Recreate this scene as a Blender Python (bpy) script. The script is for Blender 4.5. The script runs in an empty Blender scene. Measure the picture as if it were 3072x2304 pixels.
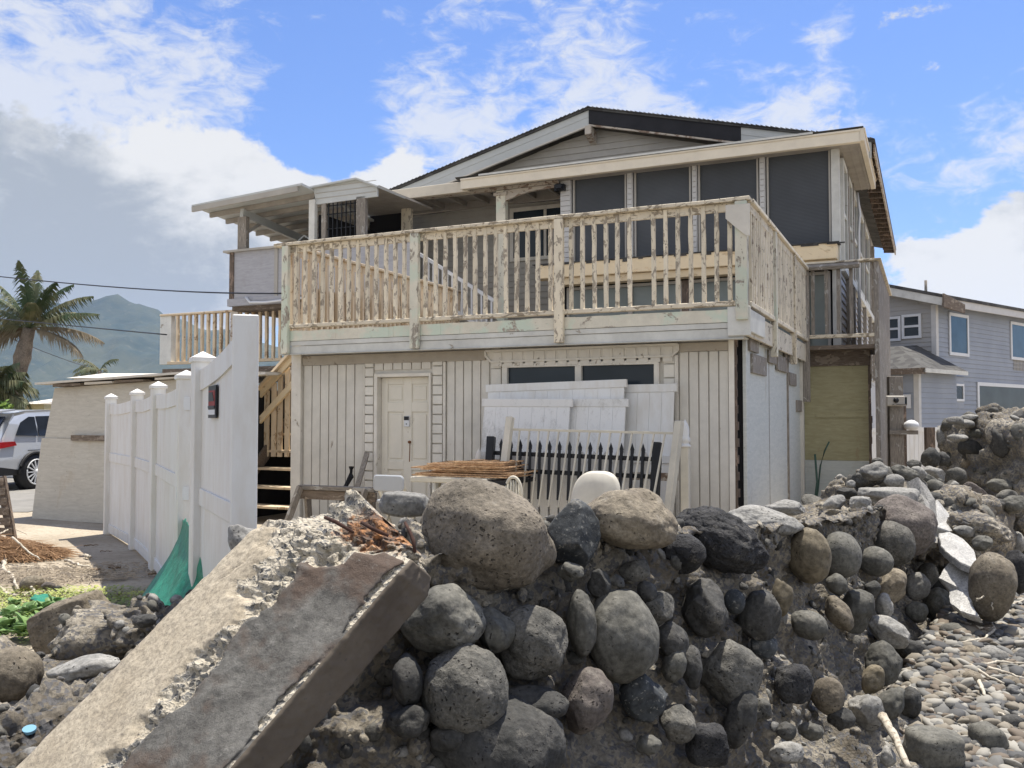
import bpy, bmesh, math, random
from mathutils import Vector, Matrix, noise, Euler
from mathutils.bvhtree import BVHTree
S = bpy.context.scene
COL = S.collection
# ------------------------------------------------------------------ camera
F = 2700.0                     # focal length in pixels of the 3072 px wide photograph
EYE = Vector((0, 0, 1.5))
PITCH = math.atan(98/F)
cam = bpy.data.cameras.new('camera'); co = bpy.data.objects.new('camera', cam); COL.objects.link(co)
co.location = EYE; co.rotation_euler = (math.pi/2+PITCH, 0, 0)
cam.sensor_width = 36; cam.lens = F/3072*36; cam.clip_start = .05; cam.clip_end = 30000
S.camera = co
# ------------------------------------------------------------------ light
SUNV = Vector((.17, .26, .95)).normalized()
sun = bpy.data.lights.new('sun', 'SUN'); so = bpy.data.objects.new('sun', sun); COL.objects.link(so)
sun.energy = 5.0; sun.angle = math.radians(.53); sun.color = (1, .94, .84)
so.rotation_euler = (-SUNV).to_track_quat('-Z', 'Y').to_euler(); so.location = (0, 0, 30)
S.view_settings.view_transform = 'Standard'; S.view_settings.look = 'None'
S.view_settings.exposure = .75; S.view_settings.gamma = 1
S.render.engine = 'CYCLES'
S.cycles.max_bounces = 8; S.cycles.diffuse_bounces = 4; S.cycles.volume_bounces = 1

def pray(px, py):
    a = (px-1536)/F; b = (1152-py)/F
    f = Vector((0, math.cos(PITCH), math.sin(PITCH))); u = Vector((0, -math.sin(PITCH), math.cos(PITCH)))
    return Vector((a, 0, 0))+u*b+f
def at(px, py, Y):
    d = pray(px, py); return EYE+d*(Y/d.y)
WIN = dict(r1=(0,768,.4069), r2=(600,480,.3165), r3=(1200,300,.3617), r4=(1900,350,.3617), r5=(2300,750,.349),
           b1=(700,950,.3617), b2=(1400,980,.3617), b3=(0,1400,.3617), b4=(400,1400,.4521), b5=(1200,1400,.4521),
           b6=(2100,1200,.4394), b7=(1900,1700,.5298), b8=(0,1850,.4521))
def P(w, x, y):
    ox, oy, s = WIN[w]; return ox+s*x, oy+s*y

# ------------------------------------------------------------------ world: Nishita sky + procedural clouds by direction
wd = bpy.data.worlds.new('World'); S.world = wd; wd.use_nodes = True
def build_world():
    nt = wd.node_tree; N = nt.nodes; L = nt.links; N.clear()
    def mth(op, a, b=None, c=None, clamp=False):
        n = N.new('ShaderNodeMath'); n.operation = op; n.use_clamp = clamp
        for i, v in enumerate((a, b, c)):
            if v is None: continue
            if isinstance(v, (int, float)): n.inputs[i].default_value = v
            else: L.new(v, n.inputs[i])
        return n.outputs[0]
    def smooth(v, a, b, lo=0., hi=1.):
        n = N.new('ShaderNodeMapRange'); n.interpolation_type = 'SMOOTHSTEP'
        L.new(v, n.inputs[0]); n.inputs[1].default_value = a; n.inputs[2].default_value = b
        n.inputs[3].default_value = lo; n.inputs[4].default_value = hi
        return n.outputs[0]
    out = N.new('ShaderNodeOutputWorld'); bg = N.new('ShaderNodeBackground'); bg.inputs[1].default_value = .14
    sky = N.new('ShaderNodeTexSky'); sky.sky_type = 'NISHITA'; sky.sun_disc = False
    sky.sun_elevation = math.asin(SUNV.z); sky.sun_rotation = math.atan2(SUNV.x, SUNV.y)
    sky.air_density = 1.15; sky.dust_density = .6; sky.ozone_density = 2.2
    tc = N.new('ShaderNodeTexCoord'); D = tc.outputs['Generated']
    def blob(px, py, r, w, soft=.0):
        d = pray(px, py).normalized()
        vm = N.new('ShaderNodeVectorMath'); vm.operation = 'DOT_PRODUCT'; L.new(D, vm.inputs[0]); vm.inputs[1].default_value = d
        ang = r/F
        return mth('MULTIPLY', smooth(vm.outputs['Value'], math.cos(ang), math.cos(ang*soft)), w)
    def nz(scale, detail, rough, stretch=(1, 1, 1), dist=0., off=(0, 0, 0)):
        m = N.new('ShaderNodeMapping'); L.new(D, m.inputs[0]); m.inputs['Scale'].default_value = stretch; m.inputs['Location'].default_value = off
        n = N.new('ShaderNodeTexNoise'); L.new(m.outputs[0], n.inputs['Vector'])
        n.inputs['Scale'].default_value = scale; n.inputs['Detail'].default_value = detail
        n.inputs['Roughness'].default_value = rough; n.inputs['Distortion'].default_value = dist
        return n.outputs['Fac']
    def total(l):
        t = l[0]
        for x in l[1:]: t = mth('ADD', t, x)
        return t
    # cumulus, low
    cu = nz(5.5, 13, .63, (1, 1, 1.5), .25)
    dens = total([cu, blob(150, 950, 760, .30, .3), blob(650, 600, 380, .16, .2), blob(1100, 680, 300, .14, .2), blob(200, 520, 350, .05), blob(350, 150, 380, -.09),
                  blob(3000, 850, 300, .22, .1), blob(3000, 480, 230, .06), blob(1000, 330, 230, -.25), blob(2850, 620, 130, -.16), blob(2100, 900, 500, -.1)])
    wz = N.new('ShaderNodeSeparateXYZ'); L.new(D, wz.inputs[0])
    lowband = smooth(wz.outputs['Z'], .42, .10)
    dens = total([dens, mth('MULTIPLY', lowband, .07), mth('MULTIPLY', smooth(wz.outputs['Z'], .22, .5), -.06)])
    mcu = smooth(dens, .585, .65)
    # high mottled sheet
    ac = nz(25, 11, .64, (1, 1, 2.0), .5, (3, 1, 0)); ac2 = nz(3.6, 4, .55, (1, 1, 1.4), 0, (7, 2, 5))
    hd = total([mth('MULTIPLY', ac, .55), mth('MULTIPLY', ac2, .45), blob(1500, 180, 480, .07, .1), blob(2050, 290, 480, .085, .1), blob(2450, 400, 280, .06),
                blob(150, 130, 620, .085, .2), blob(500, 300, 420, .05), blob(2470, 70, 110, .13), blob(2900, 400, 250, .10), blob(1300, 460, 300, .08), blob(2200, 60, 330, -.12), blob(2850, 120, 300, -.12), blob(960, 420, 240, -.1), blob(1060,120,150,-.06)])
    mac = mth('MULTIPLY', smooth(hd, .485, .68), .82)
    # colours: sunlit white against grey body
    sh = nz(7.5, 9, .62, (1, 1, 1.7), .3, (2, 9, 4))
    sh2 = nz(18, 8, .6, (1, 1, 1.6), .3, (5, 2, 1)); shv = total([mth('MULTIPLY', sh, .68), mth('MULTIPLY', sh2, .32), blob(120, 1000, 900, .075, .2), blob(700, 900, 500, .04), blob(1150, 700, 250, -.05), blob(2950, 830, 300, -.12), blob(600, 420, 330, -.2, .1), blob(1250, 560, 250, -.16), blob(250, 640, 330, .1),
                 mth('MULTIPLY', smooth(dens, .62, .95), .05)])
    fg = smooth(shv, .42, .70)
    def rgb(c):
        n = N.new('ShaderNodeRGB'); n.outputs[0].default_value = (*c, 1); return n.outputs[0]
    def mix(f, a, b):
        n = N.new('ShaderNodeMixRGB'); L.new(f, n.inputs[0]); L.new(a, n.inputs[1]); L.new(b, n.inputs[2]); return n.outputs[0]
    k = 5.1
    white = rgb((3.6, 3.6, 3.6)); grey = rgb((1.75, 1.92, 2.15)); acw = rgb((3.5, 3.55, 3.65))
    gm = N.new('ShaderNodeMixRGB'); gm.blend_type = 'MULTIPLY'; gm.inputs[0].default_value = 1
    L.new(sky.outputs[0], gm.inputs[1]); gm.inputs[2].default_value = (.39, .48, .69, 1)
    c = mix(mac, gm.outputs[0], acw)
    c = mix(mcu, c, mix(fg, white, grey))
    # unseen sky behind the camera brightened as added fill for the house front
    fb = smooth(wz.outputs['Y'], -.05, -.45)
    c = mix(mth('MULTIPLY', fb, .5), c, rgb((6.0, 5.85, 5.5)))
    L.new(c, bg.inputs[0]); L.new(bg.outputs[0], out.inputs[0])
build_world()

# ------------------------------------------------------------------ tagging + mesh helpers
def tag(o, label=None, cat=None, group=None, kind=None):
    if label: o['label'] = label
    if cat: o['category'] = cat
    if group: o['group'] = group
    if kind: o['kind'] = kind
    return o
def empty(name, loc=(0, 0, 0), rz=0., label=None, cat=None, group=None):
    o = bpy.data.objects.new(name, None); COL.objects.link(o); o.location = loc; o.rotation_euler = (0, 0, rz); o.empty_display_size = .1
    return tag(o, label, cat, group)
def copy_tree(o, parent=None):
    c = o.copy(); COL.objects.link(c); c.parent = parent
    for ch in list(o.children): copy_tree(ch, c)
    return c
class MB:
    def __init__(s): s.v = []; s.f = []; s.sm = []
    def add(s, vs, fs, smooth=False):
        b = len(s.v); s.v += [tuple(v) for v in vs]; s.f += [tuple(i+b for i in f) for f in fs]; s.sm += [smooth]*len(fs); return s
    def hexa(s, p):   # 8 points: bottom ring 0-3, top ring 4-7
        return s.add(p, [(0,3,2,1),(4,5,6,7),(0,1,5,4),(1,2,6,5),(2,3,7,6),(3,0,4,7)])
    def box(s, x0, x1, y0, y1, z0, z1):
        if x0 > x1: x0, x1 = x1, x0
        if y0 > y1: y0, y1 = y1, y0
        if z0 > z1: z0, z1 = z1, z0
        return s.hexa([(x0,y0,z0),(x1,y0,z0),(x1,y1,z0),(x0,y1,z0),(x0,y0,z1),(x1,y0,z1),(x1,y1,z1),(x0,y1,z1)])
    def bar(s, p, q, w, h, up=(0,0,1)):   # beam from p to q, w wide, h tall
        p = Vector(p); q = Vector(q); d = (q-p).normalized(); up = Vector(up)
        if abs(d.dot(up)) > .99: up = Vector((0, 1, 0))
        r = d.cross(up).normalized()*(w/2); t = r.cross(d).normalized()*(h/2)
        return s.hexa([p-r-t, p+r-t, p+r+t, p-r+t, q-r-t, q+r-t, q+r+t, q-r+t])
    def prism(s, pts, dv):   # flat polygon extruded by vector
        n = len(pts); dv = Vector(dv); a = [Vector(p) for p in pts]; b = [p+dv for p in a]
        return s.add(a+b, [tuple(range(n))[::-1], tuple(range(n, 2*n))]+[(i, (i+1) % n, n+(i+1) % n, n+i) for i in range(n)])
    def tube(s, pts, r, n=8, closed=True, smooth=True):
        pts = [Vector(p) for p in pts]; rs = r if isinstance(r, (list, tuple)) else [r]*len(pts)
        vs = []; fs = []; up = Vector((0, 0, 1))
        for i, p in enumerate(pts):
            d = (pts[min(i+1, len(pts)-1)]-pts[max(i-1, 0)]).normalized()
            u = up if abs(d.z) < .95 else Vector((1, 0, 0))
            a = d.cross(u).normalized(); b = a.cross(d).normalized()
            for k in range(n):
                t = 2*math.pi*k/n; vs.append(p+(a*math.cos(t)+b*math.sin(t))*rs[i])
        for i in range(len(pts)-1):
            for k in range(n):
                fs.append((i*n+k, i*n+(k+1) % n, (i+1)*n+(k+1) % n, (i+1)*n+k))
        if closed: fs.append(tuple(range(n))[::-1]); fs.append(tuple((len(pts)-1)*n+k for k in range(n)))
        return s.add(vs, fs, smooth)
    def build(s, name, mat, parent=None, label=None, cat=None, group=None, kind=None, bevel=0., loc=None):
        me = bpy.data.meshes.new(name); me.from_pydata(s.v, [], s.f)
        if any(s.sm): me.polygons.foreach_set('use_smooth', s.sm)
        me.materials.append(mat); me.update()
        bm = bmesh.new(); bm.from_mesh(me); bmesh.ops.recalc_face_normals(bm, faces=bm.faces); bm.to_mesh(me); bm.free()
        o = bpy.data.objects.new(name, me); COL.objects.link(o)
        if parent: o.parent = parent
        if loc: o.location = loc
        if bevel:
            m = o.modifiers.new('edge', 'BEVEL'); m.width = bevel; m.segments = 1; m.limit_method = 'ANGLE'
        return tag(o, label, cat, group, kind)

# ------------------------------------------------------------------ materials
MATS = {}
class NT:
    def __init__(s, name):
        s.m = bpy.data.materials.new(name); s.m.use_nodes = True; s.t = s.m.node_tree; s.N = s.t.nodes; s.L = s.t.links
        s.b = s.N['Principled BSDF']; s.tc = s.N.new('ShaderNodeTexCoord'); MATS[name] = s.m
        s.oi = None
    def lk(s, a, b):
        if isinstance(a, (int, float)): b.default_value = a
        elif isinstance(a, tuple): b.default_value = (*a, 1) if len(a) == 3 else a
        else: s.L.new(a, b)
    def co(s, scale=(1, 1, 1), gen=False, rnd=True):
        m = s.N.new('ShaderNodeMapping'); s.L.new(s.tc.outputs['Object'], m.inputs[0]); m.inputs['Scale'].default_value = scale
        if rnd:
            if s.oi is None: s.oi = s.N.new('ShaderNodeObjectInfo')
            mm = s.N.new('ShaderNodeMath'); mm.operation = 'MULTIPLY'; s.L.new(s.oi.outputs['Random'], mm.inputs[0]); mm.inputs[1].default_value = 37
            s.L.new(mm.outputs[0], m.inputs['Location'])
        return m.outputs[0]
    def noise(s, v, scale, detail=4, rough=.55, dist=0.):
        n = s.N.new('ShaderNodeTexNoise'); s.L.new(v, n.inputs['Vector']); n.inputs['Scale'].default_value = scale
        n.inputs['Detail'].default_value = detail; n.inputs['Roughness'].default_value = rough; n.inputs['Distortion'].default_value = dist
        return n.outputs['Fac']
    def vor(s, v, scale, feature='F1', out='Distance', rand=1.):
        n = s.N.new('ShaderNodeTexVoronoi'); n.feature = feature; s.L.new(v, n.inputs['Vector']); n.inputs['Scale'].default_value = scale
        n.inputs['Randomness'].default_value = rand
        return n.outputs[out]
    def ramp(s, v, stops, interp='LINEAR'):
        n = s.N.new('ShaderNodeValToRGB'); s.L.new(v, n.inputs[0]); r = n.color_ramp; r.interpolation = interp
        while len(r.elements) < len(stops): r.elements.new(.5)
        for e, (p, c) in zip(r.elements, stops):
            e.position = p; e.color = (c, c, c, 1) if isinstance(c, (int, float)) else (*c, 1)
        return n.outputs[0]
    def mix(s, f, a, b, mode='MIX'):
        n = s.N.new('ShaderNodeMixRGB'); n.blend_type = mode; s.lk(f, n.inputs[0]); s.lk(a, n.inputs[1]); s.lk(b, n.inputs[2]); return n.outputs[0]
    def math(s, op, a, b=0., clamp=False):
        n = s.N.new('ShaderNodeMath'); n.operation = op; n.use_clamp = clamp; s.lk(a, n.inputs[0]); s.lk(b, n.inputs[1]); return n.outputs[0]
    def bump(s, h, strength=.5, dist=.01, prev=None):
        n = s.N.new('ShaderNodeBump'); n.inputs['Strength'].default_value = strength; n.inputs['Distance'].default_value = dist
        s.L.new(h, n.inputs['Height'])
        if prev: s.L.new(prev, n.inputs['Normal'])
        return n.outputs[0]
    def xyz(s, v):
        n = s.N.new('ShaderNodeSeparateXYZ'); s.L.new(v, n.inputs[0]); return n.outputs
    def fin(s, col, rough=.85, normal=None, metal=0., spec=.3):
        s.lk(col, s.b.inputs['Base Color']); s.lk(rough, s.b.inputs['Roughness']); s.b.inputs['Metallic'].default_value = metal
        s.b.inputs['Specular IOR Level'].default_value = spec
        if normal: s.L.new(normal, s.b.inputs['Normal'])
        return s.m
    def vary(s, col, amt=.18):
        if s.oi is None: s.oi = s.N.new('ShaderNodeObjectInfo')
        r = s.ramp(s.oi.outputs['Random'], [(0, 1-amt), (1, 1+amt)])
        return s.mix(1., col, r, 'MULTIPLY')

def m_plain(name, col, rough=.7, metal=0., dirt=.15, dscale=4., bump=.1):
    t = NT(name); v = t.co(); n = t.noise(v, dscale, 6, .65)
    d = t.ramp(n, [(.3, 1-dirt), (.65, 1)]); c = t.mix(1., col, d, 'MULTIPLY')
    return t.fin(c, rough, t.bump(t.noise(v, dscale*12, 3), bump, .002), metal)
def m_peel(name, paint, wood, amount=.5, grain=(1, 1, .12), scale=9., green=None, dirt=.25, warm=None):
    """weathered timber with flaking paint; amount = share of bare wood"""
    t = NT(name); v = t.co(grain); v1 = t.co(tuple((g*.55+.45) for g in grain))
    fib = t.noise(v, scale*9, 4, .7); pat = t.noise(v1, scale, 8, .68, .6)
    thr = .30+.32*amount
    mask = t.ramp(pat, [(thr-.012, 1.), (thr+.012, 0.)])
    w = t.mix(t.ramp(fib, [(.3, 0), (.7, 1)]), tuple(c*.45 for c in wood), tuple(min(1, c*1.3) for c in wood))
    if warm: w = t.mix(t.ramp(t.noise(v1, scale*.6, 3), [(.4, 0), (.6, 1)]), w, warm)
    p = t.mix(1., paint, t.ramp(t.noise(t.co(), 3, 6, .7), [(.25, 1-dirt), (.7, 1)]), 'MULTIPLY')
    if green: p = t.mix(t.ramp(t.noise(t.co(), 2.3, 5, .6), [(.48, 0), (.58, 1)]), p, green)
    m = t.math('SUBTRACT', 1., mask)
    c = t.vary(t.mix(m, w, p), .1)
    nb = t.bump(m, .5, .004); nb = t.bump(fib, .5, .004, nb)
    return t.fin(c, .85, nb)
CREAM = (.60, .545, .445); WOOD = (.30, .245, .185)
M = {}
M['rail_paint'] = m_peel('peeling_rail', (.74, .66, .51), (.37, .32, .25), .50, (1, 1, .10), 15)
M['rail_h'] = m_peel('peeling_rail_cap', (.72, .64, .50), (.34, .285, .21), .50, (.10, 1, 1), 14)
M['rail_green'] = m_peel('peeling_green_post', (.70, .66, .54), (.36, .32, .26), .42, (1, 1, .2), 7, green=(.56, .60, .49))
M['rail_y'] = m_peel('peeling_side_rail', (.72, .655, .53), (.36, .31, .24), .36, (1, .10, 1), 15)
M['side_bal'] = m_peel('peeling_side_baluster', (.72, .65, .52), (.34, .285, .225), .40, (1, 1, .07), 16)
M['grey_wood'] = m_peel('bare_grey_wood', (.42, .40, .36), (.27, .24, .205), .9, (1, 1, .08), 10)
M['grey_wood_h'] = m_peel('bare_grey_wood_flat', (.42, .40, .36), (.24, .215, .185), .9, (.1, 1, 1), 10)
M['brown_wood'] = m_peel('old_brown_wood', (.30, .25, .20), (.17, .135, .105), .85, (.1, 1, 1), 8)
M['brown_wood_v'] = m_peel('old_brown_post', (.30, .22, .17), (.15, .115, .09), .8, (1, 1, .1), 8)
M['siding'] = m_peel('cream_wall_boards', (.70, .665, .59), (.46, .41, .34), .07, (1, 1, .25), 4, dirt=.22)
M['wall_trim'] = m_peel('cream_trim', (.71, .67, .59), (.36, .31, .24), .14, (1, 1, .3), 7)
M['header'] = m_peel('grey_header', (.45, .40, .33), (.30, .25, .2), .3, (.2, 1, 1), 6)
M['fascia'] = m_peel('white_fascia', (.70, .695, .645), (.40, .36, .30), .08, (.15, 1, 1), 5, dirt=.3)
M['fascia_green'] = m_peel('green_peeling_fascia', (.68, .64, .53), (.42, .37, .30), .3, (.2, 1, 1), 6, green=(.52, .58, .48))
M['gutter'] = m_peel('cream_gutter', (.74, .665, .535), (.44, .36, .26), .03, (.1, 1, 1), 3, dirt=.16)
M['rake'] = m_plain('pale_grey_rake', (.50, .515, .50), .6, dirt=.1)
M['vinyl_grey'] = m_plain('grey_lap_siding', (.42, .395, .35), .7, dirt=.22, dscale=1.5)
M['vinyl_white'] = m_plain('white_lap_strip', (.56, .55, .53), .6, dirt=.12)
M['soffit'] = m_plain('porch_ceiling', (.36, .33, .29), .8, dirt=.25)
M['rot_trim'] = m_peel('rotten_trim', (.56, .50, .42), (.28, .2, .15), .5, (.15, 1, 1), 8)
M['new_pine'] = m_peel('new_pine', (.80, .65, .43), (.74, .56, .34), .3, (.08, 1, 1), 7, dirt=.1)
M['pine_v'] = m_peel('pale_stair_timber', (.74, .60, .42), (.46, .32, .19), .35, (1, 1, .1), 6, dirt=.25)
M['door'] = m_peel('cream_door', (.66, .62, .53), (.36, .31, .24), .08, (1, 1, .4), 5, dirt=.12)
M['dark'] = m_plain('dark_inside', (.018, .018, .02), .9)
M['black_metal'] = m_plain('black_metal', (.012, .013, .016), .45)
M['white_metal'] = m_peel('off_white_metal', (.62, .58, .48), (.42, .32, .22), .12, (1, 1, .3), 6)
M['alu'] = m_plain('white_aluminium', (.66, .67, .68), .5, dirt=.08)
def m_glass(name, col, rough=.12):
    t = NT(name); v = t.co(); n = t.noise(v, 1.3, 3)
    c = t.mix(1., col, t.ramp(n, [(.3, .75), (.7, 1.2)]), 'MULTIPLY')
    return t.fin(c, rough, None, 0, .22)
M['glass'] = m_glass('dark_glass', (.03, .04, .05)); M['glass_green'] = m_glass('green_grey_glass', (.21, .235, .22), .35)
def m_screen():
    t = NT('insect_screen'); v = t.co(); z = t.xyz(v)[2]
    n = t.N.new('ShaderNodeTexWave'); n.bands_direction = 'Z'; t.L.new(v, n.inputs[0]); n.inputs['Scale'].default_value = 14; n.inputs['Distortion'].default_value = .8; n.inputs['Detail'].default_value = 2
    big = t.noise(v, .8, 3)
    c = t.mix(t.ramp(n.outputs['Fac'], [(0, 0), (1, 1)]), (.058, .063, .070), (.082, .088, .096))
    c = t.mix(1., c, t.ramp(big, [(.3, .8), (.7, 1.25)]), 'MULTIPLY')
    return t.fin(c, .8, t.bump(n.outputs['Fac'], .2, .01))
M['screen'] = m_screen()
def m_vinyl():
    t = NT('white_vinyl'); v = t.co((1, 1, .25)); n = t.noise(v, 7, 6, .7)
    c = t.mix(t.ramp(n, [(.42, 0), (.72, 1)]), (.67, .665, .64), (.585, .555, .50))
    return t.fin(t.vary(c, .03), .45, t.bump(n, .05, .002), 0, .4)
M['vinyl'] = m_vinyl()
def m_moldy():
    t = NT('mildewed_vinyl'); v = t.co((1, 1, .6), rnd=False); n = t.noise(v, 11, 12, .85, .3); b = t.noise(t.co((1, 1, .3), rnd=False), 1.7, 2)
    k = t.ramp(t.math('ADD', t.math('MULTIPLY', n, .6), t.math('MULTIPLY', b, .5)), [(.56, 0), (.70, .75)])
    return t.fin(t.mix(k, (.70, .69, .66), (.27, .25, .21)), .6)
M['moldy'] = m_moldy()
def m_plywood(name, a, b, stains=(.33, .2, .1), amt=.5):
    t = NT(name); v = t.co((1, 1, 6), rnd=False); v2 = t.co((1, 1, .35), rnd=False)
    n = t.noise(v, 5, 6, .7, .8); c = t.mix(t.ramp(n, [(.35, 0), (.65, 1)]), a, b)
    s = t.ramp(t.noise(v2, 3.2, 6, .7), [(.60, 0), (.78, amt)]); c = t.mix(s, c, stains)
    d = t.ramp(t.noise(t.co(rnd=False), 22, 3, .6), [(.68, 0), (.74, .6)]); c = t.mix(d, c, (.16, .12, .09))
    return t.fin(c, .88, t.bump(n, .35, .006))
M['ply_pale'] = m_plywood('pale_plywood', (.43, .40, .34), (.52, .49, .42), (.36, .24, .12), .5)
M['ply_yellow'] = m_plywood('yellow_plywood', (.33, .30, .175), (.42, .385, .24), (.30, .13, .06), .8)
M['ply_blue'] = m_plywood('blue_grey_plywood', (.50, .52, .49), (.60, .61, .57), (.36, .30, .2), .45)
M['ply_grey'] = m_plywood('lilac_grey_panel', (.33, .33, .35), (.41, .41, .43), (.3, .27, .25), .4)
M['roof_tin'] = m_plywood('pale_roofing', (.50, .47, .42), (.60, .56, .49), (.3, .25, .2), .5)
def m_shingle():
    t = NT('dark_shingles'); v = t.co(rnd=False); n = t.noise(v, 30, 4); b = t.vor(v, 5, out='Color')
    c = t.mix(t.xyz(b)[0], (.05, .048, .047), (.10, .098, .092))
    return t.fin(c, .95, t.bump(n, .5, .01))
M['shingle'] = m_shingle()
M['tar'] = m_plain('black_tarred_board', (.022, .022, .026), .7, dirt=.4, dscale=3)
# --- stone
def m_rock(name, a, b, pits=0., rough_bump=.5, scale=6., speck=.0, pit_scale=28.):
    t = NT(name); v = t.co(); n = t.noise(v, scale, 10, .65); f = t.noise(v, scale*9, 6, .7)
    c = t.mix(t.ramp(n, [(.38, 0), (.62, 1)]), a, b)
    c = t.mix(1., c, t.ramp(f, [(.3, .5), (.68, 1.3)]), 'MULTIPLY')
    c = t.mix(t.ramp(t.noise(v, scale*1.7, 12, .8), [(.56, 0), (.66, .45)]), c, (.30, .275, .23))
    h = t.math('ADD', t.math('MULTIPLY', n, 1.), t.math('MULTIPLY', f, .45))
    nb = t.bump(h, rough_bump, .03)
    if pits:
        w = t.noise(v, scale*2, 3)
        dn = t.N.new('ShaderNodeTexNoise'); t.L.new(v, dn.inputs['Vector']); dn.inputs['Scale'].default_value = 22; dn.inputs['Detail'].default_value = 3; va = t.mix(.06, v, dn.outputs['Color']); p = t.vor(va, pit_scale*1.7); pm = t.ramp(p, [(.10, 0), (.26, 1)]); sel = t.ramp(w, [(.56-.2*pits, 0), (.60-.2*pits+.05, 1)])
        q = t.math('MAXIMUM', pm, t.math('SUBTRACT', 1., sel))
        nb = t.bump(q, .9, .02, nb); c = t.mix(1., c, t.ramp(q, [(0, .35), (1, 1.)]), 'MULTIPLY')
    if speck: c = t.mix(t.ramp(t.noise(v, 60, 2), [(.62, 0), (.68, speck)]), c, (.5, .48, .42))
    return t.fin(t.vary(c, .14), .86, nb, 0, .35)
M['rk_tan'] = m_rock('tan_pitted_rock', (0.139, 0.119, 0.090), (0.230, 0.197, 0.152), .5, .8, 5)
M['rk_brown'] = m_rock('brown_rock', (0.123, 0.102, 0.075), (0.221, 0.189, 0.139), .2, .5, 5)
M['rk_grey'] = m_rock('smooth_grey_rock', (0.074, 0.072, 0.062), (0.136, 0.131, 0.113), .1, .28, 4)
M['rk_greyrough'] = m_rock('rough_grey_rock', (0.074, 0.072, 0.064), (0.156, 0.148, 0.129), .5, .7, 7)
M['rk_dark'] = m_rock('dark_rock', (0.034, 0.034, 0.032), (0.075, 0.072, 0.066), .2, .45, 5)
M['rk_blue'] = m_rock('blue_black_rock', (0.026, 0.030, 0.034), (0.068, 0.073, 0.075), 0, .4, 4, .3)
M['rk_lava'] = m_rock('vesicular_lava', (0.026, 0.026, 0.028), (0.056, 0.055, 0.055), 1.6, 1., 8, 0, 34)
M['rk_light'] = m_rock('pale_grey_rock', (0.187, 0.183, 0.170), (0.264, 0.255, 0.234), .1, .4, 5)
M['rk_yellow'] = m_rock('ochre_rock', (0.094, 0.079, 0.054), (0.173, 0.144, 0.097), .1, .35, 3)
M['rk_purple'] = m_rock('purplish_pitted_rock', (0.096, 0.080, 0.072), (0.160, 0.138, 0.120), .6, .6, 5)
M['slab'] = m_rock('pale_slab', (.38, .375, .36), (.50, .49, .465), 0, .35, 7)
M['slab_dark'] = m_rock('grey_slab', (.20, .195, .185), (.30, .29, .27), 0, .4, 7)
def m_mortar(name='rough_mortar', k=1.):
    t = NT(name); v = t.co(rnd=False); n = t.noise(v, 3, 6, .6); f = t.noise(v, 26, 8, .75); st = t.vor(v, 55, out='Color'); sd = t.vor(v, 55)
    c = t.mix(t.ramp(n, [(.38, 0), (.62, 1)]), (.125*k, .108*k, .085*k), (.34*k, .305*k, .245*k))
    c = t.mix(1., c, t.ramp(f, [(.3, .5), (.68, 1.3)]), 'MULTIPLY')
    s = t.ramp(t.xyz(st)[0], [(.66, 0), (.68, 1)]); c = t.mix(t.math('MULTIPLY', s, .8), c, (.12, .12, .125))
    nb = t.bump(f, .9, .03); nb = t.bump(sd, .5, .012, nb)
    return t.fin(c, .93, nb, 0, .2)
M['mortar'] = m_mortar(); M['mortar_light'] = m_mortar('pale_rubble_mortar', 1.25)
def m_ground():
    t = NT('sandy_concrete_ground'); v = t.co(rnd=False); n = t.noise(v, .7, 8, .62); f = t.noise(v, 14, 8, .7); p = t.noise(v, 90, 3)
    c = t.mix(t.ramp(n, [(.35, 0), (.65, 1)]), (.28, .235, .175), (.40, .35, .275))
    c = t.mix(t.ramp(f, [(.5, 0), (.66, .7)]), c, (.20, .165, .12)); c = t.mix(t.ramp(p, [(.66, 0), (.72, .8)]), c, (.1, .085, .07))
    return t.fin(c, .93, t.bump(f, .6, .02))
M['ground'] = m_ground()
def m_beach():
    t = NT('shingle_beach'); v = t.co(rnd=False); a = t.vor(v, 16, out='Color'); d = t.vor(v, 16); n = t.noise(v, 2, 5)
    c = t.ramp(t.xyz(a)[0], [(0, (.08, .078, .075)), (.4, (.17, .155, .135)), (.8, (.28, .255, .22)), (1, (.36, .33, .28))])
    c = t.mix(1., c, t.ramp(d, [(.25, 1), (.62, .35)]), 'MULTIPLY'); c = t.mix(t.ramp(n, [(.5, 0), (.7, .5)]), c, (.25, .22, .17))
    return t.fin(c, .85, t.bump(t.math('SUBTRACT', 1., d), .8, .04))
M['beach'] = m_beach()
M['asphalt'] = m_plain('pale_asphalt', (.24, .23, .21), .9, dirt=.3, dscale=2, bump=.4)
# =================================================================== the house frame
C0 = Vector((2.416, 9.75, 0)); UX = Vector((.9076, -.4199, 0)); VY = Vector((.4199, .9076, 0)); HROT = math.atan2(-.4199, .9076)
def PY(px, py, y0):      # pixel -> local (x, z) on the plane local y = y0
    d = pray(px, py); o = EYE-C0; t = (y0-o.dot(VY))/d.dot(VY); p = o+d*t; return p.dot(UX), p.z
def PXp(px, py, x0):     # pixel -> local (y, z) on the plane local x = x0
    d = pray(px, py); o = EYE-C0; t = (x0-o.dot(UX))/d.dot(UX); p = o+d*t; return p.dot(VY), p.z
def WY(w, x, y, y0): return PY(*P(w, x, y), y0)
def WX(w, x, y, x0): return PXp(*P(w, x, y), x0)
def xcol(px, y0, py=1250): return PY(px, py, y0)[0]
house = empty('beach_house', C0, HROT, 'weathered cream two-storey beach house with a peeling railed deck behind the boulder seawall', 'house')
rnd = random.Random(5)
YD = -.30                      # deck front
xL = xcol(885, 0); xR = xcol(2205, 0); ztop = WY('b1', 460, 320, YD)[1]
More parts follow.
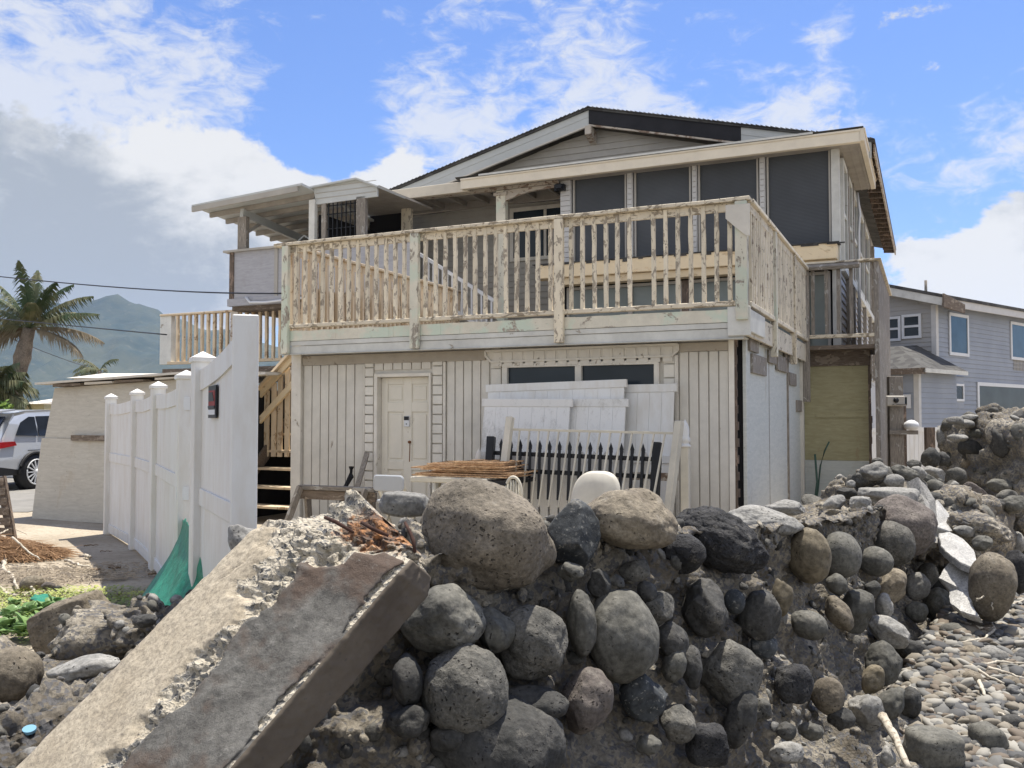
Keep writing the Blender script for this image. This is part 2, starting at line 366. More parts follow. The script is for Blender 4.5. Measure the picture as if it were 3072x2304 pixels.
XDR = xcol(2247, YD); XDL = xcol(845, YD)
zF0 = PY(2200, 1014, YD)[1]; zF1 = PY(2200, 929, YD)[1]; zRT = PY(2247, 592, YD)[1]; zRB = PY(2218, 911, YD)[1]
YE = PXp(2417, 789, XDR)[0]    # rear end of the side rail
print('HOUSE xL %.2f xR %.2f xDL %.2f xDR %.2f zF0 %.2f zF1 %.2f zRB %.2f zRT %.2f YE %.2f' % (xL, xR, XDL, XDR, zF0, zF1, zRB, zRT, YE))
# ---- lower wall: recessed core, boards as battens
mb = MB()
xd0 = WY('b1', 1178, 470, 0)[0]; xd1 = WY('b1', 1648, 470, 0)[0]; zdt = WY('b1', 1400, 470, 0)[1]; zdb = .03
xw0 = WY('b2', 300, 290, 0)[0]; xw1 = WY('b2', 1600, 280, 0)[0]; zwt = WY('b2', 900, 292, 0)[1]; zwb = zwt-.95
zT = zF0+.02
YB = 4.6
# wall with openings: pieces
mb.box(xL, xd0, .02, .14, 0, zT); mb.box(xd0, xd1, .02, .14, zdt, zT); mb.box(xd1, xw0, .02, .14, 0, zT)
mb.box(xw0, xw1, .02, .14, zwt, zT); mb.box(xw0, xw1, .02, .14, 0, zwb); mb.box(xw1, xR, .02, .14, 0, zT)
mb.box(xL, xL+.12, .14, YB, 0, zT); mb.box(xL, XDR-.05, YB, YB+.1, 0, zT)
wall = mb.build('lower_wall', M['siding'], house)
mb = MB()
def boards(x0, x1, n, z0, z1, y0=-.004):
    w = (x1-x0)/n; mb = MB()
    for i in range(n):
        a = x0+i*w; mb.box(a+.007, a+w-.007, y0-rnd.random()*.003, .02, z0, z1)
    mb.build('wall_boards', M['siding'], house, bevel=.003)
zh = WY('b1', 800, 402, 0)[1]
boards(xcol(906, 0)+.03, WY('b1', 1080, 800, 0)[0], 7, .05, zh)
boards(WY('b1', 1170, 420, 0)[0], WY('b1', 1640, 420, 0)[0], 6, zdt+.05, WY('b1', 1400, 372, 0)[1])
boards(WY('b1', 1770, 800, 0)[0], WY('b2', 190, 800, 0)[0], 5, .05, WY('b1', 1900, 360, 0)[1])
boards(WY('b2', 1765, 800, 0)[0], xR-.06, 5, .05, WY('b2', 2000, 205, 0)[1])
for a, b in ((1095, 1163), (1655, 1735)):
    mb = MB(); x0 = WY('b1', a, 700, 0)[0]; x1 = WY('b1', b, 700, 0)[0]; z = .06
    while z < zh-.02: mb.box(x0, x1, -.012, .02, z+.012, z+.118); z += .122
    mb.build('lap_strip', M['siding'], house, bevel=.003)
mb = MB()
x0 = WY('b2', 1637, 400, 0)[0]; x1 = WY('b2', 1725, 400, 0)[0]; z = .06
while z < zwt: mb.box(x0, x1, -.012, .02, z+.008, z+.15); z += .156
mb.build('lap_strip', M['siding'], house, bevel=.003); mb = MB()
x0 = WY('b2', 205, 400, 0)[0]; x1 = WY('b2', 285, 400, 0)[0]; z = .06
while z < zwt: mb.box(x0, x1, -.008, .02, z+.004, z+.4); z += .405
mb.build('lap_strip', M['siding'], house, bevel=.003)
mb = MB()
mb.box(xL-.03, xcol(908, 0), -.05, .05, 0, zT); mb.build('trim', M['wall_trim'], house, bevel=.004)
for w_, a, b, t_ in (('b1', 1082, 1096, .02), ('b1', 1745, 1766, .025), ('b2', 1730, 1760, .025)):
    x0 = WY(w_, a, 700, 0)[0]; x1 = WY(w_, b, 700, 0)[0]; mb = MB(); mb.box(x0, x1, -t_, .02, .04, zh); mb.build('trim', M['wall_trim'], house, bevel=.004)
mb = MB(); mb.box(xR-.06, xR, -.03, .05, 0, zT)
mb.build('trim', M['wall_trim'], house, bevel=.004)
mb = MB()
x0 = xcol(908, 0)+.003; x1 = WY('b1', 2095, 330, 0)[0]
mb.box(x0, x1, -.022, .018, zh+.003, zT-.03); mb.build('header_board', M['header'], house, bevel=.004); mb = MB()
x0 = WY('b2', 1762, 190, 0)[0]; mb.box(x0, xR-.063, -.022, .018, WY('b2', 2000, 205, 0)[1]+.003, zT-.03)
mb.build('header_board', M['header'], house, bevel=.004)
# ---- hood trim over the window
pl = [(160, 198), (1755, 138), (1755, 190), (1700, 250), (205, 300), (160, 250)]
mb = MB(); pts = [WY('b2', a, b, -.03) for a, b in pl]
mb.prism([(x, -.03, z) for x, z in pts], (0, .028, 0))
hood = mb.build('window_hood', M['wall_trim'], house)
mb = MB(); cx = sum(p[0] for p in pts)/6; cz = sum(p[1] for p in pts)/6
for i in range(6):
    a = pts[i]; b = pts[(i+1) % 6]; mb.bar((a[0], -.044, a[1]-.01 if a[1] > cz else a[1]+.01), (b[0], -.044, b[1]-.01 if b[1] > cz else b[1]+.01), .022, .024, (0, 0, 1) if abs(a[0]-b[0]) > .05 else (1, 0, 0))
for i in range(16):
    x = pts[0][0]+.09+(pts[1][0]-pts[0][0]-.14)*(i+.5)/16; zt = pts[0][1]+(pts[1][1]-pts[0][1])*((x-pts[0][0])/(pts[1][0]-pts[0][0])); mb.box(x-.055, x+.055, -.038, -.031, zt-.2, zt-.03)
mb.build('hood_trim', M['wall_trim'], hood)
# ---- window
fr = MB(); xm = WY('b2', 930, 380, 0)[0]
for a, b in ((xw0, xm+.02), (xm-.02, xw1)): pass
fr.box(xw0, xw1, -.03, .06, zwt-.05, zwt); fr.box(xw0, xw1, -.03, .06, zwb, zwb+.05)
fr.box(xw0, xw0+.07, -.03, .06, zwb+.05, zwt-.05); fr.box(xw1-.06, xw1, -.03, .06, zwb+.05, zwt-.05); fr.box(xm-.04, xm+.04, -.028, .06, zwb+.05, zwt-.05)
win = empty('window'); win.parent = house
fr.build('frame', M['wall_trim'], win, bevel=.004)
MB().box(xw0+.07, xm-.04, .02, .03, zwb+.05, zwt-.05).build('pane', M['glass'], win)
MB().box(xm+.04, xw1-.06, .02, .03, zwb+.05, zwt-.05).build('pane', M['glass'], win)
# ---- door
dr = empty('door'); dr.parent = house
f = MB(); f.box(xd0, xd0+.05, -.035, .10, 0, zdt); f.box(xd1-.03, xd1, -.035, .10, 0, zdt); f.box(xd0+.05, xd1-.03, -.035, .10, zdt-.045, zdt)
f.build('frame', M['wall_trim'], dr, bevel=.004)
YDR = .07; dx0 = xd0+.053; dx1 = xd1-.033; dz1 = zdt-.048
d = MB(); d.box(dx0, dx1, YDR+.012, YDR+.04, zdb, dz1)
def dpx(a, b): return WY('b1', a, b, YDR)
c0 = dpx(1283, 560)[0]; c1 = dpx(1415, 560)[0]; c2 = dpx(1482, 560)[0]; c3 = dpx(1617, 560)[0]
rows = [(dpx(1400, 560)[1], dpx(1400, 710)[1]), (dpx(1400, 790)[1], dpx(1400, 1195)[1]), (dpx(1400, 1270)[1], .22)]
d.box(dx0, c0, YDR-.004, YDR+.012, zdb, dz1); d.box(c1, c2, YDR-.004, YDR+.012, zdb, dz1); d.box(c3, dx1, YDR-.004, YDR+.012, zdb, dz1)
zz = [dz1]+[z for r in rows for z in r]+[zdb]
for i in range(0, len(zz), 2):
    d.box(c0, c1, YDR-.004, YDR+.012, zz[i+1], zz[i]); d.box(c2, c3, YDR-.004, YDR+.012, zz[i+1], zz[i])
for a, b in ((c0, c1), (c2, c3)):
    for t, bo in rows: d.box(a+.03, b-.03, YDR+.002, YDR+.012, bo+.03, t-.03)
d.build('leaf', M['door'], dr, bevel=.004)
a = dpx(1425, 825); b = dpx(1467, 913)
bell = MB().box(a[0], b[0], YDR-.03, YDR-.004, b[1], a[1]).build('doorbell', M['alu'], dr, bevel=.004)
MB().box(a[0]+.002, b[0]-.002, YDR-.033, YDR-.03, (a[1]*.62+b[1]*.38), a[1]-.003).build('camera_cover', M['black_metal'], bell)
cxb = (a[0]+b[0])/2; czb = b[1]+.035
m = MB(); m.tube([(cxb, YDR-.034, czb), (cxb, YDR-.03, czb)], .009, 14); m.build('button', M['glass_green'], bell)
m = MB(); k = dpx(1467, 1040); m.tube([(k[0], YDR-.03, k[1]), (k[0], YDR-.004, k[1])], .018, 12)
m.bar((k[0], YDR-.006, k[1]), (k[0]-.006, YDR-.006, k[1]-.25), .012, .003, (0, 1, 0)); m.build('handle', m_plain('rusty_steel', (.22, .09, .035), .85, dirt=.5, dscale=20), dr)
M['rust'] = MATS['rusty_steel']
# ---- deck
m = MB(); m.box(XDL+.02, XDR-.01, YD+.03, YE, zF1-.06, zF1-.02); m.build('deck_floor', M['grey_wood_h'], house)
m = MB()
zmid = zF0+(zF1-zF0)*.55
m.box(XDL-.03, XDR-.05, YD, YD+.03, zF0, zF0+(zmid-zF0)*.62); m.box(XDL-.03, XDR-.05, YD-.010, YD+.03, zF0+(zmid-zF0)*.62+.004, zmid)
m.box(XDL-.03, XDR-.05, YD-.022, YD+.03, zF0-.012, zF0-.002); m.box(XDL-.03, XDR-.05, YD+.03, .0, zF0+.003, zF0+.02)
m.build('fascia_boards', M['fascia'], house, bevel=.003)
m = MB()
n = 90; xa, xb = XDL, XDR-.05
for i in range(n):
    a = xa+(xb-xa)*i/n; b = xa+(xb-xa)*(i+1)/n; t = noise.noise(Vector((i*.23, 3, 0)))*.02
    m.box(a, b, YD-.016+noise.noise(Vector((i*.4, 9, 0)))*.006, YD+.03, zmid+.004, zF1+.004+t)
m.build('peeling_edge', M['fascia_green'], house)
m = MB(); pc = [(783, 1592), (905, 1600), (950, 1640), (950, 1700)]
x0 = WY('r4', 785, 1600, YD)[0]; x1 = XDR+.03
m.box(x0, x1, YD-.035, YD-.0, zF0+.02, zF1+.03); m.box(x1-.035, x1, YD, YD+.9, zF0+.06, zF1-.0)
m.build('corner_flashing', M['fascia'], house, bevel=.006)
m = MB(); m.box(XDR-.03, XDR-.0, YD+.02, YE, zF0+.02, zF1-.02); m.build('side_joist', M['rail_y'], house)
# front railing
fr_ = empty('front_railing'); fr_.parent = house
def sag(x): return -.012*math.sin(math.pi*(x-XDL)/(XDR-XDL))
m = MB(); n = 40
for i in range(n):
    a = XDL-.1+(XDR-XDL+.14)*i/n; b = XDL-.1+(XDR-XDL+.14)*(i+1)/n; w1 = noise.noise(Vector((a*1.7, 0, 0)))*.006; w2 = noise.noise(Vector((b*1.7, 0, 0)))*.006
    m.hexa([(a, YD-.08, zRT-.042+w1), (b, YD-.08, zRT-.042+w2), (b, YD+.08, zRT-.042+w2), (a, YD+.08, zRT-.042+w1), (a, YD-.08, zRT+w1), (b, YD-.08, zRT+w2), (b, YD+.08, zRT+w2), (a, YD+.08, zRT+w1)])
m.build('top_rail', M['rail_h'], fr_, bevel=.006)
MB().box(XDL+.06, XDR-.09, YD-.015, YD+.02, zRT-.13, zRT-.044).build('sub_rail', M['rail_h'], fr_)
MB().box(XDL+.06, XDR-.09, YD-.045, YD+.045, zRB-.02, zRB+.03).build('bottom_rail', M['rail_h'], fr_, bevel=.006)
posts = [((845, 864), 1062, 'rail_green'), ((1231, 1256), 1046, 'rail_green'), ((1665, 1692), 1029, 'rail_paint'), ((2211, 2247), 960, 'rail_green')]
for (a, b), yb, mt in posts:
    x0 = xcol(a, YD-.05); x1 = xcol(b, YD-.05); z0 = PY(a, yb, YD-.05)[1]
    MB().box(x0, x1, YD-.085, YD-.022 if z0 < zF1-.1 and a < 2200 else YD+.03, z0, zRT-.045).build('post', M[mt], fr_, bevel=.006)
gp = [(765, 735), (965, 718), (965, 985), (940, 987), (862, 930), (765, 845)]
m = MB(); m.prism([(x, YD-.105, z) for x, z in (WY('r4', a, b, YD-.1) for a, b in gp)], (0, .02, 0)); m.build('gusset_plate', M['wall_trim'], fr_)
cols = [600+.3165*v for v in (915, 1000, 1082, 1168, 1250, 1332, 1415, 1500, 1588, 1675, 1765, 1852, 1940)]
cols += [1200+.3617*v for v in (213, 296, 378, 460, 542, 625, 710, 795, 880, 970, 1056, 1145, 1250)]
cols += [1200+.3617*v for v in (1420, 1515, 1613, 1709, 1805, 1906)]+[1900+.3617*v for v in (168, 270, 371, 478, 586, 693, 802)]
def baluster(x, y, z0, z1, w, par, mt, seed, ax='x'):
    m = MB(); r = random.Random(seed); n = 7; lean = r.uniform(-.008, .008); pv = None
    for i in range(n+1):
        z = z0+(z1-z0)*i/n; ww = w/2*(1+r.uniform(-.10, .10)); xx = x+lean*(i/n-.5)+r.uniform(-.0022, .0022); d = w/2*(1+r.uniform(-.08, .08))
        ring = [(xx-ww, y-d, z), (xx+ww, y-d, z), (xx+ww, y+d, z), (xx-ww, y+d, z)]
        m.v += ring
        if i:
            b = 4*(i-1)
            for k in range(4): m.f.append((b+k, b+(k+1) % 4, b+4+(k+1) % 4, b+4+k)); m.sm.append(False)
    m.f += [(3, 2, 1, 0), (4*n, 4*n+1, 4*n+2, 4*n+3)]; m.sm += [False]*2
    return m.build('baluster', M[mt], par)
for i, c in enumerate(cols): baluster(xcol(c, YD, 800), YD-.005+.004*(i % 3), zRB+.025, zRT-.05, .042, fr_, 'rail_paint', i)
# side railing (receding right side)
sr = empty('side_railing'); sr.parent = house
MB().box(XDR-.08, XDR+.06, YD+.085, YE, zRT-.042, zRT).build('top_rail', M['rail_y'], sr, bevel=.006)
MB().box(XDR-.03, XDR+.02, YD+.085, YE, zRT-.13, zRT-.044).build('sub_rail', M['rail_y'], sr)
MB().box(XDR-.04, XDR+.035, YD+.05, YE, zRB-.03, zRB+.025).build('bottom_rail', M['rail_y'], sr, bevel=.006)
for (w_, a, b, mt) in (('r4', 1150, 1192, 'rail_green'), ('r4', 1312, 1345, 'rail_paint')):
    y0 = WX(w_, a, 1200, XDR)[0]; y1 = WX(w_, b, 1200, XDR)[0]
    MB().box(XDR-.03, XDR+.05, y0, y0+.1, zF0-.1, zRT-.045).build('post', M[mt], sr, bevel=.006)
MB().box(XDR-.05, XDR+.05, YE-.1, YE, zF0-.6, zRT-.045).build('post', M['grey_wood'], sr, bevel=.006)
y = YD+.16; i = 0
while y < YE-.12:
    baluster(XDR-.0, y, zRB+.02, zRT-.05, .042, sr, 'side_bal', 100+i); y += .118; i += 1
# left side railing of the deck: sunlit timber
lr = empty('rear_left_railing'); lr.parent = house
MB().box(XDL-.03, XDL+.1, YD+.085, YE+.1, zRT-.04, zRT-.002).build('top_rail', M['pine_v'], lr, bevel=.005)
MB().box(XDL, XDL+.04, YD+.085, YE+.1, zRT-.13, zRT-.042).build('sub_rail', M['pine_v'], lr)
MB().box(XDL, XDL+.04, YD+.085, YE+.1, zRB-.03, zRB+.03).build('bottom_rail', M['pine_v'], lr)
y = YD+.15; i = 0
while y < YE:
    baluster(XDL+.03, y, zF1-.0, zRT-.05, .045, lr, 'pine_v', 200+i); y += .128; i += 1
# boards fixed below that rail (close boarded lower part)
m = MB(); y = YD+.5
while y < YE-.1: m.box(XDL-.04, XDL-.015, y, y+.085, zF1-.5, zRT-.5); y += .1
m.build('skirt_boards', M['pine_v'], lr)
# ---- side wall under the deck (receding plywood)
XS = xcol(2240, .1)
sw = MB()
ys = [.10, WX('b6', 475, 300, XS)[0], WX('b6', 605, 300, XS)[0], WX('b6', 716, 300, XS)[0]]
for i in range(3): sw.box(XS-.04-.012*(i % 2), XS-.012*(i % 2), ys[i]+.004, ys[i+1]-.004, 0, zF0+.10)
sw.build('side_panels', M['ply_blue'], house, bevel=.003)
m = MB(); m.box(XS-.06, XS+.0, ys[1]-.03, ys[1]+.03, 0, zF0); m.box(XS-.02, XS+.015, ys[2]-.05, ys[2]-.01, 0, zF0)
for a, b, c, d in ((.35, 1.3, zF0-.34, zF0-.12), (.2, .75, zF0-.1, zF0+.04), (1.5, 2.1, zF0-.16, zF0+.0), (2.9, 3.6, zF0-.05, zF0+.12), (2.2, 3.2, zF0-.22, zF0-.02), (3.3, 4.0, zF0-.38, zF0-.2), (1.0, 1.9, zF0+.02, zF0+.18), (YE-.6, YE-.05, zF0-.75, zF0-.58)):
    m.box(XS-.0, XS+.03, a, b, c, d)
m.build('side_boards', M['grey_wood'], house, bevel=.004)
m = MB(); n = 26
for i in range(n):
    z0 = zT*i/n; z1 = zT*(i+1)/n; w = .02+.03*abs(noise.noise(Vector((i*.5, 1, 2)))); m.box(xR+.001, xR+w, -.01, .04, z0, z1)
m.build('torn_edge', M['brown_wood_v'], house)
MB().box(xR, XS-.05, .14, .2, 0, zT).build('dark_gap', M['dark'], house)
# recessed front-facing panels below the landing
YR = ys[3]; xq1 = xcol(2606, YR)
za = WY('r5', 500, 840, YR)[1]; zb = WY('r5', 500, 1000, YR)[1]; zc = WY('b6', 900, 412, YR)[1]
MB().box(XS-.02, xq1, YR, YR+.04, zc, zb).build('plywood_cover', M['ply_yellow'], house)
MB().box(WY('r5', 425, 1200, YR)[0], xq1, YR-.018, YR, WY('r5', 600, 1440, YR)[1], WY('r5', 600, 1380, YR)[1]).build('plywood_batten', M['ply_yellow'], house)
MB().box(XS-.02, xq1, YR+.005, YR+.04, 0, zc-.004).build('lower_panel', M['ply_blue'], house)
MB().box(XS-.03, xq1+.03, YR-.03, YR+.05, zb+.003, za).build('landing_beam', M['brown_wood'], house, bevel=.005)
m = MB(); n = 24
for i in range(n):
    z0 = za*i/n; z1 = za*(i+1)/n; w = .035+.04*abs(noise.noise(Vector((i*.35, 5, 2)))); m.box(xq1, xq1+w, YR-.02, YR+.04, z0, z1)
m.build('rotten_post', M['brown_wood_v'], house)
# landing rail
lnd = empty('landing_railing'); lnd.parent = house
yl = YE+.0; xa = xcol(2400, yl); xb = xcol(2640, yl)
zlt = WY('r5', 600, 100, yl)[1]; zlb = WY('r5', 600, 728, yl)[1]
MB().box(xa-.05, xb+.05, yl-.1, yl+.08, zlt-.03, zlt).build('top_rail', M['rail_h'], lnd, bevel=.005)
m = MB(); m.tube([(xa-.05, yl-.1, zlt-.085), (xb-.25, yl-.1, zlt-.085)], .05, 6, smooth=False); m.build('sub_rail', M['grey_wood_h'], lnd)
MB().box(xa, xb-.05, yl-.05, yl+.05, zlb-.05, zlb+.005).build('bottom_rail', M['rail_h'], lnd, bevel=.005)
for i, c in enumerate((2443, 2484, 2520, 2559)): baluster(xcol(c, yl), yl, zlb, zlt-.05, .05, lnd, 'grey_wood', 300+i)
MB().box(xa, xb, yl, yl+1.6, zlb-.22, zlb-.16).build('landing_floor', M['brown_wood'], house)
# tall weathered boards down to the ground at the far side of the landing
XG = xb-.02
m = MB(); y = yl-.06
rr = random.Random(3)
while y < yl+4.2:
    w = rr.uniform(.07, .13); m.box(XG-.02-rr.random()*.03, XG+.03, y, y+w, 0, zlt-.04-rr.random()*.02); y += w+rr.uniform(.003, .05)
m.build('side_boarding', M['grey_wood'], house, bevel=.004)
MB().box(XG-.08, XG+.07, yl, yl+4.3, zlt-.035, zlt).build('boarding_cap', M['rail_y'], house)
# =================================================================== upper storey
YU, YG, YW = 5.35, 5.0, 6.5      # screened wall, gutter face, recessed porch wall / gable wall
def zc_(px, py, y0): return PY(px, py, y0)[1]
XC = xcol(2519, YU, 600)                      # right corner of upper wall
zs0 = zc_(2493, 733, YU); zs1 = zc_(2493, 443, YU)
# core of the upper storey (behind screens): side wall, back
XSL = xcol(1679, YU, 700)
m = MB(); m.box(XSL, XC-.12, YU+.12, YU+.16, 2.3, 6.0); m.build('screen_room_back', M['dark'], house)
# screens
scr = [((1719, 1879)), ((1903, 2073)), ((2095, 2276)), ((2301, 2493))]
for a, b in scr:
    o = empty('porch_screen'); o.parent = house
    x0 = xcol(a, YU, 650); x1 = xcol(b, YU, 650)
    MB().box(x0+.03, x1-.03, YU+.04, YU+.05, zs0+.02, zs1-.03).build('mesh_panel', M['screen'], o)
    m = MB(); m.box(x0, x0+.03, YU+.0, YU+.06, zs0, zs1); m.box(x1-.03, x1, YU+.0, YU+.06, zs0, zs1); m.box(x0+.03, x1-.03, YU+.0, YU+.06, zs1-.03, zs1); m.box(x0+.03, x1-.03, YU+.0, YU+.06, zs0, zs0+.02)
    m.build('frame', M['vinyl_grey'], o)
for a, b in ((1681, 1714), (1881, 1899), (2076, 2092), (2279, 2297)):
    x0 = xcol(a, YU, 650); x1 = xcol(b, YU, 650); m = MB(); m.box(x0, x1, YU+.0, YU+.1, zs0, zs1+.02); z = zs0+.03
    while z < zs1-.05: m.box(x0+.012, x1-.012, YU-.018, YU, z, z+.085); z += .095
    m.build('column', M['vinyl_white'], house, bevel=.003)
m = MB(); m.box(xcol(2495, YU, 650), XC, YU-.03, YU+.12, 2.4, zs1+.05); m.build('corner_column', M['fascia'], house, bevel=.005)
m = MB(); x0 = xcol(1660, YU-.02); m.box(x0, XC+.02, YU-.04, YU+.1, zs1+.003, zs1+.055)
xx = x0
while xx < XC-.03: m.box(xx, xx+.035, YU-.055, YU-.042, zs1-.0, zs1+.035); xx += .055
m.build('scalloped_trim', M['rot_trim'], house)
# ledge of fresh pine, sill flashing, lower windows
yl0 = YU-.30; xl0 = xcol(1605, yl0, 800)
zA = zs0-.01
m = MB(); m.box(xl0, XC-.03, yl0, YU, zA-.27, zA-.02); m.build('ledge_fascia', M['new_pine'], house, bevel=.01)
m = MB(); m.box(xl0+.25, XC-.05, yl0+.06, YU, zA-.40, zA-.275); m.build('ledge_underboard', M['new_pine'], house, bevel=.006)
m = MB(); m.box(xl0-.05, XC+.01, yl0-.02, YU+.0, zA-.016, zA-.002)
rr = random.Random(8); xx = xl0
while xx < XC-.1:
    w = rr.uniform(.05, .3); m.box(xx, xx+w, yl0-.012, yl0-.001, zA-.02-rr.uniform(.015, .06), zA-.017); xx += w+rr.uniform(.0, .35)
m.build('ledge_flashing', M['shingle'], house)
m = MB(); xg = [xcol(p, YU, 850) for p in (1700, 1890, 2046, 2066, 2250, 2420, 2490)]
zg1 = zA-.42; 
for a, b in zip(xg[:-1], xg[1:]):
    if b-a < .3: MB().box(a, b, YU-.02, YU+.08, 2.3, zg1).build('window_post', M['brown_wood_v'], house); continue
    o = empty('deck_window'); o.parent = house
    MB().box(a+.04, b-.04, YU+.05, YU+.06, 2.34, zg1-.05).build('pane', M['glass_green'], o)
    f = MB(); f.box(a, a+.04, YU+.0, YU+.09, 2.3, zg1); f.box(b-.04, b, YU, YU+.09, 2.3, zg1); f.box(a+.04, b-.04, YU, YU+.09, zg1-.05, zg1); f.build('frame', M['vinyl_grey'], o)
MB().box(xg[-1], xcol(2496, YU), YU+.01, YU+.08, 2.3, zg1).build('side_strip', M['vinyl_white'], house)
# lap siding helper on plane y (faces -y): one mesh of overlapping courses clipped under a roofline
def lap(name, mat, x0, x1, y, z0, topf, step=.115, par=None, seams=True):
    m = MB(); z = z0
    while True:
        z1 = z+step; zt0, zt1 = topf(x0), topf(x1); peak = max(topf(x0+(x1-x0)*i/40) for i in range(41))
        if z >= peak: break
        xs = [x0+(x1-x0)*i/60 for i in range(61)]
        ok = [x for x in xs if topf(x) > z]
        if len(ok) > 1:
            a, b = min(ok), max(ok); oka = [x for x in xs if topf(x) > z1]
            a1, b1 = (min(oka), max(oka)) if len(oka) > 1 else ((a+b)/2-.01, (a+b)/2+.01)
            ztop = z1 if len(oka) > 1 else max(topf(x) for x in ok)
            m.hexa([(a, y-.022, z), (b, y-.022, z), (b, y+.05, z), (a, y+.05, z), (a1, y-.004, ztop), (b1, y-.004, ztop), (b1, y+.05, ztop), (a1, y+.05, ztop)])
        z = z1
    return m.build(name, mat, par or house)
AX, AZ = PY(1766, 327, YW-.3); SL = .252
def roofz(x): return AZ-.30-abs(x-AX)*SL
XWL = -8.3
lap('gable_siding', M['vinyl_grey'], -8.6, .9, YW, 6.02, roofz, .125)
lap('porch_siding', M['vinyl_grey'], XWL, XSL+.1, YW, 2.6, lambda x: 5.80, .125)
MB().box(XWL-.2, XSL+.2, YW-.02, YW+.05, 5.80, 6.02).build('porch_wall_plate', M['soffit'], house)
# porch window in the recess
wx0, wz1 = WY('r3', 918, 905, YW); wz0 = WY('r3', 935, 1345, YW)[1]; wx1 = wx0+1.75; wm = WY('r3', 1210, 950, YW)[0]
o = empty('porch_window'); o.parent = house
f = MB(); f.box(wx0, wx0+.08, YW-.05, YW-.0, wz0, wz1); f.box(wx1-.08, wx1, YW-.05, YW, wz0, wz1); f.box(wx0+.08, wx1-.08, YW-.05, YW, wz1-.08, wz1); f.box(wx0+.08, wx1-.08, YW-.05, YW, wz0, wz0+.07); f.box(wm-.03, wm+.03, YW-.049, YW, wz0+.07, wz1-.08)
f.build('frame', M['wall_trim'], o, bevel=.004)
for a, b in ((wx0+.08, wm-.03), (wm+.03, wx1-.08)): MB().box(a, b, YW-.036, YW-.03, wz0+.07, wz1-.08).build('pane', M['glass'], o)
# gutters
xgR = xcol(2580, YG, 386); xg1 = xcol(1381, YG, 540); zgt = zc_(2580, 386, YG)
m = MB(); m.box(xg1, xgR, YG, YG+.10, zgt-.20, zgt); m.box(xg1, xgR+.0, YG-.018, YG, zgt-.035, zgt+.0)
m.build('front_gutter', M['gutter'], house, bevel=.006)
xg0 = xcol(1059, YG+.1, 580); zg2 = zc_(1381, 545, YG+.1)
m = MB(); m.box(xg0, xg1+.1, YG+.102, YG+.2, zg2-.2, zg2-.0); m.build('porch_gutter', M['gutter'], house, bevel=.006)
m = MB(); m.box(xgR-.02, xgR+.06, YG-.0, 8.3, zgt-.19, zgt+.01); m.box(xgR+.06, xgR+.075, YG-.01, 8.3, zgt-.05, zgt+.012); m.build('side_gutter', M['gutter'], house, bevel=.005)
# roof over the screened room + porch
m = MB(); a = xg1-.1
m.hexa([(a, YG+.02, zgt+.004), (xgR+.03, YG+.02, zgt+.004), (xgR+.03, YW+2, zgt+.16), (a, YW+2, zgt+.16), (a, YG-.03, zgt+.03), (xgR+.05, YG-.03, zgt+.03), (xgR+.05, YW+2, zgt+.20), (a, YW+2, zgt+.20)])
m.build('room_roof', M['shingle'], house)
m = MB()
xx = a+.6
rr = random.Random(4)
m.box(a+.5, xgR-.7, YG-.036, YG-.0305, zgt+.002, zgt+.036)
m.build('roof_edge_strip', M['fascia'], house)
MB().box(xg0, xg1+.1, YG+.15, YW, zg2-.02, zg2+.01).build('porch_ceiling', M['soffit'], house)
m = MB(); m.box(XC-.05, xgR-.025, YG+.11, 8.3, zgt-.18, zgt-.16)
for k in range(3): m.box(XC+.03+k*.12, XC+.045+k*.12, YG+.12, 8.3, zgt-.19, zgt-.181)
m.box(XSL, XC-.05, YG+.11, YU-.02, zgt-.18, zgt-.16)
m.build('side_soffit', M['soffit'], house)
for i in range(12):
    x = xg0+.25+i*.52
    if x > XSL-.2: break
    MB().box(x, x+.06, YG+.21, YW-.03, zg2-.12, zg2-.022).build('rafter', M['soffit'], house, bevel=.004)
# porch posts, beam and bracket
for i, (a, b, py) in enumerate(((1205, 1231, 600), (1489, 1517, 575))):
    x0 = xcol(a, YG+.32, 650); x1 = xcol(b, YG+.32, 650)
    o = MB().box(x0, x1, YG+.30, YG+.42, 2.6, zg2-.2).build('porch_post', M['rail_green' if i else 'rail_paint'], house, bevel=.006)
    MB().box(x0-.04, x1+.04, YG+.27, YG+.45, zg2-.30, zg2-.24).build('capital', M['rot_trim'], o, bevel=.004)
x0 = xcol(1503, YG+.3, 600)
m = MB(); m.box(xg0+.2, XSL, YG+.30, YG+.40, zg2-.19, zg2-.125); m.build('porch_beam', M['rot_trim'], house)
m = MB(); n = 14; pts = []
for i in range(n+1):
    t = i/n; x = x0+.05+(XSL-x0-.05)*t; pts.append((x, YG+.31, zg2-.20))
for i in range(n+1):
    t = 1-i/n; x = x0+.05+(XSL-x0-.05)*t; pts.append((x, YG+.31, zg2-.24-.16*(1-math.sin(math.pi*min(1, t*1.15)*.5))**1.4-.02))
m.prism(pts, (0, .06, 0)); m.build('arched_bracket', M['rot_trim'], house)
m = MB(); k = WY('r3', 1335, 733, YG+.3); m.box(k[0]-.1, k[0]+.1, YG+.2, YG+.30, k[1]-.06, k[1]+.06); m.box(k[0]-.06, k[0]+.07, YG+.14, YG+.2, k[1]-.04, k[1]+.05); m.build('porch_lamp', M['black_metal'], house, bevel=.01)
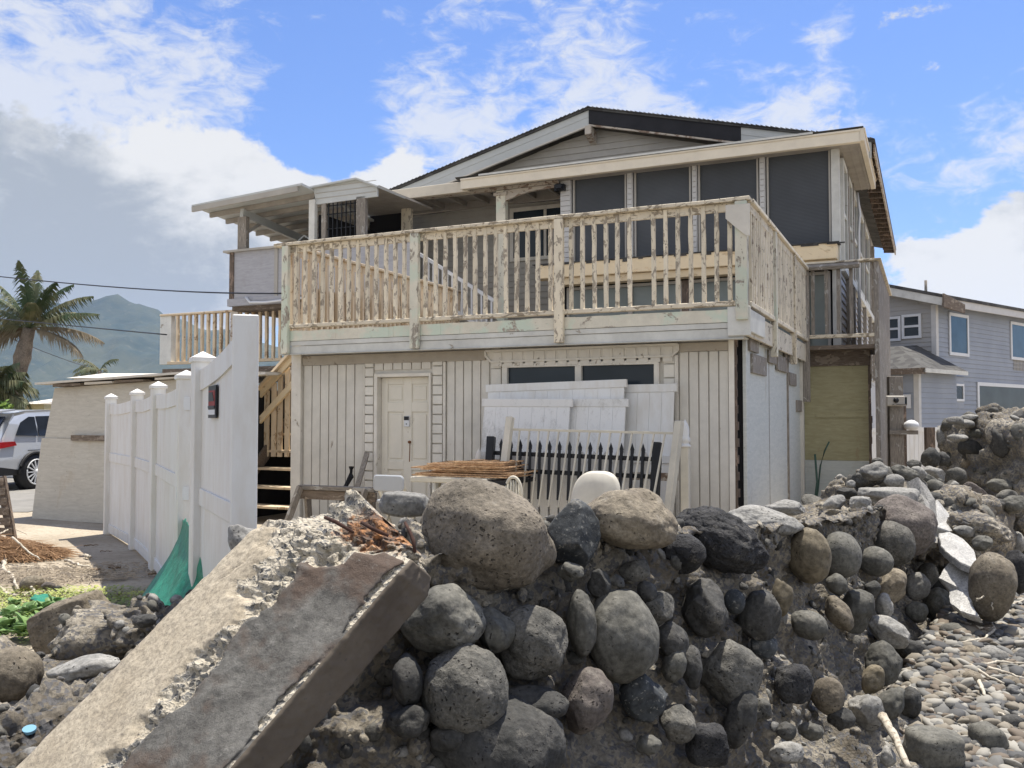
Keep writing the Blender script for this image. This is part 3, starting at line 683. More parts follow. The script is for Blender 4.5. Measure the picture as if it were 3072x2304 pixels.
# gable rakes
YK = YW-.3
def rake(name, xa, xb, mat, dz0, dz1, y0, y1):
    m = MB(); za, zb = AZ-abs(xa-AX)*SL, AZ-abs(xb-AX)*SL
    m.hexa([(xa, y0, za-dz1), (xb, y0, zb-dz1), (xb, y1, zb-dz1), (xa, y1, za-dz1), (xa, y0, za-dz0), (xb, y0, zb-dz0), (xb, y1, zb-dz0), (xa, y1, za-dz0)])
    return m.build(name, mat, house, bevel=.004)
XE = 1.1
rake('left_rake_upper', AX-5.3, AX, M['rake'], .02, .155, YK, YK+.03)
rake('left_rake_lower', AX-5.3, AX, M['rake'], .155, .30, YK+.006, YK+.03)
rake('left_rake_trim', AX-5.3, AX, M['wall_trim'], .30, .335, YK-.004, YK+.05)
xk = WY('r4', 890, 140, YK)[0]
rake('right_rake_tarred', AX+.003, xk, M['tar'], .0, .29, YK-.012, YK+.03)
rake('right_rake_trim', AX, xk, M['rot_trim'], .29, .325, YK-.004, YK+.05)
rake('right_rake_upper', xk+.004, XE, M['rake'], .02, .155, YK, YK+.03)
rake('right_rake_lower', xk+.004, XE, M['rake'], .155, .30, YK+.006, YK+.03)
MB().hexa([(AX-.06, YK-.06, AZ-.50), (AX+.06, YK-.06, AZ-.50), (AX+.06, YW, AZ-.62), (AX-.06, YW, AZ-.62), (AX-.06, YK-.06, AZ-.335), (AX+.06, YK-.06, AZ-.335), (AX+.06, YW, AZ-.34), (AX-.06, YW, AZ-.34)]).build('ridge_beam', M['rot_trim'], house, bevel=.005)
for nm, xe in (('left_roof_slope', AX-5.4), ('right_roof_slope', XE+.06)):
    m = MB(); ze = AZ-abs(xe-AX)*SL; n = 40
    m.hexa([(AX, YK-.04, AZ-.02), (xe, YK-.04, ze-.02), (xe, 17, ze-.02), (AX, 17, AZ-.02), (AX, YK-.04, AZ+.02), (xe, YK-.04, ze+.02), (xe, 17, ze+.02), (AX, 17, AZ+.02)])
    for i in range(60):
        t = i/60; x = AX+(xe-AX)*t; x2 = AX+(xe-AX)*(t+.016); z = AZ-abs(x-AX)*SL; z2 = AZ-abs(x2-AX)*SL; h = .026+.004*rnd.random()
        m.hexa([(x, YK-.06-rnd.random()*.02, z+.021), (x2, YK-.06, z2+.021), (x2, 17, z2+.021), (x, 17, z+.021), (x, YK-.06, z+h+.02), (x2, YK-.06, z2+h), (x2, 17, z2+h), (x, 17, z+h+.02)])
    m.build(nm, M['shingle'], house)
# right eave: rafter tails and battered boards
ze = AZ-abs(XE-AX)*SL
for i in range(20):
    y = YK+.4+i*.52
    MB().hexa([(XC+.2, y, ze-.16), (XE+.02, y, ze-.18), (XE+.02, y+.06, ze-.18), (XC+.2, y+.06, ze-.16), (XC+.2, y, ze+.06), (XE+.02, y, ze-.04), (XE+.02, y+.06, ze-.04), (XC+.2, y+.06, ze+.06)]).build('rafter_tail', M['brown_wood_v'], house)
MB().box(XE+.021, XE+.05, YK+.1, 17, ze-.16, ze-.03).build('eave_board', M['rot_trim'], house)
# right side wall with tall windows and trims
XW = XC-.03
m = MB(); m.box(XW-.1, XW, YU+.12, 16.5, 2.3, ze-.05); m.box(XW-.1, XW, YU+4, 16.5, 0, 2.29); m.build('side_wall', M['vinyl_white'], house)
m = MB(); z = 2.4
while z < 3.9: m.hexa([(XW, YU+.13, z), (XW+.025, YU+.13, z), (XW+.025, 16.4, z), (XW, 16.4, z), (XW, YU+.13, z+.12), (XW+.004, YU+.13, z+.12), (XW+.004, 16.4, z+.12), (XW, 16.4, z+.12)]); z += .125
m.build('side_siding', M['vinyl_white'], house)
for i, (a, b) in enumerate(((5.7, 6.5), (6.75, 7.6), (8.0, 9.2), (9.5, 10.9), (11.2, 12.8))):
    o = empty('side_window'); o.parent = house
    f = MB(); f.box(XW+.0, XW+.07, a, a+.09, 4.0, 5.75); f.box(XW, XW+.07, b-.09, b, 4.0, 5.75); f.box(XW, XW+.07, a+.09, b-.09, 5.66, 5.75); f.box(XW, XW+.07, a+.09, b-.09, 4.0, 4.09); f.box(XW, XW+.05, a+.09, b-.09, 4.85, 4.92)
    f.build('frame', M['fascia'], o, bevel=.004)
    MB().box(XW+.005, XW+.02, a+.09, b-.09, 4.09, 4.85).build('pane', M['glass'], o); MB().box(XW+.005, XW+.02, a+.09, b-.09, 4.92, 5.66).build('pane', M['glass'], o)
for i, y in enumerate((6.6, 7.75, 9.3, 11.0, 13.0, 14.5)): MB().box(XW+.002, XW+.085, y-.07, y+.07, 2.4, 5.8).build('side_trim', M['grey_wood'], house, bevel=.004)
MB().box(XW, XW+.09, YU+.2, 16.4, 3.86, 3.97).build('side_band', M['fascia'], house)
m = MB(); m.tube([(XW+.1, 8.35, ze-.35), (XW+.14, 8.36, ze-.75), (XW+.12, 8.3, 5.0), (XW+.12, 8.2, 3.0)], .025, 8); m.build('downpipe', M['alu'], house)
# ---- inner white stair railing going up behind the deck
st = empty('inner_stair'); st.parent = house
yi = 4.4
a = WY('r3', 180, 1290, yi); b = WY('r3', 780, 1665, yi); a2 = WY('r3', 330, 1440, yi); b2 = WY('r3', 610, 1659, yi)
dirv = ((b[0]-a[0]), (b[1]-a[1])); 
m = MB(); m.bar((a[0]-.3, yi, a[1]+.3*abs(dirv[1]/dirv[0])), (b[0], yi, b[1]), .04, .06, (0, 0, 1)); m.build('hand_rail', M['alu'], st)
m = MB(); m.bar((a[0]-.3, yi, a[1]+.3*abs(dirv[1]/dirv[0])-.62), (b[0], yi, b[1]-.62), .04, .06); m.build('lower_rail', M['alu'], st)
m = MB(); m.bar((a[0]-.3, yi+.5, a[1]+.25-.62), (b[0], yi+.5, b[1]-.62-.06), .04, .2); m.build('stringer', M['vinyl_white'], st)
for i in range(15):
    t = (i+.5)/15; x = a[0]+(b[0]-a[0])*t; z = a[1]+(b[1]-a[1])*t; m = MB(); m.box(x-.014, x+.014, yi-.012, yi+.012, z-.62, z-.03); m.build('stair_baluster', M['alu'], st)
# ---- lattice enclosure and left balcony
YL = 3.6
def LP(a, b): return WY('r2', a, b, YL)
pt = LP(1075, 272); pk = LP(1500, 190); pr = LP(1680, 262); pbr = LP(1450, 372); pbl = LP(1100, 422)
m = MB(); m.prism([(pt[0], YL, pt[1]), (pk[0], YL, pk[1]), (pr[0], YL, pr[1]), (pr[0], YL, pbr[1]), (pbl[0], YL, pbl[1])], (0, .04, 0)); cab = m.build('small_gable', M['rake'], house)
m = MB()
for k in range(3):
    z = pbl[1]+.10+k*.1; m.box(pt[0]+.05, pr[0]-.02, YL-.006, YL, z, z+.012)
m.build('small_gable_lap', M['vinyl_grey'], cab)
m = MB(); m.bar((pt[0]-.05, YL+.4, pt[1]+.015), (pk[0], YL+.4, pk[1]+.015), .95, .03); m.bar((pk[0], YL+.4, pk[1]+.015), (pr[0]+.05, YL+.4, pr[1]+.0), .95, .03); m.build('small_gable_roof', M['rake'], house)
zl0 = LP(1300, 760)[1]-.5
gx = [LP(v, 600)[0] for v in (1150, 1190, 1480, 1530, 1600)]
m = MB(); m.box(gx[0], gx[1], YL, YL+.08, 2.7, pbl[1]); m.build('lattice_post', M['grey_wood'], house)
m = MB(); m.box(gx[2], gx[3]+.08, YL, YL+.08, 2.7, pbl[1]+.05); m.build('lattice_post', M['grey_wood'], house)
m = MB()
for i in range(7): x = gx[1]+(gx[2]-gx[1])*(i+.5)/7; m.box(x-.008, x+.008, YL+.02, YL+.04, 3.5, pbl[1])
for z in (LP(1300, 500)[1], LP(1300, 640)[1], LP(1300, 420)[1]): m.box(gx[1], gx[2], YL+.041, YL+.06, z-.008, z+.008)
m.build('window_bars', M['black_metal'], house)
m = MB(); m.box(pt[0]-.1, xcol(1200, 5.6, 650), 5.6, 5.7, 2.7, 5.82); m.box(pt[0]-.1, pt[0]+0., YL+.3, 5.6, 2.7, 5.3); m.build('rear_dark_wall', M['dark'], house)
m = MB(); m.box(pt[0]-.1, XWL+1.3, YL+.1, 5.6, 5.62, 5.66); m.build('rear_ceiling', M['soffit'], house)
m = MB(); m.box(LP(1045, 600)[0], LP(1100, 600)[0], YL-.05, YL+.05, 2.7, LP(1075, 380)[1]); m.build('balcony_post', M['fascia'], house, bevel=.005)
m = MB(); m.box(LP(355, 700)[0], LP(435, 700)[0], YL, YL+.1, LP(400, 868)[1], LP(400, 535)[1]); m.build('balcony_post', M['grey_wood'], house, bevel=.005)
# balcony roof: lean-to of boards
tip = LP(45, 462); f1 = LP(1000, 270); f2 = LP(1078, 302)
m = MB()
sl = (f1[1]-tip[1])/(f1[0]-tip[0]); nb = 11; dep = 3.2
m.hexa([(tip[0], YL-.35, tip[1]-.03), (f2[0], YL-.35, f1[1]-.04), (f2[0], YL+dep, f1[1]-.34), (tip[0], YL+dep, tip[1]-.33), (tip[0], YL-.35, tip[1]), (f2[0], YL-.35, f1[1]), (f2[0], YL+dep, f1[1]-.3), (tip[0], YL+dep, tip[1]-.3)])
m.build('balcony_roof', M['rake'], house)
m = MB(); m.bar((tip[0], YL-.33, tip[1]-.085), (f2[0]-.1, YL-.33, f1[1]-.09), .04, .10); m.build('balcony_fascia', M['vinyl_grey'], house)
for k in range(7):
    yy = YL+.1+k*.45; dz = -.3*(yy-YL+.35)/(dep+.35)
    m = MB(); m.bar((tip[0]+.05, yy, tip[1]-.08+dz), (f2[0]-.05, yy, f1[1]-.09+dz), .05, .09); m.build('balcony_rafter', M['soffit'], house)
m = MB(); bx = LP(395, 520)[0]; m.bar((bx, YL+.0, LP(395, 500)[1]), (bx+.1, YL+dep, LP(395, 500)[1]-.36), .08, .16); m.build('balcony_beam', M['rake'], house)
m = MB(); m.bar((bx+.02, YL+.05, LP(400, 700)[1]), (bx+.02, YL+.5, LP(400, 560)[1]), .05, .06, (1, 0, 0)); m.build('balcony_brace', M['vinyl_grey'], house)
# balcony parapet
pTL = LP(290, 872); pBL = LP(275, 1380); pTR = LP(800, 860)
m = MB(); m.box(pTL[0]+.07, WY('r2', 2000, 900, YL)[0], YL-.005, YL+.04, pBL[1]+.1, pTL[1]-.02); m.build('parapet_panel', M['ply_grey'], house)
m = MB(); m.box(pTL[0]-.12, WY('r2', 2000, 900, YL)[0], YL-.08, YL+.1, pTL[1]-.02, pTL[1]+.02); m.build('parapet_cap', M['vinyl_grey'], house)
m = MB(); m.box(pTL[0], pTL[0]+.10, YL-.03, YL+.06, pBL[1], pTL[1]-.022); m.build('parapet_post', M['brown_wood_v'], house)
m = MB(); m.box(LP(715, 900)[0], LP(745, 900)[0], YL-.03, YL-.006, pBL[1]+.1, pTL[1]-.022); m.build('parapet_batten', M['vinyl_grey'], house)
m = MB(); m.box(pTL[0]-.04, pTR[0], YL-.035, YL+.06, pBL[1]-.02, pBL[1]+.12); m.build('parapet_base', M['ply_grey'], house)
m = MB(); m.box(pTL[0]-.0, pTL[0]+.04, YL+.06, YL+dep, pBL[1], pTL[1]-.02); m.box(pTL[0], pTR[0]+.8, YL+.06, YL+dep, pBL[1]-.1, pBL[1]-.02); m.build('balcony_floor', M['brown_wood'], house)
m = MB(); x = pTL[0]+.45; m.tube([(x, YL-.07, pBL[1]+.13), (x+.12, YL-.09, pBL[1]+.02), (x+.5, YL-.09, pBL[1]-.0), (pTR[0]+.5, YL-.09, pBL[1]+.04)], .025, 8); m.build('waste_pipe', M['alu'], house)
# small louvre flap hanging under the balcony roof
qa = LP(660, 770); qb = LP(780, 680); qc = LP(940, 770)
m = MB(); m.bar((qa[0], YL+1.0, qa[1]), (qb[0], YL+1.0, qb[1]+.05), .7, .03); m.bar((qb[0], YL+1., qb[1]+.05), (qc[0], YL+1., qc[1]), .7, .03); m.build('flap_roof', M['rake'], house)
# ---- left lower deck with its railing
YD2 = 4.0
def DP(a, b): return WY('r1', a, b, YD2)
t0 = DP(1190, 432); b0 = DP(1180, 800); t1 = DP(2130, 378)
ld = empty('left_deck_railing'); ld.parent = house
MB().box(t0[0], t1[0]+1.5, YD2-.05, YD2+.09, t0[1]-.04, t0[1]).build('top_rail', M['pine_v'], ld, bevel=.005)
zbb = DP(1250, 790)[1]
MB().box(t0[0]+.2, t1[0]+1.5, YD2-.03, YD2+.05, zbb-.03, zbb+.03).build('bottom_rail', M['pine_v'], ld, bevel=.005)
MB().box(DP(1185, 500)[0], DP(1268, 500)[0], YD2-.02, YD2+.1, b0[1], t0[1]-.042).build('post', M['fascia'], ld, bevel=.005)
MB().box(DP(1712, 500)[0], DP(1768, 500)[0], YD2-.06, YD2+.06, zbb, t0[1]-.042).build('post', M['rot_trim'], ld, bevel=.005)
x = t0[0]+.45; i = 0
while x < t1[0]+1.4:
    baluster(x, YD2+.01, zbb+.03, t0[1]-.042, .055, ld, 'pine_v', 400+i); x += .165; i += 1
m = MB(); m.box(t0[0]+.05, XDL-.1, YD2-.0, YD2+4, zbb-.22, zbb-.12); m.build('left_deck_floor', M['brown_wood'], house)
m = MB()
for x in (t0[0]+.3, t0[0]+3, XDL-.5): m.box(x, x+.1, YD2+.1, YD2+.2, 0, zbb-.22); m.box(x, x+.1, YD2+3, YD2+3.1, 0, zbb-.22)
m.build('left_deck_post', M['brown_wood_v'], house)
# dark solar-like screen behind that rail
# ---- outside stair at the left of the lower wall
os_ = empty('outside_stair'); os_.parent = house
for i in range(9):
    z = .25*(i+1)-.0; y = .15+.25*i
    MB().box(xL-1.25, xL-.06, y, y+.27, z-.035, z).build('tread', M['pine_v'], os_, bevel=.004)
for x in (xL-1.27, xL-.06):
    MB().hexa([(x, 0, 0), (x+.04, 0, 0), (x+.04, 2.5, 2.28), (x, 2.5, 2.28), (x, 0, .25), (x+.04, 0, .25), (x+.04, 2.5, 2.55), (x, 2.5, 2.55)]).build('stringer', M['brown_wood'], os_)
YS = .9
def SP(a, b): return WY('b1', a, b, YS)
p1 = SP(225, 660); p2 = SP(520, 330)
dx = p2[0]-p1[0]; dz = p2[1]-p1[1]
for nm, off, h in (('hand_rail', 0, .10), ('guard_rail', -.40, .085)):
    m = MB(); m.bar((p1[0]-dx*1.3, YS-.05, p1[1]-dz*1.3+off), (p2[0]+dx*.15, YS-.05, p2[1]+dz*.15+off), .05, h); m.build(nm, M['new_pine'], os_)
m = MB(); m.bar((p1[0]-dx*1.3, YS-.08, p1[1]-dz*1.3+.06), (p2[0]+dx*.15, YS-.08, p2[1]+dz*.15+.06), .14, .035); m.build('rail_cap', M['pine_v'], os_)
x = p1[0]-dx*1.2; i = 0
while x < p2[0]+.1:
    zt = p1[1]+dz*(x-p1[0])/dx
    MB().box(x, x+.085, YS, YS+.03, max(.05, .9-.0*(x-p1[0])) if x > p1[0]-.1 else .1, zt+.02).build('rail_board', M['pine_v'], os_, bevel=.003); x += .115+.02*(i % 2); i += 1
MB().box(xL-1.0, xL-.08, 2.6, 2.65, .1, 2.4).build('rear_board', M['brown_wood'], os_)
# =================================================================== generic frame for pixel lookups
class Fr:
    def __init__(s, C, ux):
        s.C = Vector(C); s.U = Vector((ux[0], ux[1], 0)).normalized(); s.V = Vector((-s.U.y, s.U.x, 0)); s.rot = math.atan2(s.U.y, s.U.x)
    def y(s, px, py, y0):
        d = pray(px, py); o = EYE-s.C; t = (y0-o.dot(s.V))/d.dot(s.V); p = o+d*t; return p.dot(s.U), p.z
    def x(s, px, py, x0):
        d = pray(px, py); o = EYE-s.C; t = (x0-o.dot(s.U))/d.dot(s.U); p = o+d*t; return p.dot(s.V), p.z
# =================================================================== vinyl fence on the left
FP = [(-5.15, 11.56, 1.78), (-4.27, 10.25, 1.80), (-3.48, 8.85, 1.83), (-2.50, 6.9, 1.84), (-2.03, 5.9, 1.90), (-1.37, 4.62, 2.02)]
def vinyl_post(o, p, h, a, cap=True, w=.127):
    ch = empty('post', (p[0], p[1], 0), a); ch.parent = o
    MB().box(-w/2, w/2, -w/2, w/2, 0, h).build('shaft', M['vinyl'], ch, bevel=.006)
    if cap:
        m = MB(); q = w/2+.012; m.box(-q, q, -q, q, h-.015, h+.015); m.add([(-q, -q, h+.015), (q, -q, h+.015), (q, q, h+.015), (-q, q, h+.015), (0, 0, h+.06)], [(0, 1, 4), (1, 2, 4), (2, 3, 4), (3, 0, 4)]); m.build('cap', M['vinyl'], ch, bevel=.003)
def vinyl_panel(o, p, q, hp, hq, ripples=True):
    P0 = Vector((p[0], p[1], 0)); Q0 = Vector((q[0], q[1], 0)); d = (Q0-P0); L_ = d.length; a = math.atan2(d.y, d.x)
    ch = empty('panel', P0, a); ch.parent = o; m = MB(); x0, x1 = .06, L_-.06; n = 11; r = random.Random(int(hp*1000))
    for i in range(n):
        xa = x0+(x1-x0)*i/n; xb = x0+(x1-x0)*(i+1)/n; t = (xa-x0)/(x1-x0); h = hp+(hq-hp)*t
        m.box(xa+.001, xb-.001, -.011, .011, .09, h-.05)
    m.build('boards', M['vinyl'], ch)
    m = MB(); n = 8
    for i in range(n):
        ta, tb = i/n, (i+1)/n; f = lambda t: hp+(hq-hp)*t-.02*math.sin(math.pi*t)
        xa = x0+(x1-x0)*ta; xb = x0+(x1-x0)*tb
        m.hexa([(xa, -.025, f(ta)-.13), (xb, -.025, f(tb)-.13), (xb, .025, f(tb)-.13), (xa, .025, f(ta)-.13), (xa, -.025, f(ta)), (xb, -.025, f(tb)), (xb, .025, f(tb)), (xa, .025, f(ta))])
    m.build('top_rail', M['vinyl'], ch)
    MB().box(x0, x1, -.025, .025, .93, 1.04).build('middle_rail', M['vinyl'], ch, bevel=.003)
    MB().box(x0, x1, -.025, .025, .03, .14).build('bottom_rail', M['vinyl'], ch, bevel=.003)
fen = empty('vinyl_fence', (0, 0, 0), 0, 'white vinyl privacy fence of three panels with pyramid post caps beside the leaning plywood wall', 'fence')
ang = math.atan2(-1.4, .8)
for i in range(4): vinyl_post(fen, FP[i], FP[i][2]-.04, ang, True, .127)
for i in range(3): vinyl_panel(fen, FP[i], FP[i+1], FP[i][2]-.12, FP[i+1][2]-.10)
# hinge scars left on the gate post
for z in (1.60, .92):
    m = MB(); m.box(-.045, .045, -.068, -.064, z-.05, z+.05); m.box(-.03, .03, -.0695, -.068, z-.035, z+.035)
    hg = m.build('hinge_scar', M['alu'], fen); hg.location = (FP[3][0], FP[3][1], 0); hg.rotation_euler = (0, 0, .12)
f2 = empty('vinyl_fence', (0, 0, 0), 0, 'tall near white vinyl fence panel with a broad uncapped end post, by the green tarp', 'fence')
vinyl_post(f2, FP[4], FP[4][2]-.03, ang, True)
vinyl_post(f2, FP[5], FP[5][2], math.radians(15), False, .128)
vinyl_panel(f2, FP[4], FP[5], 1.80, 1.94)
d = Vector((FP[5][0]-FP[4][0], FP[5][1]-FP[4][1], 0)); fa = math.atan2(d.y, d.x)
# small red sign screwed to the near panel
sg = empty('warning_sign', (FP[4][0], FP[4][1], 0), fa, 'small red, black and white sign fixed to the near white fence panel', 'sign')
sx0, sx1, sz0, sz1 = .36, .60, 1.50, 1.71
fr0 = Fr((FP[4][0], FP[4][1], 0), (d.x, d.y))
a = fr0.y(*P('r1', 1537, 960), -.03); b = fr0.y(*P('r1', 1588, 1195), -.03)
sx0, sx1, sz1, sz0 = a[0], b[0], a[1], b[1]; yy = -.03
MB().box(sx0, sx1, yy, yy+.012, sz0, sz1).build('back_plate', M['black_metal'], sg)
zr = sz0+(sz1-sz0)*.36
MB().box(sx0+.02, sx1-.02, yy-.003, yy-.0005, zr, sz1-.03).build('red_field', m_plain('faded_red', (.30, .06, .055), .7, dirt=.3, dscale=10), sg)
MB().box(sx0+.02, sx1-.02, yy-.003, yy-.0005, sz0+.02, zr-.02).build('white_field', M['alu'], sg)
m = MB(); m.box(sx0+.02, sx1-.02, yy-.006, yy-.004, sz0+.02+(zr-sz0)*.55, sz0+.035+(zr-sz0)*.55)
for k in range(3): z = zr+.03+k*(sz1-zr-.07)/3; m.box(sx0+.04, sx1-.04-.02*k, yy-.006, yy-.004, z, z+.018)
m.build('worn_print', M['black_metal'], sg)
# green tarp, one crumpled sheet hanging in the gateway and spread on the ground
def sheet(name, f, nu, nv, mat, thick=.004, **kw):
    m = MB(); vs = [f(i/nu, j/nv) for j in range(nv+1) for i in range(nu+1)]
    fs = [(j*(nu+1)+i, j*(nu+1)+i+1, (j+1)*(nu+1)+i+1, (j+1)*(nu+1)+i) for j in range(nv) for i in range(nu)]
    m.add(vs, fs, True); o = m.build(name, mat, **kw); md = o.modifiers.new('thick', 'SOLIDIFY'); md.thickness = thick; return o
t = NT('green_tarp_cloth'); v = t.co(rnd=False); n = t.noise(v, 14, 6, .7)
M['tarp'] = t.fin(t.mix(t.ramp(n, [(.35, 0), (.65, 1)]), (.012, .14, .085), (.03, .24, .15)), .45, t.bump(n, .6, .02))
def tarp1(u, w):
    # w 0 (hung in the gateway) -> 1 (bunched on the sand, trailing to the left); u from one post to the other and behind the panel
    bx = -2.47+u*1.0; by = 6.86-u*2.1; top = .74-.15*abs(u-.12)
    n1 = noise.noise(Vector((u*7, w*6, 1)))*.05; n2 = noise.noise(Vector((u*20, w*14, 4)))*.02
    if w < .5:
        t_ = w/.5; z = top*(1-t_); off = (.03+.46*t_**1.6)*(1 if u < .42 else max(-.2, 1-(u-.42)*6))
        return (bx-off*.9+n1*t_+n2*t_, by-off*.3+n2, max(.012, z+n2))
    t_ = (w-.5)/.5; g_ = max(0., 1-u*2.0); off = .49*(1 if u < .42 else max(-.2, 1-(u-.42)*6))
    return (bx-off*.9-t_*g_*1.05+n1+n2, by-off*.3+t_*g_*(.75-u*1.2)+n1*1.4, .015+abs(n1)*1.6+abs(n2)*1.5+.05*math.sin(math.pi*t_))
sheet('tarp', tarp1, 80, 70, M['tarp'], label='crumpled green tarpaulin draped through the fence gap and bunched on the ground', cat='tarpaulin')
# =================================================================== plywood shed
SH = Fr((-7.08, 13.33, 0), (.9076, -.4199))
shed = empty('plywood_shed', SH.C, SH.rot, 'low shed faced with leaning stained plywood under ragged flat roofing sheets', 'shed')
m = MB(); xr = 3.0; zt = 1.93; zj = SH.y(*P('r1', 500, 1345), .12)[1]
m.hexa([(0, 0, 0), (xr, 0, 0), (xr, .03, 0), (0, .03, 0), (0.0, .14, zj), (xr, .14, zj), (xr, .17, zj), (0.0, .17, zj)])
m.build('lower_sheet', M['ply_pale'], shed)
m = MB(); m.hexa([(.05, .155, zj+.004), (xr, .155, zj+.004), (xr, .185, zj+.004), (.05, .185, zj+.004), (.08, .28, zt), (xr, .28, zt+.1), (xr, .31, zt+.1), (.08, .31, zt)])
m.build('upper_sheet', M['ply_pale'], shed)
a = SH.y(*P('r1', 530, 1330), .12); m = MB(); m.box(a[0], a[0]+1.4, .10, .15, zj-.03, zj+.05); m.build('joint_batten', M['brown_wood'], shed)
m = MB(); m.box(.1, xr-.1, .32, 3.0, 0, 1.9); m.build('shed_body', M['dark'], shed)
rr = random.Random(11)
m = MB(); m.hexa([(-.15, .12, 1.98), (xr+.3, .10, 2.10), (xr+.3, 3.3, 2.16), (-.15, 3.3, 2.02), (-.15, .12, 2.01), (xr+.3, .10, 2.13), (xr+.3, 3.3, 2.2), (-.15, 3.3, 2.05)]); m.build('roof_sheet', M['roof_tin'], shed)
for i in range(6):
    x0 = .1+i*.66+rr.random()*.2; w = rr.uniform(.35, .8); z = 1.985+x0*.028; dz = -.03-.02*rr.random()
    MB().hexa([(x0, .16, z+dz), (x0+w, .14, z+dz+.02), (x0+w, .4, z+dz+.02), (x0, .4, z+dz), (x0, .16, z-.006), (x0+w, .14, z+.0), (x0+w, .4, z), (x0, .4, z-.006)]).build('roof_batten', M['roof_tin' if i % 2 else 'brown_wood'], shed)
m = MB(); m.hexa([(1.7, 2.2, 2.14), (5.6, 2.9, 2.36), (5.6, 4.6, 2.45), (1.7, 4.6, 2.25), (1.7, 2.2, 2.18), (5.6, 2.9, 2.40), (5.6, 4.6, 2.49), (1.7, 4.6, 2.29)]); m.build('upper_roof_sheet', M['roof_tin'], shed)
# =================================================================== things in front of the lower wall (house frame, world placed)
def HE(name, label, cat, group=None):
    return empty(name, C0, HROT, label, cat, group)
# white vinyl panels leaning against the wall
def lean_panel(tl, tr, y0, hb, mat, label, nb, h=1.25, dirty=False):
    o = HE('vinyl_fence', label, 'fence panel', 'vinyl panels leaning on the house')
    a = WY('b2', tl[0], tl[1], y0); b = WY('b2', tr[0], tr[1], y0)
    x0, x1 = a[0], b[0]; za, zb_ = a[1], b[1]; dy = -.22
    m = MB()
    for i in range(nb):
        xa = x0+.03+(x1-x0-.06)*i/nb; xb = x0+.03+(x1-x0-.06)*(i+1)/nb
        ta = za+(zb_-za)*(xa-x0)/(x1-x0)-.06; tb = za+(zb_-za)*(xb-x0)/(x1-x0)-.06
        m.hexa([(xa+.001, y0+dy, ta-h), (xb-.001, y0+dy, tb-h), (xb-.001, y0+dy+.025, tb-h), (xa+.001, y0+dy+.025, ta-h), (xa+.001, y0, ta), (xb-.001, y0, tb), (xb-.001, y0+.025, tb), (xa+.001, y0+.025, ta)])
    m.build('boards', mat, o)
    m = MB(); m.bar((x0, y0+.01, za-.045), (x1, y0+.01, zb_-.045), .045, .09); m.build('top_rail', mat, o, bevel=.004)
    m = MB(); m.bar((x0, y0+dy+.01, za-h), (x1, y0+dy+.01, zb_-h), .045, .09); m.build('bottom_rail', mat, o, bevel=.004)
    m = MB(); m.bar((x0+.02, y0+dy*.55+.004, za-h*.57), (x1-.02, y0+dy*.55+.004, zb_-h*.57), .045, .09); m.build('middle_rail', mat, o, bevel=.004)
    return o
lean_panel((1200, 484), (1745, 472), -.13, 0, M['vinyl'], 'clean white vinyl panel with a rust streak, rightmost under the right half of the window', 5, 1.45)
lean_panel((160, 482), (1328, 435), -.24, 0, M['vinyl'], 'tallest white vinyl panel leaning across the middle of the window', 11, 1.5)
lean_panel((700, 598), (1340, 598), -.31, 0, M['moldy'], 'mildewed white vinyl panel partly hidden behind the dirtier one on its left', 6, 1.15)
lean_panel((130, 598), (878, 600), -.40, 0, M['moldy'], 'dirtiest white vinyl panel, front of the leaning stack, at its left end', 7, 1.15)
# off white tubular gate frame leaning
gt = HE('metal_gate', 'off white tubular gate frame leaning crookedly against the white panels', 'gate')
y0 = -.98
def GP(a, b, y=y0): return WY('b2', a, b, y)
def lb(m, p, q, r, y0a=y0, y1a=None): 
    A = GP(*p, y0a); B = GP(*q, y1a if y1a is not None else y0a); m.bar((A[0], y0a, A[1]), (B[0], y1a if y1a is not None else y0a, B[1]), r, r)
m = MB(); lb(m, (362, 750), (290, 1330), .075, y0, y0-.2); m.build('gate_post', M['white_metal'], gt, bevel=.006)
m = MB(); lb(m, (1765, 785), (1670, 1560), .075, y0, y0-.2); m.build('gate_post', M['white_metal'], gt, bevel=.006)
m = MB(); lb(m, (365, 852), (1745, 885), .024); m.build('gate_rail', M['white_metal'], gt)
tops = [440, 520, 600, 682, 765, 850, 935, 1020, 1107, 1193, 1282, 1372, 1463, 1555, 1645]
for i, t_ in enumerate(tops):
    m = MB(); lb(m, (t_, 858+i*1.7), (t_-75-i*3 if i > 2 else t_-62, 1480+i*4), .015, y0, y0-.2); m.build('gate_bar', M['white_metal'], gt)
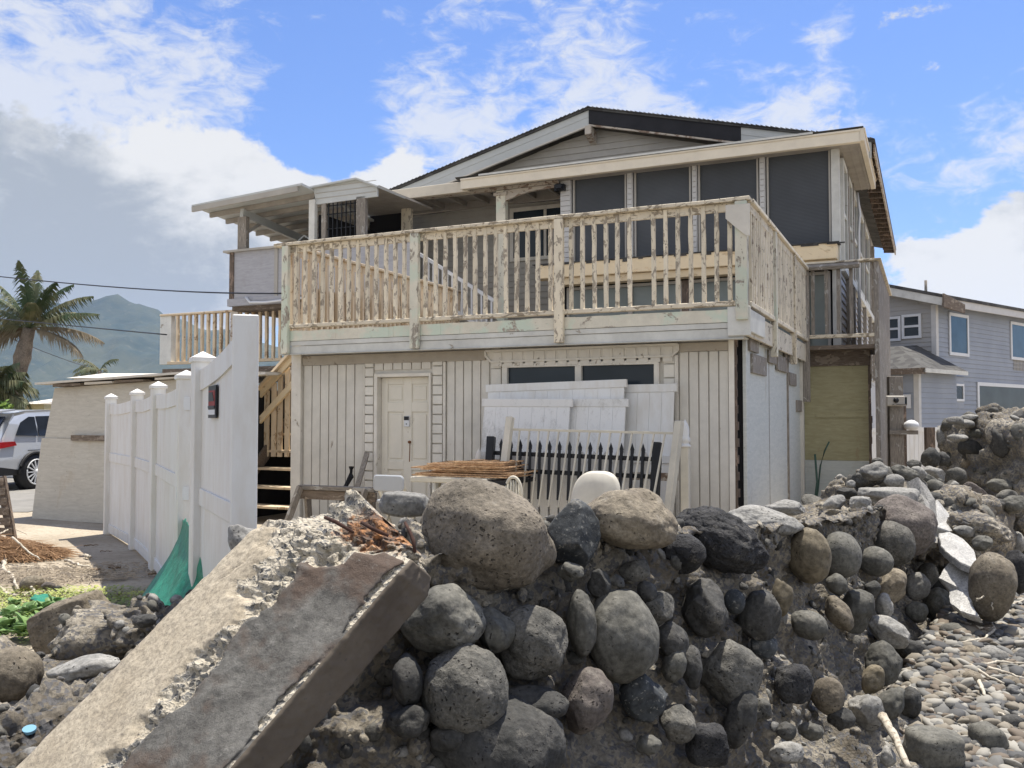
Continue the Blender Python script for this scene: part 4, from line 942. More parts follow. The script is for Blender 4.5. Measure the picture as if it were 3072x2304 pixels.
# black fence section with spear tips
bf = HE('metal_fence', 'black metal fence section with spear points leaning before the white panels', 'fence')
y1 = -.88
m = MB(); lb(m, (205, 912), (180, 1330), .085, y1, y1-.1); m.build('end_post', M['black_metal'], bf, bevel=.005)
m = MB(); lb(m, (1583, 960), (1560, 1420), .085, y1, y1-.1); m.build('end_post', M['black_metal'], bf, bevel=.005)
for (a, b) in (((190, 1045), (1580, 1100)), ((180, 1185), (1570, 1245))):
    m = MB(); lb(m, a, b, .045, y1+.01, y1+.01); m.build('cross_rail', M['black_metal'], bf)
tips = [288, 368, 446, 527, 607, 688, 771, 855, 940, 1025, 1111, 1197, 1285, 1374, 1464]
for i, t_ in enumerate(tips):
    A = GP(t_, 945+i*3, y1); B = GP(t_-8-i, 1420+i*3, y1-.1); m = MB(); m.bar((A[0], y1, A[1]-.05), (B[0], y1-.1, B[1]), .029, .029)
    s_ = .022; z = A[1]-.05; x = A[0]
    m.add([(x-s_, y1-s_*.6, z), (x+s_, y1-s_*.6, z), (x+s_, y1+s_*.6, z), (x-s_, y1+s_*.6, z), (x, y1, z+.075)], [(0, 1, 4), (1, 2, 4), (2, 3, 4), (3, 0, 4), (3, 2, 1, 0)]); m.box(x-.016, x+.016, y1-.016, y1+.016, z-.03, z)
    m.build('picket', M['black_metal'], bf)
# hidden white picket section behind
pf = HE('picket_fence', 'low white pointed picket section propped behind the black metal fence', 'fence')
for i, t_ in enumerate([400, 480, 560, 640, 720, 800, 880, 960, 1057, 1150, 1245, 1330, 1480]):
    A = GP(t_, 1030, -.74); x, z = A[0], A[1]; m = MB()
    m.prism([(x-.045, -.74, .1), (x+.045, -.74, .1), (x+.045, -.74, z-.07), (x, -.74, z), (x-.045, -.74, z-.07)], (0, .02, 0)); m.build('picket', M['vinyl'], pf)
m = MB(); a = GP(300, 1215, -.71); b = GP(1750, 1215, -.71); m.box(a[0], b[0], -.715, -.68, a[1]-.03, a[1]+.05); m.build('cross_rail', M['rot_trim'], pf)
# ornate white post
wp = HE('fence_post', 'white square post with a turned pointed finial, standing right of the gate frame', 'post')
A = GP(1770, 1000, -.75); B = GP(1838, 1000, -.75); xm_ = (A[0]+B[0])/2; hw = (B[0]-A[0])/2
MB().box(xm_-hw, xm_+hw, -.75, -.75+2*hw, 0, A[1]).build('shaft', M['white_metal'], wp, bevel=.006)
def lathe(prof, n=20):
    m = MB(); vs = [(r*math.cos(2*math.pi*k/n), r*math.sin(2*math.pi*k/n), z) for r, z in prof for k in range(n)]
    fs = [(i*n+k, i*n+(k+1) % n, (i+1)*n+(k+1) % n, (i+1)*n+k) for i in range(len(prof)-1) for k in range(n)]
    fs += [tuple(range(n))[::-1], tuple((len(prof)-1)*n+k for k in range(n))]
    return m.add(vs, fs, True)
o = lathe([(hw*1.35, 0), (hw*1.35, .02), (hw*1.0, .03), (hw*.95, .045), (hw*1.25, .06), (hw*1.25, .09), (hw*1.0, .11), (hw*1.1, .16), (hw*.95, .21), (hw*.5, .25), (hw*.25, .265), (.002, .285)]).build('finial', M['vinyl'], wp, loc=(xm_, -.75+hw, A[1]))
a2 = GP(100, 1020, -.8)
o = HE('fence_post', 'short white post with a worn wooden pointed tip behind the rusty grills', 'post')
MB().box(a2[0]-.04, a2[0]+.04, -.84, -.76, 0, a2[1]-.15).build('shaft', M['vinyl'], o)
lathe([(.042, 0), (.045, .05), (.03, .11), (.01, .15), (.001, .16)]).build('finial', M['wall_trim'], o, loc=(a2[0], -.8, a2[1]-.15))
# table with rusty grill racks
tb = HE('folding_table', 'cream metal folding table stacked with rusty grill racks', 'table')
y2 = -1.55
def TP(a, b, y=y2): return WY('b1', a, b, y)
a = TP(1465, 1315); b = WY('b2', 330, 1275, y2); zt_ = (a[1]+b[1])/2
xa = a[0]; xb = TP(2105, 1340)[0]; xb2 = b[0]
MB().box(xa, xb, y2, y2+.75, zt_-.06, zt_-.004).build('table_top', M['white_metal'], tb, bevel=.008)
MB().box(xb+.003, xb2, y2, y2+.75, zt_-.065, zt_-.02).build('table_flap', M['black_metal'], tb)
for x, y in ((TP(1655, 1500)[0], y2+.03), (TP(1480, 1400)[0]+.05, y2+.5), (xb-.05, y2+.05), (xb-.05, y2+.7)):
    m = MB(); m.tube([(x, y, .0), (x, y, zt_-.061)], .026, 12); m.build('leg', M['white_metal'], tb)
rr = random.Random(21)
def rack(cx, cy, z, w, d, rot, n, name='grill_rack', lab='', gid=0):
    o = HE(name, lab, 'grill rack', 'rusty racks piled on the table')
    m = MB(); c, s_ = math.cos(rot), math.sin(rot)
    def q(x, y, dz=0): return (cx+x*c-y*s_, cy+x*s_+y*c, z+dz+.04*rr.uniform(-.1, .1))
    for k in range(n): x = -w/2+w*k/(n-1); m.bar(q(x, -d/2), q(x, d/2), .006, .006)
    fr_ = m.build('grate_bars', M['rustrod'], o)
    m = MB(); cs = [q(-w/2, -d/2), q(w/2, -d/2), q(w/2, d/2), q(-w/2, d/2)]
    for i in range(4): m.bar(cs[i], cs[(i+1) % 4], .011, .011)
    m.build('rim', M['rustrod'], o)
t = NT('flaking_rust'); v = t.co(); n = t.noise(v, 30, 5, .7)
M['rustrod'] = t.fin(t.mix(t.ramp(n, [(.35, 0), (.65, 1)]), (.27, .14, .07), (.60, .42, .25)), .9)
labs = ['rusty wire rack, topmost and shortest of the pile', 'rusty wire rack just under the top of the pile, lifted at its left end', 'wide rusty wire rack in the upper middle of the pile', 'rusty wire rack jutting past the left table edge', 'rusty wire rack in the middle of the pile, turned slightly', 'rusty wire rack jutting over the black flap', 'bent rusty wire rack second from the bottom of the pile', 'rusty wire rack lying directly on the table top']
cxm = (xa+xb2)/2
for i in range(8):
    k = 7-i
    rack(cxm+[.35, .05, .12, -.12, .0, .25, .03, .0][i]*.6, y2+.36+rr.uniform(-.03, .03), zt_+.012+k*.021, [.55, .85, .95, 1.05, .95, 1.0, 1.1, 1.15][i], .6, rr.uniform(-.09, .09), 34, lab=labs[i])
# grey folding chair back
gc = HE('folding_chair', 'light grey plastic folding chair seen from behind its rounded backrest', 'chair')
y3 = -1.7
a = TP(1150, 1310, y3); b = TP(1405, 1450, y3); x0, x1, z1, z0 = a[0], b[0], a[1], b[1]
m = MB(); pts = []
for cx, cz, s0 in ((x1-.05, z1-.05, 0), (x0+.05, z1-.05, 90), (x0+.05, z0+.04, 180), (x1-.05, z0+.04, 270)):
    for k in range(6): t_ = math.radians(s0+k*18); pts.append((cx+.05*math.cos(t_), y3+.01, cz+.05*math.sin(t_)))
m.prism(pts, (0, .03, 0)); m.build('backrest', m_plain('light_grey_plastic', (.40, .42, .44), .4, dirt=.1), gc, bevel=.012)
MB().box(x0+.02, x1-.02, y3+.05, y3+.45, z0-.14, z0-.10).build('seat', MATS['light_grey_plastic'], gc, bevel=.012)
for sx in (x0+.03, x1-.03):
    m = MB(); m.bar((sx, y3+.04, z0+.1), (sx, y3+.52, 0), .025, .025); m.build('leg', M['white_metal'], gc); m = MB(); m.bar((sx, y3+.4, z0-.12), (sx, y3-.02, 0), .025, .025); m.build('leg', M['white_metal'], gc)
# white molded chair (rounded back) and spindle back chair
ch = HE('tub_chair', 'stained white plastic tub chair with rounded back behind the lens-shaped boulder', 'chair')
y4 = -2.2
a = GP(865, 1440, y4); b = GP(1270, 1400, y4); tz = GP(1080, 1200, y4)[1]
cx = (a[0]+b[0])/2; hw = (b[0]-a[0])/2
m = MB(); n = 40; hh = .24; cz = tz-hh; pts = []
for k in range(n):
    a_ = 2*math.pi*k/n; c, s_ = math.cos(a_), math.sin(a_); x = hw*math.copysign(abs(c)**.62, c)*(1-.13*s_); z = hh*math.copysign(abs(s_)**.7, s_); pts.append((cx+x+.05*(-z/hh)*-.3, z))
for lv, (sc_, yy) in enumerate(((.80, .075), (.93, .055), (1., .02), (.985, -.01), (.90, -.03), (.6, -.045), (.25, -.05))):
    for x, z in pts: m.v.append((cx+(x-cx)*sc_, y4+yy+.10*((cz+z*sc_)-cz)/hh*.5, cz+z*sc_))
for lv in range(6):
    for k in range(n): m.f.append((lv*n+k, lv*n+(k+1) % n, (lv+1)*n+(k+1) % n, (lv+1)*n+k)); m.sm.append(True)
m.f += [tuple(range(n)), tuple(6*n+k for k in range(n))]; m.sm += [True, True]
m.build('backrest', m_plain('stained_white_plastic', (.62, .58, .49), .45, dirt=.25), ch)
MB().box(cx-hw*.8, cx+hw*.8, y4+.02, y4+.42, tz-.42, tz-.39).build('seat', MATS['stained_white_plastic'], ch, bevel=.01)
for sx in (-1, 1):
    for yy in (.05, .4): m = MB(); m.bar((cx+sx*hw*.7, y4+yy, tz-.42), (cx+sx*hw*.8, y4+yy, 0), .03, .03); m.build('leg', MATS['stained_white_plastic'], ch)
sc = HE('spindle_chair', 'cream spindle-back chair with a curved hoop, just right of the rusty racks', 'chair')
y5 = -2.05
a = GP(320, 1310, y5); b = GP(440, 1300, y5); tz = GP(400, 1248, y5)[1]; x0, x1 = a[0], b[0]+.02
m = MB(); pts = [(x0+(x1-x0)*(.5-.5*math.cos(math.pi*k/14)), y5, tz-.22+.22*math.sin(math.pi*k/14)**.7) for k in range(15)]
m.tube(pts, .016, 8); m.build('hoop', M['white_metal'], sc)
for k in range(5): x = x0+(x1-x0)*(k+1)/6; m = MB(); m.tube([(x, y5, tz-.45), (x, y5, tz-.03)], .009, 6); m.build('spindle', M['white_metal'], sc)
MB().box(x0-.04, x1+.04, y5-.02, y5+.38, tz-.48, tz-.45).build('seat', M['white_metal'], sc, bevel=.008)
for sx in (x0, x1):
    for yy in (0, .35): MB().box(sx-.015, sx+.015, y5+yy-.015, y5+yy+.015, 0, tz-.48).build('leg', M['white_metal'], sc)
# wooden step / sawhorse left of the beam tip
sw_ = HE('sawhorse', 'grey painted wooden sawhorse by the foot of the outside stair', 'sawhorse')
y6 = -1.3
a = TP(565, 1395, y6); b = TP(880, 1420, y6)
MB().box(a[0]-.02, b[0]+.5, y6-.05, y6+.05, a[1]-.05, a[1]+.0).build('beam', M['grey_wood_h'], sw_, bevel=.004)
MB().box(a[0]-.02, b[0]+.5, y6-.02, y6+.02, a[1]-.16, a[1]-.055).build('side_board', M['brown_wood'], sw_, bevel=.004)
for xx in (a[0]+.03, b[0]+.4):
    for s_ in (-1, 1): m = MB(); m.bar((xx, y6+s_*.06, a[1]-.02), (xx-.12, y6+s_*.3, 0), .09, .035, (1, 0, 0)); m.build('leg', M['grey_wood'], sw_)
# leaning offcuts
a = TP(960, 1245, -.5); m = MB(); m.tube([(a[0], -.45, a[1]), (a[0]+.01, -.47, a[1]-.12), (a[0]-.05, -.55, a[1]-.3), (a[0]-.08, -.6, 0)], .035, 6, smooth=False)
m.build('wood_offcut', M['dark'], None, 'short black bent board leaning on the wall left of the door', 'board').matrix_world = Matrix.Translation(C0)@Matrix.Rotation(HROT, 4, 'Z')
a = TP(1035, 1135, -.3); m = MB(); m.bar((a[0], -.1, a[1]), (a[0]-.08, -.5, 0), .07, .02, (0, 1, 0))
m.build('wood_offcut', M['grey_wood'], None, 'narrow grey board leaning on the wall beside the black one', 'board').matrix_world = Matrix.Translation(C0)@Matrix.Rotation(HROT, 4, 'Z')
# hose or stalk at the recessed panel
m = MB(); yy = YR-.25
def HS(a, b): q = WY('b6', a, b, yy); return (q[0], yy, q[1])
m.tube([HS(770, 760), HS(790, 640), HS(800, 560), HS(785, 370)], .016, 8); 
o = m.build('garden_hose', m_plain('faded_green_hose', (.07, .13, .10), .6), None, 'faded green hose end standing stiffly before the grey lower panel', 'hose', 'hose ends at the recessed panel'); o.matrix_world = Matrix.Translation(C0)@Matrix.Rotation(HROT, 4, 'Z')
m = MB(); m.tube([HS(780, 760), HS(805, 620), HS(822, 450), HS(850, 350), HS(882, 285)], .012, 8)
o = m.build('garden_hose', MATS['faded_green_hose'], None, 'thinner green hose end bending right across the yellow plywood', 'hose', 'hose ends at the recessed panel'); o.matrix_world = Matrix.Translation(C0)@Matrix.Rotation(HROT, 4, 'Z')
# =================================================================== neighbour house (blue grey)
NC = at(2811, 1250, 28); NC.z = 0
NB = Fr(NC, (.75, .66))       # right face runs away to the right; left face runs along +V to the left
nb = empty('neighbour_house', NC, NB.rot, 'blue grey two-storey house with lap siding beyond the rubble at the right', 'house')
t = NT('blue_grey_siding'); v = t.co(rnd=False); n = t.noise(v, .8, 4); M['blue'] = t.fin(t.mix(t.ramp(n, [(.35, 0), (.65, 1)]), (.26, .285, .33), (.31, .335, .38)), .7)
t = NT('grey_siding_shaded'); M['bluel'] = t.fin((.36, .35, .335), .7)
def NR(a, b): return NB.y(*P('r5', a, b), 0)       # right face (local y = 0): returns x, z
def NL(a, b, x0=0): return NB.x(*P('r5', a, b), x0)   # left face (local x = 0): returns y, z
zcor = NR(1480, 462)[1]; r1_ = NR(2212, 580); slR = (r1_[1]-zcor)/r1_[0]
WNB = 11.0
yl_, zl_ = NL(1040, 372); slL = (zl_-zcor)/yl_
def ztopR(x): return zcor+slR*x
m = MB(); DL = 9.0
m.prism([(0, 0, -.3), (WNB, 0, -.3), (WNB, 0, ztopR(WNB)), (0, 0, zcor)], (0, .1, 0)); m.build('right_wall', M['blue'], nb)
m = MB(); m.prism([(0, .1, -.3), (0, DL, -.3), (0, DL, zcor+slL*DL), (0, .1, zcor+slL*.1)], (.1, 0, 0)); m.build('left_wall', M['bluel'], nb)
m = MB(); z = -.2
while z < zcor-.1:
    xe = WNB if z < ztopR(WNB)-.15 else max(.2, (z+.15-zcor)/slR if slR < 0 else WNB)
    m.hexa([(.06, -.022, z), (xe, -.022, z), (xe, 0, z), (.06, 0, z), (.06, -.003, z+.148), (xe, -.003, z+.148), (xe, 0, z+.148), (.06, 0, z+.148)]); z += .15
m.build('right_siding', M['blue'], nb)
m = MB(); z = -.2
while z < zcor+slL*DL-.1:
    ys_ = .06 if z < zcor-.15 else min(DL-.1, (z+.15-zcor)/slL) if slL > 0 else DL
    if slL <= 0: ys_, ye_ = .06, DL if z < zcor+slL*DL-.15 else max(.2, (z+.15-zcor)/slL)
    else: ye_ = DL
    if ye_ > ys_: m.hexa([(-.022, ye_, z), (-.022, ys_, z), (0, ys_, z), (0, ye_, z), (-.003, ye_, z+.148), (-.003, ys_, z+.148), (0, ys_, z+.148), (0, ye_, z+.148)])
    z += .15
m.build('left_siding', M['bluel'], nb)
m = MB(); m.box(-.03, .15, -.03, -.023, -.3, zcor-.05); m.box(-.03, -.0235, -.023, .12, -.3, zcor-.05); m.build('corner_trim', M['vinyl_white'], nb)
m = MB(); m.bar((-.3, -.35, zcor+.02-slR*.3), (WNB+.3, -.35, ztopR(WNB+.3)+.02), .06, .30); m.build('eave_fascia', M['vinyl_white'], nb)
m = MB(); m.bar((-.35, -.4, zcor+.02), (-.35, DL, zcor+slL*DL+.02), .06, .32); m.build('eave_fascia', M['fascia'], nb)
m = MB(); m.hexa([(-.4, -.42, zcor+.1), (WNB+.4, -.42, ztopR(WNB)+.1), (WNB+.4, DL, ztopR(WNB)+.6), (-.4, DL, zcor+slL*DL+.1), (-.4, -.42, zcor+.2), (WNB+.4, -.42, ztopR(WNB)+.2), (WNB+.4, DL, ztopR(WNB)+.7), (-.4, DL, zcor+slL*DL+.2)]); m.build('roof', M['shingle'], nb)
a = NR(1485, 420); m = MB(); m.tube([(.05, .3, zcor+.1), (.05, .3, zcor+.75)], .045, 8); m.build('vent_pipe', M['grey_wood'], nb)
m = MB(); m.hexa([(-.42, -.46, zcor-.2), (1.1, -.46, zcor-.28), (1.1, -.40, zcor-.28), (-.42, -.40, zcor-.2), (-.42, -.46, zcor+.22), (1.1, -.46, zcor+.0), (1.1, -.40, zcor+.0), (-.42, -.40, zcor+.22)]); m.build('torn_fascia', M['brown_wood'], nb)
M['glass_blue'] = m_glass('blue_curtained_glass', (.045, .09, .14)); M['glass_teal'] = m_glass('dark_teal_glass', (.055, .075, .08), .35)
def nwin(side, tl, br, mat, frame=.09, mull=0, midz=0, lab=None):
    o = empty('window'); o.parent = nb
    if side == 'R':
        x0, z1 = NR(*tl); x1, z0 = NR(*br); bx = lambda m, a, b, c, d, e, f: m.box(a, b, c, d, e, f)
    else:
        x0, z1 = NL(*tl); x1, z0 = NL(*br); bx = lambda m, a, b, c, d, e, f: m.box(c, d, a, b, e, f)
    if x0 > x1: x0, x1 = x1, x0
    m = MB(); bx(m, x0, x1, -.06, -.0235, z1-frame, z1); bx(m, x0, x1, -.06, -.0235, z0, z0+frame); bx(m, x0, x0+frame, -.06, -.0235, z0+frame, z1-frame); bx(m, x1-frame, x1, -.06, -.0235, z0+frame, z1-frame)
    zs = [z0+frame, z1-frame]; xs = [x0+frame, x1-frame]
    if mull: xm = (x0+x1)/2; bx(m, xm-.05, xm+.05, -.059, -.0235, z0+frame, z1-frame); xs = [x0+frame, xm-.05, xm+.05, x1-frame]
    if midz: zm = z0+(z1-z0)*midz; bx(m, x0+frame, x1-frame, -.058, -.0235, zm-.035, zm+.035)
    m.build('frame', M['alu'], o)
    for i in range(0, len(xs), 2):
        m = MB(); bx(m, xs[i], xs[i+1], -.034, -.028, z0+frame, z1-frame); m.build('pane', mat, o)
    return o
nwin('R', (1555, 535), (1728, 920), M['glass_blue'], .10)
nwin('R', (2085, 612), (2500, 985), M['glass_blue'], .10)
nwin('R', (1800, 1135), (2700, 1510), M['glass_teal'], .12, 1)
nwin('L', (1165, 560), (1335, 755), M['glass'], .08, 0, .5)
nwin('L', (960, 585), (1158, 780), M['glass'], .08, 0, .5)
# curtains behind upper right panes
a = NR(2110, 650); m = MB()
for k in range(12): x = a[0]+k*.14; m.box(x, x+.07, -.0275, -.026, a[1]-1.6, a[1])
m.build('curtain', M['vinyl_grey'], nb)
# single storey bay in front of the left face
XB = -2.6
bb = NB.x(*P('r5', 1300, 1010), XB)
yb0 = bb[0]; zb1 = bb[1]
m = MB(); m.box(XB, 0, yb0, yb0+6, -.3, zb1); m.build('side_wing', M['blue'], nb)
m = MB(); z = -.2
while z < zb1-.14:
    m.hexa([(XB-.02, yb0+6, z), (XB-.02, yb0, z), (XB, yb0, z), (XB, yb0+6, z), (XB-.003, yb0+6, z+.148), (XB-.003, yb0, z+.148), (XB, yb0, z+.148), (XB, yb0+6, z+.148)])
    m.hexa([(XB, yb0-.02, z), (-.03, yb0-.02, z), (-.03, yb0, z), (XB, yb0, z), (XB, yb0-.003, z+.148), (-.03, yb0-.003, z+.148), (-.03, yb0, z+.148), (XB, yb0, z+.148)]); z += .15
m.build('wing_siding', M['blue'], nb)
m = MB(); m.box(XB-.03, XB+.12, yb0-.03, yb0-.021, -.3, zb1-.02); m.box(XB-.03, XB-.021, yb0-.021, yb0+.12, -.3, zb1-.02); m.build('wing_corner_trim', M['vinyl_white'], nb)
m = MB(); m.add([(XB-.35, yb0-.35, zb1-.05), (.0, yb0-.35, zb1-.05), (0, yb0+6, zb1-.05), (XB-.35, yb0+6, zb1-.05), (XB+1.3, yb0+1.2, zb1+.75), (0, yb0+1.2, zb1+.85), (0, yb0+6, zb1+.85), (XB+1.3, yb0+6, zb1+.75)],
 [(3, 2, 1, 0), (0, 1, 5, 4), (3, 0, 4, 7), (4, 5, 6, 7), (1, 2, 6, 5), (2, 3, 7, 6)]); m.build('wing_roof', M['shingle'], nb)
m = MB(); m.box(XB-.36, XB-.30, yb0-.36, yb0+6, zb1-.2, zb1-.03); m.build('wing_gutter', M['brown_wood'], nb)
m = MB(); m.box(XB-.36, -.03, yb0-.36, yb0-.32, zb1-.16, zb1-.045); m.build('wing_gutter', M['fascia'], nb)
a = NB.x(*P('r5', 1040, 1245), XB); b = NB.x(*P('r5', 1245, 1360), XB); o = empty('window'); o.parent = nb
ya, yb = min(a[0], b[0]), max(a[0], b[0]); m = MB()
m.box(XB-.06, XB-.0225, ya, yb, a[1]-.08, a[1]); m.box(XB-.06, XB-.0225, ya, yb, b[1], b[1]+.08); m.box(XB-.06, XB-.0225, ya, ya+.1, b[1]+.08, a[1]-.08); m.build('frame', M['alu'], o)
MB().box(XB-.03, XB-.025, ya+.1, yb, b[1]+.08, a[1]-.08).build('pane', M['glass'], o)
# boxed bay window on the right face
a = NB.y(*P('r5', 1450, 1075), -.5); b = NB.y(*P('r5', 1700, 1362), -.5); o = empty('bay_window'); o.parent = nb
m = MB(); m.box(a[0], b[0], -.5, -.023, b[1], b[1]+.22); m.box(a[0], b[0], -.5, -.023, a[1]-.22, a[1]); m.box(a[0], a[0]+.2, -.5, -.023, b[1]+.22, a[1]-.22); m.box(b[0]-.05, b[0], -.5, -.023, b[1]+.22, a[1]-.22); m.build('box_frame', M['blue'], o)
x0 = a[0]+.2; x1 = b[0]-.05; z0 = b[1]+.22; z1 = a[1]-.22; xm = (x0+x1)/2; m = MB()
m.box(x0, x1, -.53, -.501, z1-.07, z1); m.box(x0, x1, -.53, -.501, z0, z0+.07); m.box(x0, x0+.07, -.53, -.501, z0+.07, z1-.07); m.box(x1-.07, x1, -.53, -.501, z0+.07, z1-.07); m.box(xm-.06, xm+.06, -.53, -.501, z0+.07, z1-.07); m.box(x0+.07, xm-.06, -.53, -.501, (z0+z1)/2-.03, (z0+z1)/2+.03)
m.build('frame', M['alu'], o)
MB().box(x0+.07, x1-.07, -.505, -.502, z0+.07, z1-.07).build('pane', M['glass'], o)
m = MB(); m.add([(a[0]-.03, -.55, a[1]+.003), (b[0]+.03, -.55, a[1]+.003), (b[0]+.03, -.02, a[1]+.003), (a[0]-.03, -.02, a[1]+.003), (a[0]+.1, -.02, a[1]+.16), (b[0]-.1, -.02, a[1]+.16)], [(0, 3, 2, 1), (0, 1, 5, 4), (1, 2, 5), (3, 0, 4), (2, 3, 4, 5)]); m.build('bay_roof', M['blue'], o)
# --- fence between the houses
rf = empty('vinyl_fence', (0, 0, 0), 0, 'cream vinyl boundary fence in front of the blue grey house', 'fence')
A = at(2600, 1285, 20.5); B = at(3200, 1290, 25)
L_ = math.hypot(B.x-A.x, B.y-A.y); rf.location = (A.x, A.y, 0); rf.rotation_euler.z = math.atan2(B.y-A.y, B.x-A.x); n = int(L_/.16)
for k in range(int(L_/1.9)+1):
    x = .9+k*1.9; MB().box(x-.06, x+.06, -.075, .05, 0, 1.28).build('post', M['vinyl_cream'] if 'vinyl_cream' in M else M['vinyl'], rf)
for k in range(int(L_/1.9)+1):
    x = -1+k*1.9; m = MB()
    for q in range(11): m.box(x+.0+q*.165, x+.155+q*.165, -.012, .012, .02, 1.14)
    m.build('panel', M['vinyl'], rf); MB().box(x-.03, x+1.84, -.04, .03, 1.14, 1.24).build('top_rail', M['vinyl'], rf)
# --- weathered posts and cross arm
wpost = empty('timber_posts', (0, 0, 0), 0, 'grey and brown timber posts with a crosspiece, between the beach house and the cream fence', 'frame')
D_ = 15.5
def AT(w, x, y, D): return at(*P(w, x, y), D)
a = AT('r5', 1113, 1085, D_); MB().box(a.x-.12, a.x+.12, D_, D_+.1, 0, a.z).build('post', M['ply_slate'] if 'ply_slate' in M else M['grey_wood'], wpost, bevel=.006)
a = AT('r5', 1155, 1340, D_+.3); MB().box(a.x-.07, a.x+.07, D_+.25, D_+.35, 0, a.z).build('post', M['brown_wood_v'], wpost)
a = AT('r5', 1085, 1405, D_+.4); MB().box(a.x-.05, a.x+.05, D_+.4, D_+.48, 0, a.z).build('post', M['brown_wood_v'], wpost)
a = AT('r5', 1045, 1550, D_); b = AT('r5', 1290, 1585, D_); MB().box(a.x, b.x, D_-.06, D_-.003, b.z, a.z).build('crosspiece', M['grey_wood_h'], wpost)
a = AT('r5', 1050, 1310, D_); b = AT('r5', 1170, 1335, D_); MB().box(a.x, b.x, D_-.16, D_-.003, b.z, a.z-.03).build('shelf', M['grey_wood_h'], wpost)
a = AT('r5', 1100, 1292, D_-.1); cm = MB().box(a.x-.16, a.x+.16, D_-.15, D_-.01, a.z-.10, a.z+.08).build('security_camera', M['vinyl_grey'], None, 'small grey camera box on the shelf of the timber post', 'camera', bevel=.02)
m = MB(); m.tube([(a.x, D_-.17, a.z), (a.x, D_-.15, a.z)], .045, 12); m.build('lens', M['black_metal'], cm)
a = AT('r5', 1410, 1525, 16.5); MB().box(a.x-.08, a.x+.08, 16.5, 16.6, 0, a.z).build('timber_post', M['brown_wood_v'], None, 'single brown timber post before the cream fence, left of the tall rubble block', 'post')
a = AT('r5', 1240, 1550, D_-.03); m = MB()
lathe([(.001, 0), (.10, .02), (.13, .07), (.11, .13), (.05, .17), (.001, .18)], 16).build('cap_hat', M['alu'], None, 'white rounded cap resting on the right end of the timber crosspiece', 'cap', loc=(a.x, D_-.05, AT('r5', 1240, 1550, D_).z-.0))
# =================================================================== left background
# white boundary wall behind the car
w0 = at(-700, 1250, 23.5); w1 = at(420, 1250, 22); h = at(60, 1244, 23).z
bw = MB().bar((w0.x, w0.y, h/2), (w1.x, w1.y, h/2), .12, h).build('boundary_fence', M['vinyl'], None, 'plain white boundary fence behind the parked silver car', 'fence')
